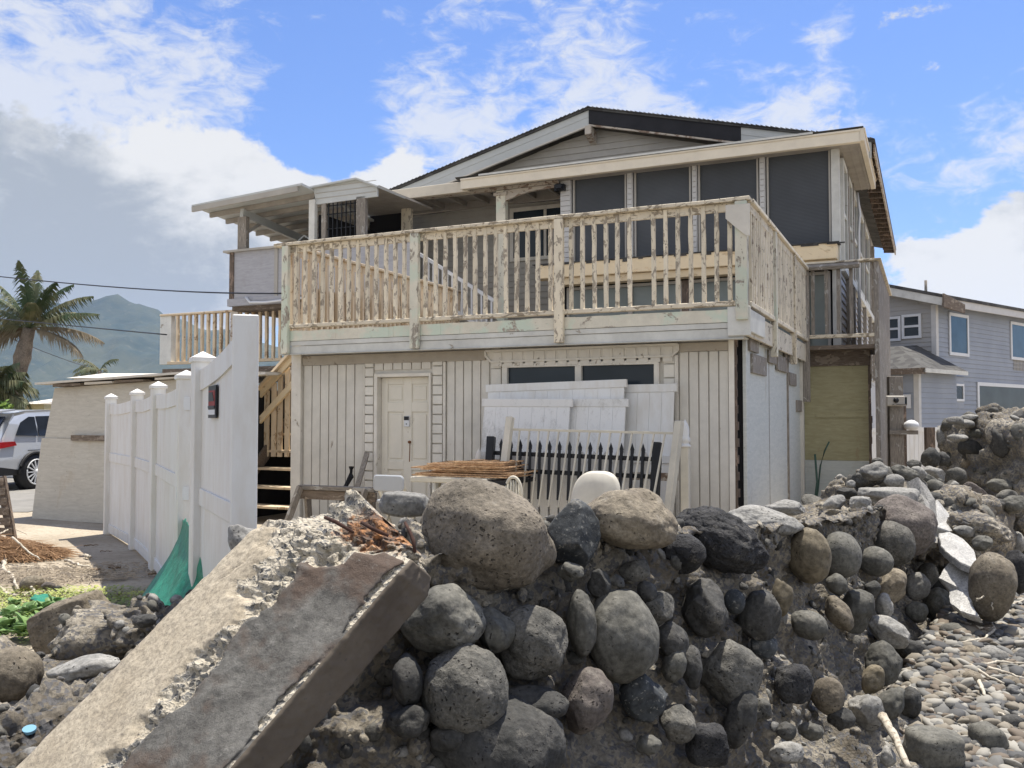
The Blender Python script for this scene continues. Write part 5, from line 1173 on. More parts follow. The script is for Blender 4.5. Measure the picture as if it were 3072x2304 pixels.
# car
def build_car():
    car = empty('parked_car', (-10.8, 18.97, 0), math.radians(75), 'silver estate-style SUV parked behind the leaning plywood, its red tail lamp showing', 'car')
    paint = m_plain('silver_paint', (.55, .58, .62), .3, .35, dirt=.06); paint.node_tree.nodes['Principled BSDF'].inputs['Coat Weight'].default_value = .5
    gl = m_glass('car_glass', (.02, .025, .035), .05); blk = m_plain('black_trim', (.02, .02, .022), .6); red = m_plain('red_lamp', (.35, .015, .02), .25, dirt=.05)
    # side profile, x along the car from the rear axle, rear at -0.95
    prof = [(-.93, .42), (-.97, .62), (-.93, .80), (-.88, 1.0), (-.86, 1.06), (-.60, 1.36), (-.42, 1.56), (-.1, 1.62), (.6, 1.65), (1.4, 1.60), (1.9, 1.42), (2.35, 1.12), (3.3, .98), (3.62, .80), (3.70, .55), (3.62, .34)]
    n = len(prof); W = .93; m = MB(); vs = []; rows = []
    def halfw(z): return W*(1-.02*(abs(z-.7)/.4)) if z < 1.03 else W*(1-.17*((z-1.03)/.6)**.9)-.01
    ys_ = [-1, -.97, -.8, 0, .8, .97, 1]
    for x, z in prof:
        for k in ys_: vs.append((x*(1 if abs(k) < .9 else .985), 0+k*halfw(z), z-(.05 if abs(k) > .99 and z > 1.4 else 0)))
    q = len(ys_)
    fs = [(i*q+j, i*q+j+1, (i+1)*q+j+1, (i+1)*q+j) for i in range(n-1) for j in range(q-1)]
    m.add(vs, fs, True)
    # sides
    for s_ in (0, q-1):
        side = [i*q+s_ for i in range(n)]
        belt = [(x, z) for x, z in prof]
        m.f.append(tuple(side if s_ == 0 else side[::-1])); m.sm.append(False)
    m.f.append(tuple(range(q))); m.sm.append(False); m.f.append(tuple((n-1)*q+k for k in range(q))); m.sm.append(False)
    body = m.build('body', paint, car, bevel=.03)
    ysid = -W
    def sidepoly(name, pts, mat, y, th=.012, par=car):
        mm = MB(); mm.prism([(x, -halfw(z)-y, z) for x, z in pts], (0, th, 0)); return mm.build(name, mat, par)
    sidepoly('side_window', [(-.48, 1.12), (.1, 1.10), (.1, 1.50), (-.05, 1.50), (-.30, 1.38)], gl, .006)
    sidepoly('side_window', [(.14, 1.10), (1.05, 1.08), (1.05, 1.53), (.14, 1.51)], gl, .006); sidepoly('side_window', [(1.1, 1.08), (2.05, 1.08), (1.75, 1.42), (1.1, 1.53)], gl, .006)
    mm = MB(); mm.prism([(-.895, -.74, 1.08), (-.895, .74, 1.08), (-.53, .68, 1.49), (-.53, -.68, 1.49)], (-.02, 0, .012)); mm.build('rear_window', gl, car)
    mm = MB(); mm.bar((-.62, 0, 1.60), (-.28, 0, 1.64), 1.35, .03); mm.build('roof_spoiler', paint, car)
    sidepoly('sill_cladding', [(-.90, .32), (-.40, .32), (-.40, .42), (-.93, .50)], blk, .006)
    mm = MB(); mm.box(-.99, -.88, -.90, .90, .30, .50); mm.build('rear_bumper', blk, car, bevel=.02)
    mm = MB(); mm.prism([(-.955, -.935, .86), (-.50, -.945, .92), (-.55, -.945, 1.00), (-.90, -.93, .99)], (0, .05, 0)); mm.prism([(-.985, -.92, .85), (-.985, -.45, .86), (-.93, -.45, .99), (-.93, -.92, .99)], (.03, 0, 0)); mm.build('tail_lamp', red, car)
    mm = MB(); mm.box(-.2, 1.9, -W-.012, -W+.0, .80, .815); mm.build('crease_trim', blk, car)
    for x in (0, 2.87):
        for s_ in (-1, 1):
            wl = empty('wheel', (x, s_*.84, .36), 0); wl.parent = car
            mm = MB(); mm.tube([(0, -.12, 0), (0, .12, 0)], .36, 36); mm.build('tyre', blk, wl, bevel=.03)
            mm = MB(); mm.tube([(0, s_*.121, 0), (0, s_*.127, 0)], .26, 36); mm.build('rim_well', m_dark, wl)
            mm = MB()
            for k in range(14):
                a = 2*math.pi*k/14; mm.bar((.05*math.cos(a), s_*.14, .05*math.sin(a)), (.25*math.cos(a), s_*.137, .25*math.sin(a)), .022, .02, (0, 1, 0))
            pts = [(.255*math.cos(2*math.pi*k/32), s_*.137, .255*math.sin(2*math.pi*k/32)) for k in range(33)]
            mm.tube(pts, .014, 6); mm.tube([(0, s_*.13, 0), (0, s_*.15, 0)], .06, 14); mm.build('rim', M['alu'], wl)
            # arch
            mm = MB(); pts = [((.42)*math.cos(math.pi*k/16), s_*.10, (.42)*math.sin(math.pi*k/16)-.02) for k in range(17)]
            mm.tube(pts, .035, 6); mm.tube([(0, -.1, 0), (0, .085, 0)] if s_ < 0 else [(0, -.085, 0), (0, .1, 0)], .40, 28); mm.build('wheel_arch', blk, wl)
m_dark = m_plain('wheel_well_black', (.008, .008, .009), .8)
build_car()
# palms
M['trunk'] = m_rock('palm_trunk', (.13, .11, .09), (.24, .20, .16), 0, .8, 3)
t = NT('palm_leaf'); t.oi = None
v = t.co(rnd=False); n = t.noise(v, 1.2, 3)
M['frond'] = t.fin(t.mix(t.ramp(n, [(.40, 0), (.62, 1)]), (.045, .075, .035), (.17, .165, .09)), .6)
M['frond_dry'] = m_plain('dry_frond', (.23, .19, .13), .8, dirt=.3)
def frond(base, az, elev, L_, droop, w, mats, par, seed, dens=34):
    r = random.Random(seed); m = MB(); pts = []; p = Vector(base); el = elev; n = 16
    for i in range(n+1):
        pts.append(p.copy()); p = p+Vector((math.cos(az)*math.cos(el), math.sin(az)*math.cos(el), math.sin(el)))*(L_/n); el -= droop/n*(.5+i/n)
    m.tube(pts, [.03*(1-i/(n+1))+.006 for i in range(n+1)], 5)
    up = Vector((0, 0, 1))
    for k in range(dens):
        t_ = .12+.88*k/dens; f = t_*n; i = min(n-1, int(f)); b = pts[i].lerp(pts[i+1], f-i); d = (pts[i+1]-pts[i]).normalized(); sd = d.cross(up)
        sd = sd.normalized() if sd.length > .01 else Vector((1, 0, 0))
        ll = w*(math.sin(math.pi*min(1, t_*.93+.07))**.6)*r.uniform(.75, 1.15)
        for s_ in (-1, 1):
            if r.random() < .1: continue
            tip = b+(sd*s_*.62+d*.55+Vector((0, 0, -.42-.5*r.random())))*ll; mid = b+(sd*s_*.55+d*.35+Vector((0, 0, .02)))*ll*.5
            ww = d*.030
            m.add([b-ww, b+ww, mid+ww*1.1, mid-ww*.8, tip], [(0, 1, 2, 3), (3, 2, 4)])
    return m.build('frond', mats, par)
def palm(base, top, r0, r1, fr_, label, L_=2.6, par_=None, group=None, seed=1, dens=34, w=.8):
    o = empty('palm_tree', base, 0, label, 'palm tree', group)
    b = Vector((0, 0, 0)); tp = Vector(top)-Vector(base); n = 22; pts = []; rs = []; rr = random.Random(seed)
    for i in range(n+1):
        t_ = i/n; q = b.lerp(tp, t_)+Vector((-.25*math.sin(math.pi*t_), 0, 0)); pts.append(q); rs.append(r0+(r1-r0)*t_+(.02 if i % 2 else 0)+(.09*max(0, 1-abs(t_-.78)/.16)))
    m = MB(); m.tube(pts, rs, 12); m.build('trunk', M['trunk'], o)
    for i, (az, el, k, dr, dry) in enumerate(fr_): frond(tp, math.radians(az), math.radians(el), L_*k, dr, w, M['frond_dry'] if dry else M['frond'], o, seed*50+i, dens)
    return o
pb = at(57, 1242, 32); pb.z = 0; ptp = at(88, 985, 32)
fr_ = [(180, 25, 1, 1.0, 0), (165, 52, 1, 1.0, 0), (190, 68, .95, .8, 0), (100, 80, .95, .4, 0), (270, 82, 1., .5, 0), (15, 66, .9, .8, 0), (0, 42, 1.05, .7, 0), (350, 22, 1.15, .6, 0), (5, 6, 1.1, .8, 1), (180, 4, .9, 1.0, 1), (188, -18, .8, .8, 1),
       (240, 35, .9, 1.0, 0), (300, 40, .9, 1.0, 0), (60, 40, .9, 1, 0), (355, -8, .95, .9, 1), (150, 12, .9, 1.0, 1), (210, 10, .9, .9, 0), (330, 60, .9, .7, 0)]
palm(pb, ptp, .17, .20, fr_, 'tall coconut palm with a bulging trunk and wind-combed fronds at the far left', 2.45, seed=2, dens=64, w=.62)
p2 = at(-10, 1242, 30); p2.z = 0; p2t = at(-30, 1190, 30)
fr2 = [(az, el, 1, 1.2, 0) for az, el in ((0, 60), (20, 35), (350, 15), (0, -5), (60, 50), (180, 40), (120, 20), (300, 40), (330, 70), (240, 30), (200, 10), (10, -25), (320, -10), (345, 45), (30, 80))]
palm(p2, p2t, .2, .15, fr2, 'short dark green palm half cut off by the left edge, below the tall palm', 1.5, seed=5, dens=50, w=.8)
p3 = at(300, 1200, 60); p3.z = 0; p3t = at(300, 1112, 60)
fr3 = [(az, el, .8 if az < 90 else 1, 1.3, 0) for az, el in ((180, 25), (170, 5), (200, 50), (180, -15), (160, 35), (0, 60), (190, 12), (100, 20), (250, 20))]
palm(p3, p3t, .13, .11, fr3, 'tiny distant palm swept to the left above the low shed roofs', 1.9, seed=7, dens=26, w=.6)
# bush
t = NT('bright_bush_leaf'); v = t.co(rnd=False); n = t.noise(v, 3, 3); M['bush'] = t.fin(t.mix(t.ramp(n, [(.4, 0), (.6, 1)]), (.06, .12, .025), (.20, .30, .05)), .6)
rr = random.Random(9)
def leafball(name, c, R, n, size, mat, label, cat, par=None):
    m = MB(); r = random.Random(n)
    cl = [Vector((r.uniform(-1, 1)*R[0], r.uniform(-1, 1)*R[1], r.uniform(-1, 1)*R[2]))*.75 for _ in range(14)]
    for k in range(n):
        q = r.choice(cl)+Vector((r.gauss(0, .22)*R[0], r.gauss(0, .22)*R[1], r.gauss(0, .22)*R[2]))
        a = Vector((r.uniform(-1, 1), r.uniform(-1, 1), r.uniform(-.3, 1))).normalized(); b = a.orthogonal().normalized()*size*r.uniform(.6, 1.2); c2 = a.cross(b).normalized()*size*.5
        q = q+Vector(c); m.add([q-b, q+c2, q+b, q-c2], [(0, 1, 2, 3)])
    return m.build(name, mat, par, label, cat)
cb = at(10, 1210, 27)
bu = empty('bush', (cb.x-.3, 27, 0), 0, 'bright green bush above the white boundary fence at the far left', 'bush')
leafball('foliage', (-.25, 0, cb.z-.45), (.75, .7, .6), 1500, .09, M['bush'], None, None, bu)
m = MB(); m.tube([(0, 0, 0), (.05, 0, cb.z-.3)], .06, 6); m.build('stem', M['trunk'], bu)
# distant small houses
def hut(name, px0, px1, ypx_top, ypx_eave, D, wallm, roofm, label, depth=6):
    a = at(px0, ypx_eave, D); b = at(px1, ypx_eave, D); tz = at(px0, ypx_top, D).z
    o = empty(name, ((a.x+b.x)/2, D, 0), 0, label, 'house'); hw = (b.x-a.x)/2
    MB().box(-hw*.92, hw*.92, 0, depth, 0, a.z).build('walls', wallm, o)
    m = MB(); m.add([(-hw, -.4, a.z-.05), (hw, -.4, a.z-.05), (hw, depth+.4, a.z-.05), (-hw, depth+.4, a.z-.05), (-hw*.85, depth/2, tz), (hw*.85, depth/2, tz)], [(0, 3, 2, 1), (0, 1, 5, 4), (1, 2, 5), (2, 3, 4, 5), (3, 0, 4)]); m.build('roof', roofm, o)
    MB().box(-hw*.5, -hw*.2, -.03, -.005, a.z*.45, a.z*.8).build('window', M['glass'], o)
    return o
hut('small_house', 70, 135, 1186, 1208, 34, M['ply_yellow'], M['roof_tin'], 'small pale green house with a light roof just left of the plywood shed')
hut('small_house', 210, 520, 1112, 1132, 48, M['vinyl_white'], M['roof_tin'], 'distant house with a long pale metal roof over the plywood shed')
hut('small_house', -60, 95, 1215, 1228, 40, M['dark'], M['shingle'], 'low dark roofed house behind the palms at the far left')
# power lines
def wire(pts, D0, D1, label, r=.012):
    a = at(*pts[0], D0); b = at(*pts[-1], D1); m = MB(); ps = []
    mid = at(*pts[1], (D0+D1)/2)
    for i in range(25):
        t_ = i/24; p = a*(1-t_)**2+b*t_**2+2*t_*(1-t_)*(mid*2-(a+b)*.5); ps.append(p)
    m.tube(ps, r, 5); m.build('power_line', M['black_metal'], None, label, 'cable', 'overhead cables at the left')
wire([(-260, 800), (300, 858), (858, 880)], 26, 15, 'uppermost overhead cable, sweeping across the clouds to the balcony', .014)
wire([(-260, 930), (120, 968), (500, 1004)], 30, 17, 'middle overhead cable crossing in front of the palm crown', .013)
wire([(-100, 960), (150, 1062), (262, 1100)], 40, 55, 'lowest overhead cable, slanting down to the far roofs', .02)
# =================================================================== mountains
t = NT('green_mountain'); v = t.co(rnd=False); n = t.noise(v, .004, 8, .65); n2 = t.noise(v, .03, 6, .7)
c = t.mix(t.ramp(n, [(.4, 0), (.6, 1)]), (.014, .030, .022), (.05, .06, .036)); c = t.mix(t.ramp(n2, [(.58, 0), (.7, .5)]), c, (.13, .12, .08))
M['mount'] = t.fin(c, .95, t.bump(n2, .5, 6))
def mountains():
    D0 = 2600.; nx, ny = 200, 90; m = MB(); vs = []
    def prof(px):   # ridge skyline (pixel row) by pixel column
        kk = [(-3000, 830), (-1200, 830), (-300, 850), (0, 885), (130, 893), (220, 885), (309, 872), (380, 905), (430, 925), (480, 955), (620, 990), (900, 1050), (1500, 1120), (2400, 1180)]
        for (a, za), (b, zb) in zip(kk[:-1], kk[1:]):
            if a <= px <= b: t_ = (px-a)/(b-a); t_ = t_*t_*(3-2*t_); return za+(zb-za)*t_
        return 1200
    for j in range(ny+1):
        w = j/ny; D = D0+w*1900
        for i in range(nx+1):
            px = -3000+5400*i/nx if False else (-1500+3600*i/nx)
            x = (px-1536)/F*(D0+1900*.8); top = (1250-prof(px))/F*(D0+1900*.85)
            hh = top*(w/.85)**1.15 if w < .85 else top*(1-(w-.85)*1.2)
            rid = noise.ridged_multi_fractal(Vector((x*.0030+1.7, D*.0011, 0)), 1.0, 2.1, 5, 1.0, 2.0, noise_basis='PERLIN_ORIGINAL')-1.1
            hh = hh*(1+.42*rid*math.sin(math.pi*min(1, w/.88)))+12*noise.noise(Vector((x*.02, D*.02, 3)))*w
            vs.append((x, D, max(-5, hh)))
    fs = [(j*(nx+1)+i, j*(nx+1)+i+1, (j+1)*(nx+1)+i+1, (j+1)*(nx+1)+i) for j in range(ny) for i in range(nx)]
    m.add(vs, fs, True); m.build('mountains', M['mount'], None, kind='structure')
mountains()
# =================================================================== ground and beach
TB = [((-3.2, 1.2, .40), (-1.9, .2, -.6)), ((-2.35, 2.2, .46), (-1.3, .75, -.6)), ((-1.6, 2.85, .52), (-.95, 1.6, -.6)), ((-.85, 3.3, .82), (-.45, 2.2, -.6)), ((-.11, 3.65, 1.0), (.25, 2.75, -.6)),
      ((.6, 4.3, 1.0), (1.1, 3.75, -.6)), ((1.4, 5.3, .88), (2.0, 5.1, -.6)), ((2.4, 6.7, .78), (3.1, 6.9, -.6)), ((3.4, 8.1, .72), (4.05, 8.4, -.6)), ((4.0, 9.1, .62), (4.6, 9.3, -.6)),
      ((4.7, 10.3, .45), (5.5, 10.2, -.55)), ((5.9, 11.8, .45), (6.6, 11.3, -.5)), ((8.5, 13.8, .5), (9.0, 13.1, -.5)), ((15, 17, .5), (15.5, 16, -.5))]
def crom(pts, t_):
    n = len(pts)-1; f = max(0, min(n-1e-6, t_)); i = int(f); u = f-i
    p = [Vector(pts[max(0, min(n, i+k))]) for k in (-1, 0, 1, 2)]
    return .5*((2*p[1])+(p[2]-p[0])*u+(2*p[0]-5*p[1]+4*p[2]-p[3])*u*u+(3*p[1]-p[0]-3*p[2]+p[3])*u**3)
TT = [a for a, b in TB]; BB = [b for a, b in TB]
mid = [((a[0]*.45+b[0]*.55), (a[1]*.45+b[1]*.55)) for a, b in TB]
mid = [(-20, -9)]+mid+[(60, 34)]
def side(x, y):     # signed distance to the shore line: + = beach side
    best = 1e9; sg_ = 1
    for (x0, y0), (x1, y1) in zip(mid[:-1], mid[1:]):
        dx, dy = x1-x0, y1-y0; L2 = dx*dx+dy*dy; t_ = max(0, min(1, ((x-x0)*dx+(y-y0)*dy)/L2)); qx, qy = x0+t_*dx, y0+t_*dy
        d2 = (x-qx)**2+(y-qy)**2
        if d2 < best: best = d2; sg_ = 1 if (dx*(y-y0)-dy*(x-x0)) < 0 else -1
    return sg_*math.sqrt(best)
def sstep(v, a, b): t_ = max(0, min(1, (v-a)/(b-a))); return t_*t_*(3-2*t_)
def gz(x, y):
    s_ = side(x, y); z = -.62*sstep(s_, -.80, -.25)
    z += .36*sstep(y, 5.4, 7.5)*sstep(s_, -.3, .3)
    if s_ > .2: z += .035*noise.noise(Vector((x*1.3, y*1.3, 0)))+.10*sstep(x-3.2, 0, 6)
    else: z += .012*noise.noise(Vector((x*.8, y*.8, 5)))*sstep(-s_, 0, 1)
    return z
def axis(lo, hi, c, fine, k=1.12):
    v = [c]; st = fine
    while v[-1] < hi: v.append(v[-1]+st); st = st if abs(v[-1]-c) < 7 else st*k
    w = [c]; st = fine
    while w[-1] > lo: w.append(w[-1]-st); st = st if abs(w[-1]-c) < 7 else st*k
    return sorted(set(w[1:]+v))
xs = axis(-6000, 6000, 1.5, .12, 1.25); ys = axis(-60, 9000, 6.5, .12, 1.25)
vs = [(x, y, gz(x, y) if abs(x) < 70 and y < 45 else (0 if x < y*1.7 or y > 45 else -.5)) for y in ys for x in xs]
nx = len(xs); fs = [(j*nx+i, j*nx+i+1, (j+1)*nx+i+1, (j+1)*nx+i) for j in range(len(ys)-1) for i in range(nx-1)]
me = bpy.data.meshes.new('ground'); me.from_pydata(vs, [], fs); me.materials.append(M['ground']); me.materials.append(M['beach'])
for p in me.polygons:
    c = p.center; p.use_smooth = True
    if c.z < -.25 and abs(c.x) < 60: p.material_index = 1
g = bpy.data.objects.new('ground', me); COL.objects.link(g); tag(g, kind='structure')
MB().box(-40, -7.6, 14.2, 22.3, .002, .006).build('driveway', M['asphalt'], None, kind='structure')
# =================================================================== seawall core
def face_pt(s_, t_):   # t_ 0 = top front edge, 1 = base
    T = crom(TT, s_); B = crom(BB, s_); out = Vector((B.x-T.x, B.y-T.y, 0)).normalized(); h = t_**1.5*.92+.08*t_; p = Vector((T.x+(B.x-T.x)*h, T.y+(B.y-T.y)*h, T.z+(B.z-T.z)*t_))
    return p+out*(.05*math.sin(math.pi*min(1, t_*2))+.50*max(0., (t_-.74)/.26)**1.5), out
def back_w(s_): return 1.7*(1-sstep(s_, 1.8, 3.3))+.55
def prof_pt(s_, w):   # w in [0,1]: 0 back foot, .28 back of the top, .36 front of top, 1 base
    T = crom(TT, s_); B = crom(BB, s_); out = Vector((B.x-T.x, B.y-T.y, 0)).normalized(); bw = back_w(s_)
    if w < .24:
        t_ = w/.24; q = T-out*(bw*(1-t_)+.22); return Vector((q.x, q.y, T.z*(.03+.97*sstep(t_, -.15, 1.0))*1.0-.03))
    if w < .34:
        t_ = (w-.24)/.10; q = T-out*.22*(1-t_); return Vector((q.x, q.y, T.z-.03*(1-t_)))
    p, _ = face_pt(s_, (w-.34)/.66); return p
def grid_mesh(fn, n1, n2):
    return [fn(i/n1, j/n2) for j in range(n2+1) for i in range(n1+1)], [(j*(n1+1)+i, j*(n1+1)+i+1, (j+1)*(n1+1)+i+1, (j+1)*(n1+1)+i) for j in range(n2) for i in range(n1)]
# coarse surface for placing stones
SMAX = 13.0
cv, cf = grid_mesh(lambda a, b: prof_pt(a*SMAX, b), 160, 30)
bvh = BVHTree.FromPolygons(cv, cf)
def hit(px, py, dmax=40):
    d = pray(px, py).normalized(); loc, nrm, idx, dist = bvh.ray_cast(EYE, d)
    return loc
def rough(p, amp=1.):
    c = noise.voronoi(p*9+noise.noise_vector(p*5)*.5)[0]; d = noise.voronoi(p*22)[0]
    a = noise.fractal(p*1.9, 1.0, 2.0, 3)*.05+(noise.turbulence(p*6, 3, False)-.45)*.075+(.35-c[0])*.07+(.35-d[0])*.040+noise.noise(p*55)*.006
    return a*amp
# distribute s so that arc spacing is even near the camera
arc = [0.]; 
for i in range(1, 261):
    a = crom(TT, SMAX*(i-1)/260); b = crom(TT, SMAX*i/260); arc.append(arc[-1]+(a-b).length/(max(2.5, a.y)**.75))
def s_of(u):
    L_ = u*arc[-1]; lo = 0
    for i in range(260):
        if arc[i+1] >= L_: return SMAX*(i+(L_-arc[i])/max(1e-9, arc[i+1]-arc[i]))/260
    return SMAX
NS, NW = 860, 250
sv = [s_of(i/NS) for i in range(NS+1)]
REFS = [(Vector((crom(BB, q).x-crom(TT, q).x, crom(BB, q).y-crom(TT, q).y, 0)).normalized()+Vector((0, 0, 1))) for q in sv]
pts = [[prof_pt(sv[i], j/NW) for i in range(NS+1)] for j in range(NW+1)]
vs = []
for j in range(NW+1):
    for i in range(NS+1):
        p = pts[j][i]; du = pts[j][min(i+1, NS)]-pts[j][max(i-1, 0)]; dv_ = pts[min(j+1, NW)][i]-pts[max(j-1, 0)][i]
        n_ = du.cross(dv_); n_ = n_.normalized() if n_.length > 1e-9 else Vector((0, 0, 1))
        ref = Vector((0, 0, 1)) if j/NW < .25 else REFS[i]
        if n_.dot(ref) < 0: n_ = -n_
        k = 1. if .05 < j/NW else j/NW/.05
        vs.append(p+n_*(rough(p)*(1-.65*max(0, 1-abs(j/NW-.34)/.08)*sstep(sv[i], 4.5, 6))-.085*sstep(j/NW, .22, .52))*k)
fs = [(j*(NS+1)+i, j*(NS+1)+i+1, (j+1)*(NS+1)+i+1, (j+1)*(NS+1)+i) for j in range(NW) for i in range(NS)]
m = MB(); m.add(vs, fs, True)
m.build('seawall', M['mortar'], None, 'crumbling rubble seawall of rough pale mortar that holds the rounded boulders', 'seawall')
# =================================================================== rocks
def ico(sub):
    bm = bmesh.new(); bmesh.ops.create_icosphere(bm, subdivisions=sub, radius=1); v = [x.co.copy() for x in bm.verts]; f = [tuple(q.index for q in p.verts) for p in bm.faces]; bm.free(); return v, f
ICO = {k: ico(k) for k in (2, 3, 4, 5, 6)}
def rock_mesh(r3, seed, sub=4, lump=.16, sharp=0., facets=0, fine=.012):
    v, f = ICO[sub]; o = Vector((seed*7.31, seed*3.17, seed*1.7)); out = []; r = random.Random(seed); rm = sum(r3)/3
    pl = [(Vector((r.uniform(-1, 1), r.uniform(-1, 1), r.uniform(-1, 1))).normalized(), r.uniform(.62, .84)) for _ in range(facets)]
    for p in v:
        q = p.copy()
        for n_, d in pl:
            e = q.dot(n_)-d
            if e > 0: q -= n_*e*.93
        if sharp:
            k = max(abs(q.x), abs(q.y), abs(q.z)); q = q.lerp(q/k*.86, sharp)
        h = noise.noise(q*.9+o)*lump*1.5+noise.noise(q*2.2+o)*lump*.5+noise.noise(q*5+o)*fine*2.2+(noise.noise(q*16+o)*fine if sub > 4 else 0)
        q = q*(1+h); out.append(Vector((q.x*r3[0], q.y*r3[1], q.z*r3[2])))
    return out, f
RK = 0
def rock(name, label, c, r3, ang, mat, seed, cat='boulder', group=None, sub=4, lump=.16, sharp=0., facets=0, yaw=0., fine=.012):
    v, f = rock_mesh(r3, seed, sub, lump, sharp, facets, fine); m = MB(); m.add(v, f, True)
    o = m.build(name, mat, None, label, cat, group, loc=c); o.rotation_euler = (0, -math.radians(ang), yaw); return o
GRP = 'boulders set in the seawall'
def wrock(w, cx, cy, rx, ry, ang, mat, label, seed=None, D=None, out=.25, dep=None, lump=.15, facets=0, sharp=0., grp=GRP, name='boulder', cat='boulder', sub=None, fine=.012):
    global RK; RK += 1
    ox, oy, s_ = WIN[w]; px, py = ox+s_*cx, oy+s_*cy
    loc = None if D else hit(px, py)
    if loc is None: D = D or 5.; loc = at(px, py, D)
    D = loc.y; R1 = 1.09*rx*s_*D/F; R2 = 1.09*ry*s_*D/F; dp = dep or (R1+R2)/2*.95
    d = (loc-EYE).normalized(); c = loc+d*dp*(.40-out)*1.0
    k = (c.y/loc.y)
    c = EYE+(loc-EYE)*k
    return rock(name, label, c, (R1*k, dp, R2*k), ang, M[mat], seed or RK*3+1, cat, grp, sub or (6 if rx*s_ > 100 else 5 if rx*s_ > 30 else 4), lump*1.15, sharp, facets or ((RK % 3)*2 if lump > .1 and rx*s_ < 90 else 0), fine=fine)
R = wrock
R('b5', 580, 447, 412, 318, -14, 'rk_tan', 'largest boulder, tan and pitted with a rounded top, just right of the broken beam', out=.35, D=3.75, fine=.01)
R('b5', 1130, 465, 175, 225, -20, 'rk_blue', 'angular blue black boulder wedged between the tan and the lens-shaped ones', facets=9, lump=.08, D=3.95)
R('b5', 1530, 365, 275, 185, -4, 'rk_brown', 'lens-shaped light brown boulder on top, directly below the white tub chair', out=.3, D=4.15)
R('b5', 262, 1020, 245, 205, 12, 'rk_grey', 'pale topped grey boulder touching the right side of the broken beam', out=.35)
R('b5', 620, 1100, 120, 146, 0, 'rk_grey', 'small egg-shaped boulder right of the pale topped grey one', out=.3)
R('b5', 880, 1165, 225, 208, -12, 'rk_greyrough', 'broad dark grey boulder with one sunlit right shoulder, mid height', out=.2)
R('b5', 1212, 1040, 92, 192, 3, 'rk_grey', 'tall narrow standing stone with a rough pale top, left of the biggest round one', out=.3, lump=.1)
R('b5', 1468, 1130, 208, 272, 12, 'rk_grey', 'big smooth olive grey egg-shaped boulder in the middle of the wall', out=.35, lump=.09)
R('b5', 425, 1490, 250, 275, 12, 'rk_greyrough', 'big tapering boulder with a lit crown, low beside the beam shadow', out=.4, lump=.1)
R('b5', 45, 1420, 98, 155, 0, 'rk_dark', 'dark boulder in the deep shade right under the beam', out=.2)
R('b5', 1325, 780, 72, 98, 0, 'rk_dark', 'small dark oval stone above the smooth olive boulder', out=.2)
R('b5', 1640, 840, 60, 72, 0, 'rk_dark', 'small half buried dark stone above right of the olive boulder', out=.1)
R('b5', 1715, 942, 108, 98, 10, 'rk_greyrough', 'mid sized rough stone with a pointed right end, right of the olive boulder', facets=5, out=.25)
R('b5', 1810, 1172, 92, 120, 15, 'rk_dark', 'black stone with a lit right cheek, below the rough pointed stone', out=.25)
R('b5', 2030, 930, 140, 165, 0, 'rk_dark', 'dark rough block mostly grown over by mortar, under the lava boulder', facets=4, out=.05)
R('b5', 1880, 580, 130, 120, 0, 'rk_lava', 'rounded porous black stone tucked left of the lava boulder', out=.1)
R('b5', 1635, 1530, 155, 135, 0, 'rk_blue', 'low broad slate blue boulder half sunk in mortar under the olive one', out=.1)
R('b5', 1925, 1330, 68, 125, 0, 'rk_dark', 'slim dark upright stone left of the rough sunlit boulder', out=.1)
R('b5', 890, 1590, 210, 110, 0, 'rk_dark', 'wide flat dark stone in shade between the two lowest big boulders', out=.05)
R('b6', 140, 950, 285, 190, -22, 'rk_lava', 'large black vesicular lava boulder on the wall top', out=.3, D=4.95, fine=.03)
R('b6', 430, 830, 235, 88, -6, 'rk_light', 'long flat pale tan boulder lying on the wall top', out=.2, D=5.9)
R('b6', 578, 738, 132, 48, -3, 'rk_light', 'small domed tan boulder behind the long flat one', D=6.6)
R('b6', 745, 1065, 132, 172, 10, 'rk_yellow', 'ochre brown round boulder, leftmost of the smooth row on the right half', out=.4, lump=.08)
R('b6', 958, 1060, 130, 138, 0, 'rk_grey', 'smooth even grey ball-like boulder right of the ochre one', out=.4, lump=.05, fine=.003)
R('b6', 1202, 1105, 102, 92, 0, 'rk_grey', 'smooth grey oval boulder low between the two balls', out=.35, lump=.07)
R('b6', 1320, 980, 128, 148, 12, 'rk_greyrough', 'bluish grey boulder in front of the big purple pitted one', out=.35, lump=.08)
R('b6', 1385, 865, 208, 180, -25, 'rk_purple', 'big purple brown boulder with deep pits on the wall top', out=.4, D=8.0)
R('b6', 1592, 1112, 88, 95, 0, 'rk_grey', 'round grey boulder under the lower right side of the pitted one', out=.35)
R('b6', 1685, 1085, 58, 112, 20, 'rk_purple', 'narrow rough boulder at the wall end beside the white slabs', out=.3)
R('b6', 1550, 1200, 66, 78, -20, 'rk_greyrough', 'small tilted grey boulder under the right round grey one', out=.3)
R('b6', 1310, 1258, 92, 108, 0, 'rk_brown', 'brownish grey boulder low in the right half, mortar on its left', out=.25)
R('b6', 1475, 1265, 78, 92, -15, 'rk_light', 'light grey boulder right of the brownish one', out=.3)
R('b6', 935, 1262, 62, 66, 0, 'rk_grey', 'small grey cobble directly under the ball-like boulder', out=.2)
R('b6', 1650, 1300, 76, 112, -25, 'rk_dark', 'dark oval boulder near the foot of the slabs', out=.3)
R('b6', 1620, 1400, 72, 112, -15, 'rk_grey', 'grey upright oval boulder below the dark oval one', out=.35)
R('b6', 1060, 1428, 118, 128, 0, 'rk_grey', 'angular blue grey boulder with a notched top', facets=5, out=.25)
R('b6', 950, 1460, 66, 112, 28, 'rk_brown', 'slanting narrow brown stone leaning on the notched boulder', out=.25)
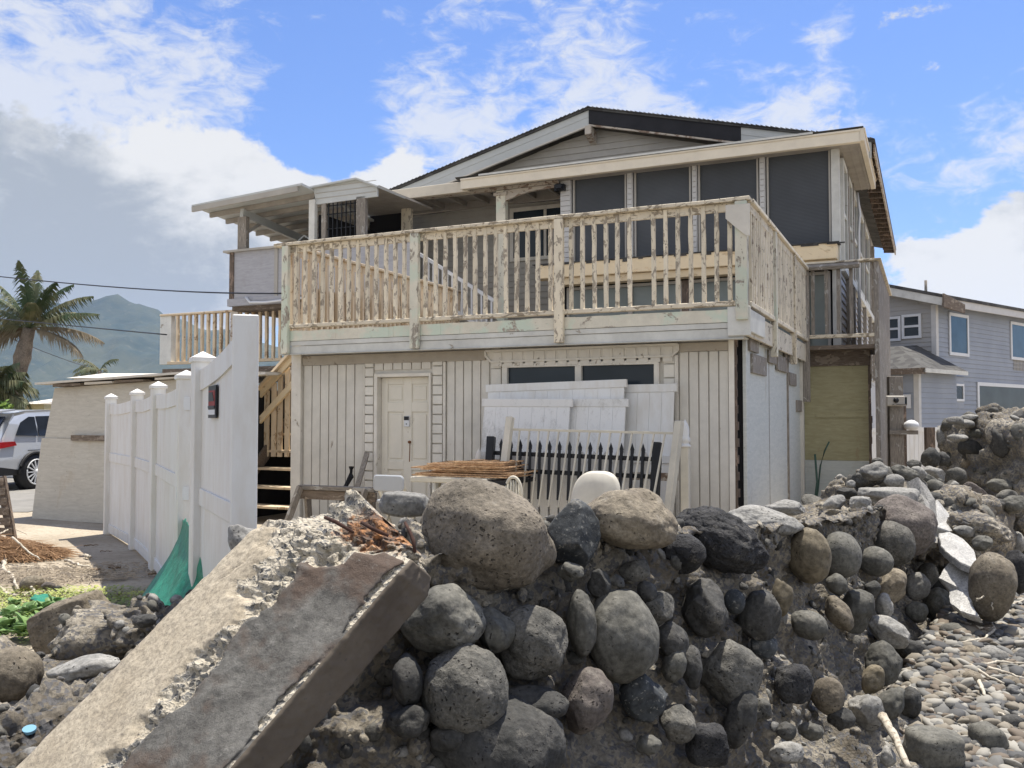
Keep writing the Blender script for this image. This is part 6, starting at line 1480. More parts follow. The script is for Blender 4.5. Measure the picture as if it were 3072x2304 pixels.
R('b6', 237, 1378, 66, 78, 0, 'rk_blue', 'small smooth dark blue stone under the lava boulder', out=.25, lump=.05)
R('b6', 400, 1475, 115, 168, -14, 'rk_dark', 'tall dark boulder with a bumpy lit right edge', out=.3)
R('b6', 558, 1340, 68, 128, -8, 'rk_yellow', 'narrow olive stone half covered by mortar under the ochre boulder', out=.1)
R('b6', 742, 1535, 118, 88, -18, 'rk_grey', 'smooth lens of grey stone low in the middle right', out=.25, lump=.06)
R('b6', 1255, 1402, 55, 74, -10, 'rk_light', 'small light stone right of the notched boulder', out=.25)
R('b6', 1290, 1585, 132, 82, -30, 'rk_light', 'light tilted boulder low at the right, above the driftwood pole', out=.35)
R('b7', 550, 590, 162, 168, -25, 'rk_greyrough', 'big rough sunlit grey boulder at the lower centre', out=.4, sharp=.25)
R('b7', 905, 665, 98, 102, 0, 'rk_lava', 'squarish black stone with a white net-like surface', out=.3, sharp=.3)
R('b7', 1100, 735, 84, 92, 0, 'rk_brown', 'cracked brown round stone right of the net-like one', out=.4, lump=.08)
R('b7', 1312, 812, 84, 92, -10, 'rk_light', 'light grey boulder left of the driftwood pole top', out=.35)
R('b7', 1410, 545, 92, 102, 15, 'rk_grey', 'grey boulder with a chipped face, low at the right', out=.35)
R('b7', 1568, 470, 80, 66, -25, 'rk_dark', 'dark smooth boulder right of the chipped one', out=.3)
R('b7', 600, 865, 76, 152, -18, 'rk_dark', 'long dark brown upright stone below the rough grey boulder', out=.35)
R('b7', 420, 1010, 108, 112, 0, 'rk_lava', 'porous black block near the bottom edge', out=.35, sharp=.35)
R('b7', 718, 815, 62, 62, 0, 'rk_greyrough', 'small knobbly stone beside the long upright one', out=.25)
R('b7', 1170, 865, 70, 60, 0, 'rk_dark', 'small shaded stone under the cracked brown one', out=.15)
R('b7', 1570, 765, 48, 78, -12, 'rk_dark', 'thin dark pitted stone at the lower right', out=.2)
R('b7', 1700, 490, 62, 58, 0, 'rk_brown', 'half buried brown stone at the right foot of the wall', out=.05)
R('b7', 1440, 1080, 48, 52, 0, 'rk_light', 'small pale stone at the bottom by the driftwood pole', out=.2)
R('b7', 870, 930, 48, 42, 0, 'rk_dark', 'little dark cobble below the net-like stone', out=.2)
R('b7', 1360, 640, 58, 75, -25, 'rk_yellow', 'olive oval stone between the chipped and the light boulder', out=.2)
R('b7', 1460, 770, 60, 95, -35, 'rk_grey', 'slanted smooth stone right of the light boulder by the pole', out=.1)
R('b7', 90, 1010, 60, 50, 0, 'rk_grey', 'small cobble at the very bottom left of the porous block', out=.1)
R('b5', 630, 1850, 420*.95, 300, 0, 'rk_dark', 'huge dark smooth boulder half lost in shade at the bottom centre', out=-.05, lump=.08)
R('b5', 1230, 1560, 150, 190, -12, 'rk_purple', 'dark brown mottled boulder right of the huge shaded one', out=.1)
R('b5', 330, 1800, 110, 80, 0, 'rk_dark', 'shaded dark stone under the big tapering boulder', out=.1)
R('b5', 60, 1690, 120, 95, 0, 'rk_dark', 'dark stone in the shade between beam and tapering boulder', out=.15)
R('b5', 1130, 700, 80, 60, 0, 'rk_grey', 'small grey stone below the angular blue black boulder', out=.1)
R('b5', 1560, 690, 90, 70, 10, 'rk_greyrough', 'grey stone half grown over under the lens-shaped boulder', out=.05)
R('b7', 230, 560, 60, 95, -8, 'rk_grey', 'slim grey stone left of the big rough sunlit boulder', out=.15)
R('b7', 250, 880, 90, 95, 0, 'rk_greyrough', 'rough crusted stone left of the porous black block', out=.15)
R('b7', 740, 450, 70, 60, 0, 'rk_blue', 'bluish stone sunk in mortar above the net-like stone', out=.05)
R('b7', 1010, 930, 60, 50, 0, 'rk_grey', 'small stone at the foot of the wall below the cracked brown one', out=.15)
R('b7', 870, 1060, 90, 60, 0, 'rk_light', 'pale stone at the very bottom, right of the porous block', out=.1)
R('b6', 1480, 1450, 70, 60, 0, 'rk_grey', 'smooth stone left of the grey upright oval boulder', out=.1)
R('b6', 1180, 1290, 45, 55, 0, 'rk_dark', 'small dark stone right of the small cobble under the ball', out=.1)
# right pile
PG = 'stones heaped on the right mound'
def pr_(x, y, rx, ry, ang, mat, label, D, **k): return R('b6', x, y, rx*1.1, ry*1.12, ang, mat, label, D=D-.12, grp=k.pop('grp', PG), **k)
pr_(1190, 490, 82, 52, 10, 'rk_light', 'layered pale stone crowning the heap below the grey boards', 8.9)
pr_(1325, 552, 56, 38, 5, 'rk_light', 'smooth whitish oval stone on the heap', 8.8, lump=.05)
pr_(1072, 542, 34, 36, 0, 'rk_dark', 'small dark round stone at the left of the heap top', 8.9)
pr_(1000, 635, 55, 34, -5, 'rk_dark', 'flat dark stone on the left slope of the heap', 8.6)
pr_(920, 705, 62, 42, 15, 'rk_light', 'pale angular stone at the left foot of the heap', 8.4, facets=5)
pr_(1100, 705, 72, 46, 0, 'rk_light', 'pale block sitting above the long flat boulders', 8.2, facets=6, sharp=.4)
pr_(1292, 668, 178, 62, 0, 'rk_light', 'wide broken slab topped with mortar in the middle of the heap', 8.5, facets=6, sharp=.4)
pr_(1492, 500, 44, 36, 0, 'rk_light', 'small rounded tan stone right of the heap top', 9.4)
pr_(1400, 505, 80, 48, -25, 'rk_grey', 'slanting layered stone behind the whitish oval', 9.3, sharp=.3)
pr_(1575, 400, 52, 58, 0, 'rk_dark', 'dark boulder at the lower left of the tall rubble block', 10.6)
pr_(1655, 400, 34, 40, 0, 'rk_dark', 'smaller dark stone right of the dark boulder by the block', 10.6)
pr_(1600, 510, 70, 48, -15, 'rk_light', 'knobbly pale stone under the dark pair', 10.2, facets=4)
pr_(1750, 520, 60, 52, 0, 'rk_greyrough', 'rough grey stone under the tall block', 10.4)
pr_(1570, 560, 90, 34, -28, 'rk_grey', 'thin slanted stone behind the standing slab', 9.6, sharp=.3)
pr_(1650, 620, 60, 32, -12, 'rk_light', 'pale flat stone right of the standing slab tip', 9.5)
pr_(1715, 588, 42, 36, 0, 'rk_greyrough', 'greenish grey round stone above the big tan boulder', 9.7)
pr_(1782, 700, 122, 98, -10, 'rk_brown', 'big tan pitted boulder right of the standing slab', 9.4)
pr_(1742, 775, 42, 26, 10, 'rk_light', 'small pale wedge under the big tan boulder', 9.1)
pr_(1870, 645, 78, 52, -32, 'rk_purple', 'slanting brown block right of the big tan boulder', 9.9, sharp=.4)
pr_(2050, 585, 72, 38, -4, 'rk_grey', 'dark oval stone under the right side of the tall block', 10.6)
pr_(2090, 665, 58, 44, 10, 'rk_greyrough', 'grey stone below the dark oval', 10.2)
pr_(2150, 720, 66, 60, 0, 'rk_grey', 'grey boulder cut by the right edge', 10.)
pr_(2000, 720, 72, 44, 0, 'rk_dark', 'dark low stone in shade beside the conglomerate', 10.)
pr_(2180, 600, 50, 60, 0, 'rk_yellow', 'yellowish stone at the right edge near the tall block', 10.6)
pr_(1905, 885, 180, 85, -12, 'mortar_light', 'flat pale conglomerate lump below the big tan boulder', 8.6, lump=.3, sharp=.3, fine=.05)
pr_(1800, 890, 60, 40, 0, 'rk_light', 'angular chip beside the white slabs', 8.5, facets=5)
pr_(1995, 1265, 118, 190, -8, 'rk_brown', 'big leaning grey brown rock standing right of the white slabs', 7.6, lump=.1)
pr_(2165, 1180, 62, 125, 0, 'rk_lava', 'porous dark boulder cut by the right edge', 7.9)
pr_(1930, 975, 55, 45, 15, 'rk_grey', 'grey angular stone above the leaning brown rock', 8.2, facets=4)
pr_(1460, 440, 38, 26, 0, 'rk_greyrough', 'small stone on the skyline right of the heap', 9.6)
pr_(1210, 418, 30, 20, 0, 'rk_greyrough', 'smallest stone on the very top of the heap', 9.)
pr_(1030, 575, 26, 22, 0, 'rk_light', 'pale pebble-like stone on the left slope', 8.8)
# mortar mass of the heap
def lumpmass(name, label, cat, cs, mat, seed, sub=6, amp=1., par=None):
    # union-like lump: icosphere pushed to the outermost of several ellipsoids
    v, f = ICO[sub]; c0 = Vector((0, 0, 0))
    for c, r in cs: c0 += Vector(c)
    c0 /= len(cs); out = []
    for p in v:
        best = .05
        for c, r in cs:
            o = c0-Vector(c); A = sum((p[k]/r[k])**2 for k in range(3)); B_ = 2*sum(o[k]*p[k]/r[k]**2 for k in range(3)); Cc = sum((o[k]/r[k])**2 for k in range(3))-1; ds = B_*B_-4*A*Cc
            if ds > 0: best = max(best, (-B_+math.sqrt(ds))/(2*A))
        q = c0+p*best; out.append(q+p*(rough(q+Vector((seed, 0, 0)), 1.4*amp)+noise.noise(q*14+Vector((seed, 0, 0)))*.02*amp))
    m = MB(); m.add(out, f, True); return m.build(name, mat, par, label, cat)
a = at(*P('b6', 1230, 600), 9.1)
lumpmass('rubble_heap', 'mound of crumbled pale mortar under the heaped stones by the wall end', 'rubble', [((a.x, 9.25, .42), (.62, .6, .52)), ((a.x-.55, 9.1, .3), (.55, .5, .38)), ((a.x+.7, 9.45, .35), (.6, .6, .5)), ((a.x+1.35, 10.2, .2), (.6, .6, .5))], M['mortar_light'], 3)
# tall rubble block
k0 = at(*P('b6', 1720, 90), 11.6); k1 = at(*P('b6', 2110, 140), 11.6); zt1 = k0.z
def block_pt(p):
    q = p.copy(); k = max(abs(q.x), abs(q.y), abs(q.z)); q = q.lerp(q/k*.9, .62); x = q.x*1.55; z = q.z
    tw = 1-.25*(.5-z*.5)
    zz = (.55+z*1.02)
    zz = zz if z < 0 else zz*1.0-.10*max(0, q.x)
    return Vector((k0.x+1.05+x*.72, 12.0+q.y*1.2+q.x*.9, zt1-1.42+zz*.95))
v, f = ICO[6]; m = MB(); out = []
for p in v:
    q = block_pt(p); o_ = noise.cell_vector(q*3.3) if False else Vector((0, 0, 0))
    out.append(q+p*(noise.fractal(q*2.2, 1, 2, 4)*.14+(noise.turbulence(q*6, 3, False)-.4)*.10+noise.noise(q*18)*.02))
m.add(out, f, True); blk = m.build('rubble_block', M['mortar'], None, 'tall block of broken masonry with embedded stones at the right edge', 'rubble block')
for i, (x, y, rx, ry, mt) in enumerate([(1800, 165, 60, 34, 'rk_light'), (1900, 190, 70, 40, 'rk_light'), (2000, 215, 70, 60, 'rk_grey'), (1940, 245, 42, 22, 'rk_dark'), (1850, 330, 70, 66, 'rk_dark'), (1930, 345, 22, 30, 'rk_blue'), (1880, 430, 80, 42, 'rk_brown'),
     (1980, 330, 40, 50, 'rk_grey'), (2060, 300, 46, 90, 'rk_greyrough'), (1760, 260, 50, 30, 'rk_light'), (2000, 450, 60, 66, 'rk_grey'), (2080, 440, 60, 70, 'rk_yellow'), (1740, 140, 36, 30, 'rk_light'), (2100, 200, 40, 40, 'rk_grey'), (1840, 120, 50, 22, 'rk_light'), (1930, 500, 60, 40, 'rk_grey')]):
    D_ = 10.9+.0035*max(0, x-1750) + (.15 if y < 200 else 0)
    c = at(*P('b6', x, y), D_); s_ = .4394*D_/F; v, f = rock_mesh((rx*s_, .18, ry*s_), 700+i, 3, .12, .2, 3)
    m = MB(); m.add(v, f, True); o = m.build('embedded_stone', M[mt], blk, loc=c)
# low bank beyond, right edge
a = at(3030, 1420, 12.2)
lumpmass('rubble_bank', 'low shaded bank of rubble behind the tall block at the right edge', 'rubble', [((a.x+.4, 12.6, .1), (1.2, .9, 1.05)), ((a.x+1.8, 13.6, .2), (1.5, 1, 1.0)), ((a.x-.6, 11.6, -.2), (.9, .7, .6))], M['mortar'], 9, 6, 1.5)
# =================================================================== slabs
def slab(name, label, w, pts, Ds, mat, th, back, group=None):
    P3 = [at(*P(w, x, y), d) for (x, y), d in zip(pts, Ds)]; c = sum(P3, Vector())/len(P3)
    n_ = Vector((0, 0, 0))
    for i in range(len(P3)): n_ += (P3[i]-c).cross(P3[(i+1) % len(P3)]-c)
    n_.normalize()
    if n_.dot(EYE-c) < 0: n_ = -n_
    ring = []; N_ = len(P3); 
    for i in range(N_):
        a, b = P3[i], P3[(i+1) % N_]
        for k in range(6): t_ = k/6; q = a.lerp(b, t_); ring.append(q+(c-q)*.05*noise.noise(q*9)+(c-q).normalized()*.01*noise.noise(q*30))
    n = len(ring); vs = []; fs = []
    for lv, (sc_, off) in enumerate(((1., 0), (.97, .012))):
        for q in ring: vs.append(q+(c-q)*(1-sc_)+n_*off)
    for q in ring: vs.append(q-n_*th)
    vs.append(c+n_*.014); vs.append(c-n_*th)
    for i in range(n):
        j = (i+1) % n; fs += [(i, j, n+j, n+i), (2*n+i, 2*n+j, j, i), (n+i, n+j, 3*n), (2*n+j, 2*n+i, 3*n+1)]
    m = MB(); m.add([v-c for v in vs], fs); return m.build(name, mat, None, label, 'stone slab', group, loc=c)
slab('stone_slab', 'jagged upright brown slab with a sharp tip, leaning on the pitted boulder', 'b6', [(1480, 525), (1540, 590), (1600, 680), (1612, 800), (1595, 862), (1570, 800), (1540, 740), (1500, 640)], [8.6, 8.6, 8.5, 8.4, 8.3, 8.2, 8.3, 8.5], M['slab_dark'], .12, 0)
slab('stone_slab', 'bright white slab leaning behind the jagged upright one', 'b6', [(1612, 680), (1660, 740), (1740, 840), (1766, 908), (1700, 900), (1600, 870)], [8.9, 8.9, 8.8, 8.6, 8.4, 8.4], M['slab'], .06, 0)
slab('stone_slab', 'bright white leaf-shaped slab lying in front of the leaning brown rock', 'b6', [(1625, 915), (1700, 905), (1790, 950), (1870, 1030), (1895, 1150), (1850, 1150), (1780, 1120), (1700, 1060), (1640, 1000)], [8.3, 8.3, 8.2, 8.0, 7.7, 7.6, 7.7, 7.9, 8.1], M['slab'], .05, 0)
slab('stone_slab', 'large light grey slab standing on the pebbles at the wall end', 'b6', [(1625, 1215), (1722, 1085), (1790, 1125), (1862, 1185), (1885, 1290), (1850, 1450), (1915, 1490), (1780, 1450), (1712, 1400), (1700, 1300)], [7.9, 8.0, 7.9, 7.7, 7.6, 7.45, 7.3, 7.45, 7.6, 7.8], M['slab'], .06, 0)
slab('stone_slab', 'small grey slab sliver behind the leaf-shaped slab', 'b6', [(1585, 880), (1640, 890), (1620, 985), (1570, 975)], [8.5, 8.5, 8.3, 8.3], M['slab_dark'], .05, 0)
# =================================================================== left rubble
LG = 'boulders in the rubble at the left'
def L(w, x, y, rx, ry, ang, mat, label, D=None, **k): return R(w, x, y, rx, ry, ang, mat, label, D=D, grp=LG, **k)
L('b3', 600, 1300, 300, 205, 22, 'rk_brown', 'large flat topped brown boulder beside the green plants', D=5.3, sharp=.45, lump=.08)
L('b3', 905, 1240, 150, 92, -8, 'rk_grey', 'smooth grey cleft stone lying on the large brown boulder', D=4.9, lump=.1)
L('b3', 850, 1440, 130, 130, 0, 'rk_dark', 'shaded square grey stone under the cleft one', D=4.7, sharp=.4)
L('b8', 60, 400, 185, 180, -10, 'rk_brown', 'domed brown boulder cut by the left edge', D=3.7, lump=.08)
L('b8', 560, 340, 215, 70, 12, 'rk_light', 'flat pale boulder with a rough crust beside the beam', D=3.7)
L('b3', 265, 970, 92, 58, 5, 'rk_brown', 'coconut-like brown stone among the sticks', D=7.9, lump=.05)
L('b3', 400, 1000, 50, 45, 0, 'rk_purple', 'small knobbly stone right of the coconut-like one', D=7.75)
L('b3', 475, 1020, 36, 30, 0, 'rk_dark', 'little dark stone at the edge of the sticks', D=7.7)
L('b3', 330, 1560, 40, 26, 0, 'rk_dark', 'small dark cobble on the pale crust by the domed boulder', D=3.9)
L('b3', 2040, 640, 120, 190, 25, 'rk_light', 'rounded pale stone peeking out behind the beam below the white post', D=3.6)
L('b1', 1420, 1552, 205, 102, -4, 'rk_light', 'pale grey log-like boulder between the beam tip and the largest boulder', D=3.95, sharp=.35, lump=.08, fine=.006)
L('b3', 1200, 1280, 90, 50, 8, 'rk_dark', 'dark hollow edged stone against the upper side of the beam', D=4.0)
L('b3', 1100, 1580, 50, 60, 0, 'mortar_light', 'pale crusty lump against the beam, left of its middle', D=3.4, fine=.08)
a = at(*P('b3', 1350, 1080), 4.6)
lumpmass('rubble_heap', 'pebbly conglomerate lump against the upper side of the beam', 'rubble', [((a.x-.35, 4.6, a.z-.2), (.22, .3, .16)), ((a.x+.05, 4.5, a.z-.16), (.28, .3, .18)), ((a.x+.4, 4.3, a.z-.08), (.26, .3, .2))], M['mortar_light'], 5, 6, .9)
a = at(*P('b8', 330, 300), 4.2)
lumpmass('rubble_heap', 'pale crust of pebbly mortar between the domed and the large brown boulder', 'rubble', [((a.x-.1, 4.2, a.z-.12), (.34, .35, .16)), ((a.x-.5, 4.4, a.z-.10), (.3, .3, .16))], M['mortar_light'], 6, 5, .8)
a = at(*P('b8', 200, 640), 3.05)
lumpmass('rubble_heap', 'sloping pebbly crust below the domed boulder, along the beam', 'rubble', [((a.x-.15, 3.1, a.z-.2), (.4, .4, .18)), ((a.x-.5, 2.7, a.z-.27), (.4, .4, .18)), ((a.x+.3, 3.4, a.z-.08), (.26, .3, .15))], M['mortar_light'], 7, 6, .9)
a = at(*P('b1', 1500, 1620), 3.7)
lumpmass('rubble_heap', 'crumbly mortar ridge between beam tip and largest boulder', 'rubble', [((a.x-.05, 3.75, a.z-.26), (.30, .25, .2)), ((a.x+.25, 3.8, a.z-.22), (.24, .25, .2))], M['mortar_light'], 8, 5, .8)
a = at(*P('b5', 1180, 300), 4.2)
lumpmass('rubble_heap', 'crumbly mortar cap between the angular and the lens-shaped boulder', 'rubble', [((a.x-.02, 4.25, a.z-.12), (.20, .3, .16)), ((a.x-.35, 4.2, a.z-.12), (.14, .25, .16))], M['mortar_light'], 10, 5, .7)
def mesh_hit(px, py, prefix):
    best = None; d = pray(px, py).normalized()
    for q in COL.objects:
        if q.type == 'MESH' and q.name.startswith(prefix):
            t_ = BVHTree.FromPolygons([v_.co+q.location for v_ in q.data.vertices], [tuple(p_.vertices) for p_ in q.data.polygons]); r_ = t_.ray_cast(EYE, d)
            if r_[0] is not None and (best is None or r_[3] < best[1]): best = (r_[0], r_[3])
    return best[0] if best else at(px, py, 2.95)
c_ = mesh_hit(*P('b8', 195, 762), ('rubble_heap', 'seawall', 'boulder'))+Vector((0, 0, .001)); m = MB(); m.tube([(0, 0, 0), (.001, -.003, .010)], .021, 24, smooth=False); m.build('bottle_cap', m_plain('pale_blue_plastic', (.16, .32, .42), .4, dirt=.05), None, 'pale blue round bottle cap lying on the pebbly crust beside the beam', 'bottle cap', loc=c_)
M['rebar'] = m_plain('corroded_bar', (.07, .035, .025), .95, dirt=.5, dscale=30, bump=.6)
# =================================================================== broken concrete column lying over the wall
def build_beam():
    def line(p0, p1): return at(*p0[:2], p0[2]), at(*p1[:2], p1[2])
    A0, A1 = line((36, 2304, 2.74), (784, 1549, 3.15)); B0, B1 = line((340, 2304, 2.54), (950, 1592, 2.90))
    C0_, C1 = line((700, 2304, 2.44), (1200, 1722, 2.80)); D0, D1 = line((850, 2304, 2.58), (1290, 1790, 2.96))
    E0 = A0+(D0-B0)*1.0; E1 = A1+(D1-B1)*1.0
    lo = [A0, B0, C0_, D0, E0]; hi = [A1, B1, C1, D1, E1]
    org = sum(hi, Vector())/5
    end1 = [at(930, 1528, 3.16), at(1085, 1600, 2.92), at(1238, 1680, 2.86), at(1298, 1735, 2.97), E1+(C1-B1)*.3]
    end2 = [at(1050, 1452, 3.14), at(1165, 1600, 2.99), at(1262, 1660, 2.92), at(1290, 1690, 3.0), at(1235, 1640, 3.25)]
    cc = at(1165, 1565, 3.10)
    nper = [64, 34, 20, 20, 20]      # subdivisions on sides A-B (lit), B-C (chamfer), C-D, D-E, E-A
    per = []
    for k in range(5):
        for i in range(nper[k]): per.append((k, i/nper[k]))
    NPER = len(per)
    def ringpt(cs, k, u): return cs[k].lerp(cs[(k+1) % 5], u)
    stations = []; NA = 210
    for i in range(NA+1): stations.append(('body', -.45+1.45*i/NA))
    for i in range(1, 13): stations.append(('e1', i/12))
    for i in range(1, 15): stations.append(('e2', i/14))
    for i in range(1, 9): stations.append(('cap', i/9))
    rings = []; info = []
    for kind, t_ in stations:
        if kind == 'body': cs = [a.lerp(b, t_) for a, b in zip(lo, hi)]; g_ = t_
        elif kind == 'e1': cs = [a.lerp(b, t_) for a, b in zip(hi, end1)]; g_ = 1+.18*t_
        elif kind == 'e2': cs = [a.lerp(b, t_) for a, b in zip(end1, end2)]; g_ = 1.18+.2*t_
        else: cs = [a.lerp(cc, t_) for a in end2]; g_ = 1.4
        cen = sum(cs, Vector())/5; ring = []; inf = []
        for k, u in per:
            p = ringpt(cs, k, u); out = (p-cen).normalized()
            # soften arrises
            e = min(u, 1-u)*.42
            p = p-out*(.010*max(0, 1-e/.022))
            # zones
            nz_ = noise.noise(p*4.5)*.16+noise.noise(p*13)*.07
            spall = 0.
            if k == 0: spall = sstep(g_+nz_*1.2+.30*u-.02, .93, 1.0)            # lit face, breaking towards the far end near ridge B
            elif k == 1: spall = sstep(g_+nz_*1.1-.42*u*u*1.0, .86, .93) if u < .6 else sstep(g_+nz_-.55, .52, .58)*1.0 if g_ > 1.12 else 0
            elif k == 2: spall = 1. if g_ > 1.2+nz_*.3 else 0.
            else: spall = sstep(g_+nz_, 1.02, 1.1)
            edge = 0.
            if k == 0: edge = sstep(u+nz_*1.0, .80, .90)
            if k == 1: edge = max(sstep(1-u+nz_*1.2, .90, .98), sstep(u+nz_*.7, .91, .97))
            ag = max(spall, edge*.9)
            amp = .0022+.020*ag
            d_ = (noise.turbulence(p*22, 3, False)-.5)*amp*1.6+noise.noise(p*55)*amp*.6+(.3-noise.voronoi(p*38)[0][0])*amp*1.1
            sink = -.018*spall*(1 if k < 2 else .5)-.006*edge
            if kind in ('e2', 'cap'): d_ += noise.noise(p*9)*.025
            if kind == 'cap': d_ += -.0
            # crack down the lit face
            ck = 0.
            if k == 0:
                uu = .26+.10*math.sin((g_-.7)*14)+.35*(g_-.85)+.03*noise.noise(Vector((g_*30, 0, 0)))
                if .70 < g_ < 1.02: ck = max(0, 1-abs(u-uu)/.020)*(min(1, (g_-.70)/.06))
                uu2 = uu+(g_-.86)*1.5
                if .86 < g_ < 1.03: ck = max(ck, max(0, 1-abs(u-uu2)/.022))
            if k == 2: ck = max(0, 1-abs(u-.42-.05*noise.noise(Vector((g_*3, 0, 0))))/.06)*.25*(1 if g_ > .75 else 0)
            p = p+out*(d_+sink)-out*.03*ck
            ring.append(p-org); rr_ = 0
            q = at(1150, 1590, 3.0); dd = ((p-q).length); q2 = at(1245, 1600, 3.0); dd = min(dd, (p-q2).length*1.4)
            rust = max(0, 1.15-dd/.15+nz_*1.8)*ag
            inf.append((k, ag, rust, ck))
        rings.append(ring); info.append(inf)
    vs = [p for r_ in rings for p in r_]; nf = len(rings)
    fs = []
    for i in range(nf-1):
        for j in range(NPER):
            j2 = (j+1) % NPER; fs.append((i*NPER+j, i*NPER+j2, (i+1)*NPER+j2, (i+1)*NPER+j))
    fs.append(tuple(range(NPER))[::-1]); fs.append(tuple((nf-1)*NPER+j for j in range(NPER)))
    me = bpy.data.meshes.new('concrete_column'); me.from_pydata(vs, [], fs)
    # materials
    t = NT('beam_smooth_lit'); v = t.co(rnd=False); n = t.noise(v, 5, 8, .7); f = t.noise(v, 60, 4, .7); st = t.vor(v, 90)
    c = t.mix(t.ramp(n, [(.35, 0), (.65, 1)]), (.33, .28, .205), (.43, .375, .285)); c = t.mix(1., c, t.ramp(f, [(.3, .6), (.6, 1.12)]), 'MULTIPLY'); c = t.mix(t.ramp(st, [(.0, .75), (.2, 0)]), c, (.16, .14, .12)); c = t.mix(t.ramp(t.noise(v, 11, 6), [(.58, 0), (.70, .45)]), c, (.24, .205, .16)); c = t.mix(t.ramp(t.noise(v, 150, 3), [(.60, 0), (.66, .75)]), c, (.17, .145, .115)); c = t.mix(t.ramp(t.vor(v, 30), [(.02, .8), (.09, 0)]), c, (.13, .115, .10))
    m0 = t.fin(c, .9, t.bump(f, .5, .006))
    t = NT('beam_aggregate'); v0 = t.co(rnd=False); dn = t.N.new('ShaderNodeTexNoise'); t.L.new(v0, dn.inputs['Vector']); dn.inputs['Scale'].default_value = 30; dn.inputs['Detail'].default_value = 4; v = t.mix(.045, v0, dn.outputs['Color']); st = t.vor(v, 62, out='Color'); sd = t.vor(v, 62); ed = t.vor(v, 62, feature='DISTANCE_TO_EDGE'); n = t.noise(v, 40, 5, .7)
    sx = t.xyz(st)[0]
    c = t.ramp(sx, [(0, (.50, .45, .36)), (.66, (.36, .32, .25)), (.70, (.15, .145, .135)), (.85, (.21, .205, .19)), (1, (.10, .096, .09))], 'LINEAR'); c = t.mix(t.ramp(ed, [(.01, 1), (.10, 0)]), c, (.52, .47, .38)); c = t.mix(1., c, t.ramp(n, [(.3, .7), (.65, 1.12)]), 'MULTIPLY')
    at_ = t.N.new('ShaderNodeAttribute'); at_.attribute_name = 'rust'; rs = t.math('ADD', at_.outputs['Fac'], t.math('MULTIPLY', t.math('SUBTRACT', n, .5), 1.2)); rn = t.noise(v, 18, 5, .7)
    c = t.mix(t.ramp(rs, [(.25, 0), (.55, .85)]), c, t.mix(t.ramp(rn, [(.42, 0), (.58, 1)]), (.045, .02, .015), (.42, .17, .045)))
    nb = t.bump(n, .8, .012); nb = t.bump(sd, .8, .012, nb); m1 = t.fin(c, .92, nb)
    t = NT('beam_rough_dark'); v = t.co(rnd=False); n = t.noise(v, 9, 12, .8, 0); f = t.noise(v, 34, 8, .8); r_ = t.noise(t.co((1, 1, 1), rnd=False), 3.3, 5, .6)
    c = t.mix(t.ramp(n, [(.35, 0), (.62, 1)]), (.055, .051, .046), (.185, .178, .16)); c = t.mix(t.ramp(r_, [(.46, 0), (.56, .85)]), c, (.10, .068, .05)); c = t.mix(t.ramp(f, [(.60, 0), (.70, .6)]), c, (.36, .35, .32))
    c = t.mix(t.ramp(t.vor(v, 26), [(.0, .7), (.14, 0)]), c, (.05, .05, .05))
    m2 = t.fin(c, .9, t.bump(t.math('ADD', n, f), .7, .012))
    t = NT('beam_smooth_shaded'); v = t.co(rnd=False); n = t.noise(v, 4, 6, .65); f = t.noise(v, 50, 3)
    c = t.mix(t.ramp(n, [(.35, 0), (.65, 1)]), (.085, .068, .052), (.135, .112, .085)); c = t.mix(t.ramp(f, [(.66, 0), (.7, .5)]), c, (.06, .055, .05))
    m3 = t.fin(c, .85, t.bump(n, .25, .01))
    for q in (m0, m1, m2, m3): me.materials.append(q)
    att = me.attributes.new('rust', 'FLOAT', 'POINT'); flat = [x for inf in info for x in inf]
    for i, x in enumerate(flat): att.data[i].value = min(1, max(0, x[2]))
    for fi, p in enumerate(me.polygons):
        if fi >= (nf-1)*NPER: p.material_index = 1; continue
        k, ag, ru, ck = flat[p.vertices[0]]
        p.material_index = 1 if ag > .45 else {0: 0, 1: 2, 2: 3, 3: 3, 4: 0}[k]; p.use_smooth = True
    bm = bmesh.new(); bm.from_mesh(me); bmesh.ops.recalc_face_normals(bm, faces=bm.faces); bm.to_mesh(me); bm.free()
    o = bpy.data.objects.new('concrete_column', me); COL.objects.link(o); o.location = org
    tag(o, 'broken square concrete column lying diagonally over the wall, rust at its shattered end', 'concrete column')
    # corroded reinforcing bars in the break
    rm = M['rust']
    for pts in ([(1085, 1560, 2.98), (1120, 1580, 2.94), (1165, 1600, 2.93)], [(1215, 1560, 3.0), (1230, 1590, 2.965), (1240, 1615, 2.94), (1245, 1650, 2.92)], [(975, 1545, 3.02), (1010, 1560, 2.99), (1060, 1590, 2.95)]):
        m = MB(); m.tube([at(*p)-org-Vector((0, 0, .008)) for p in pts], [.006, .007, .005][:len(pts)] if len(pts) == 3 else [.005, .006, .007, .005], 7); m.build('reinforcing_bar', M['rebar'], o)
build_beam()
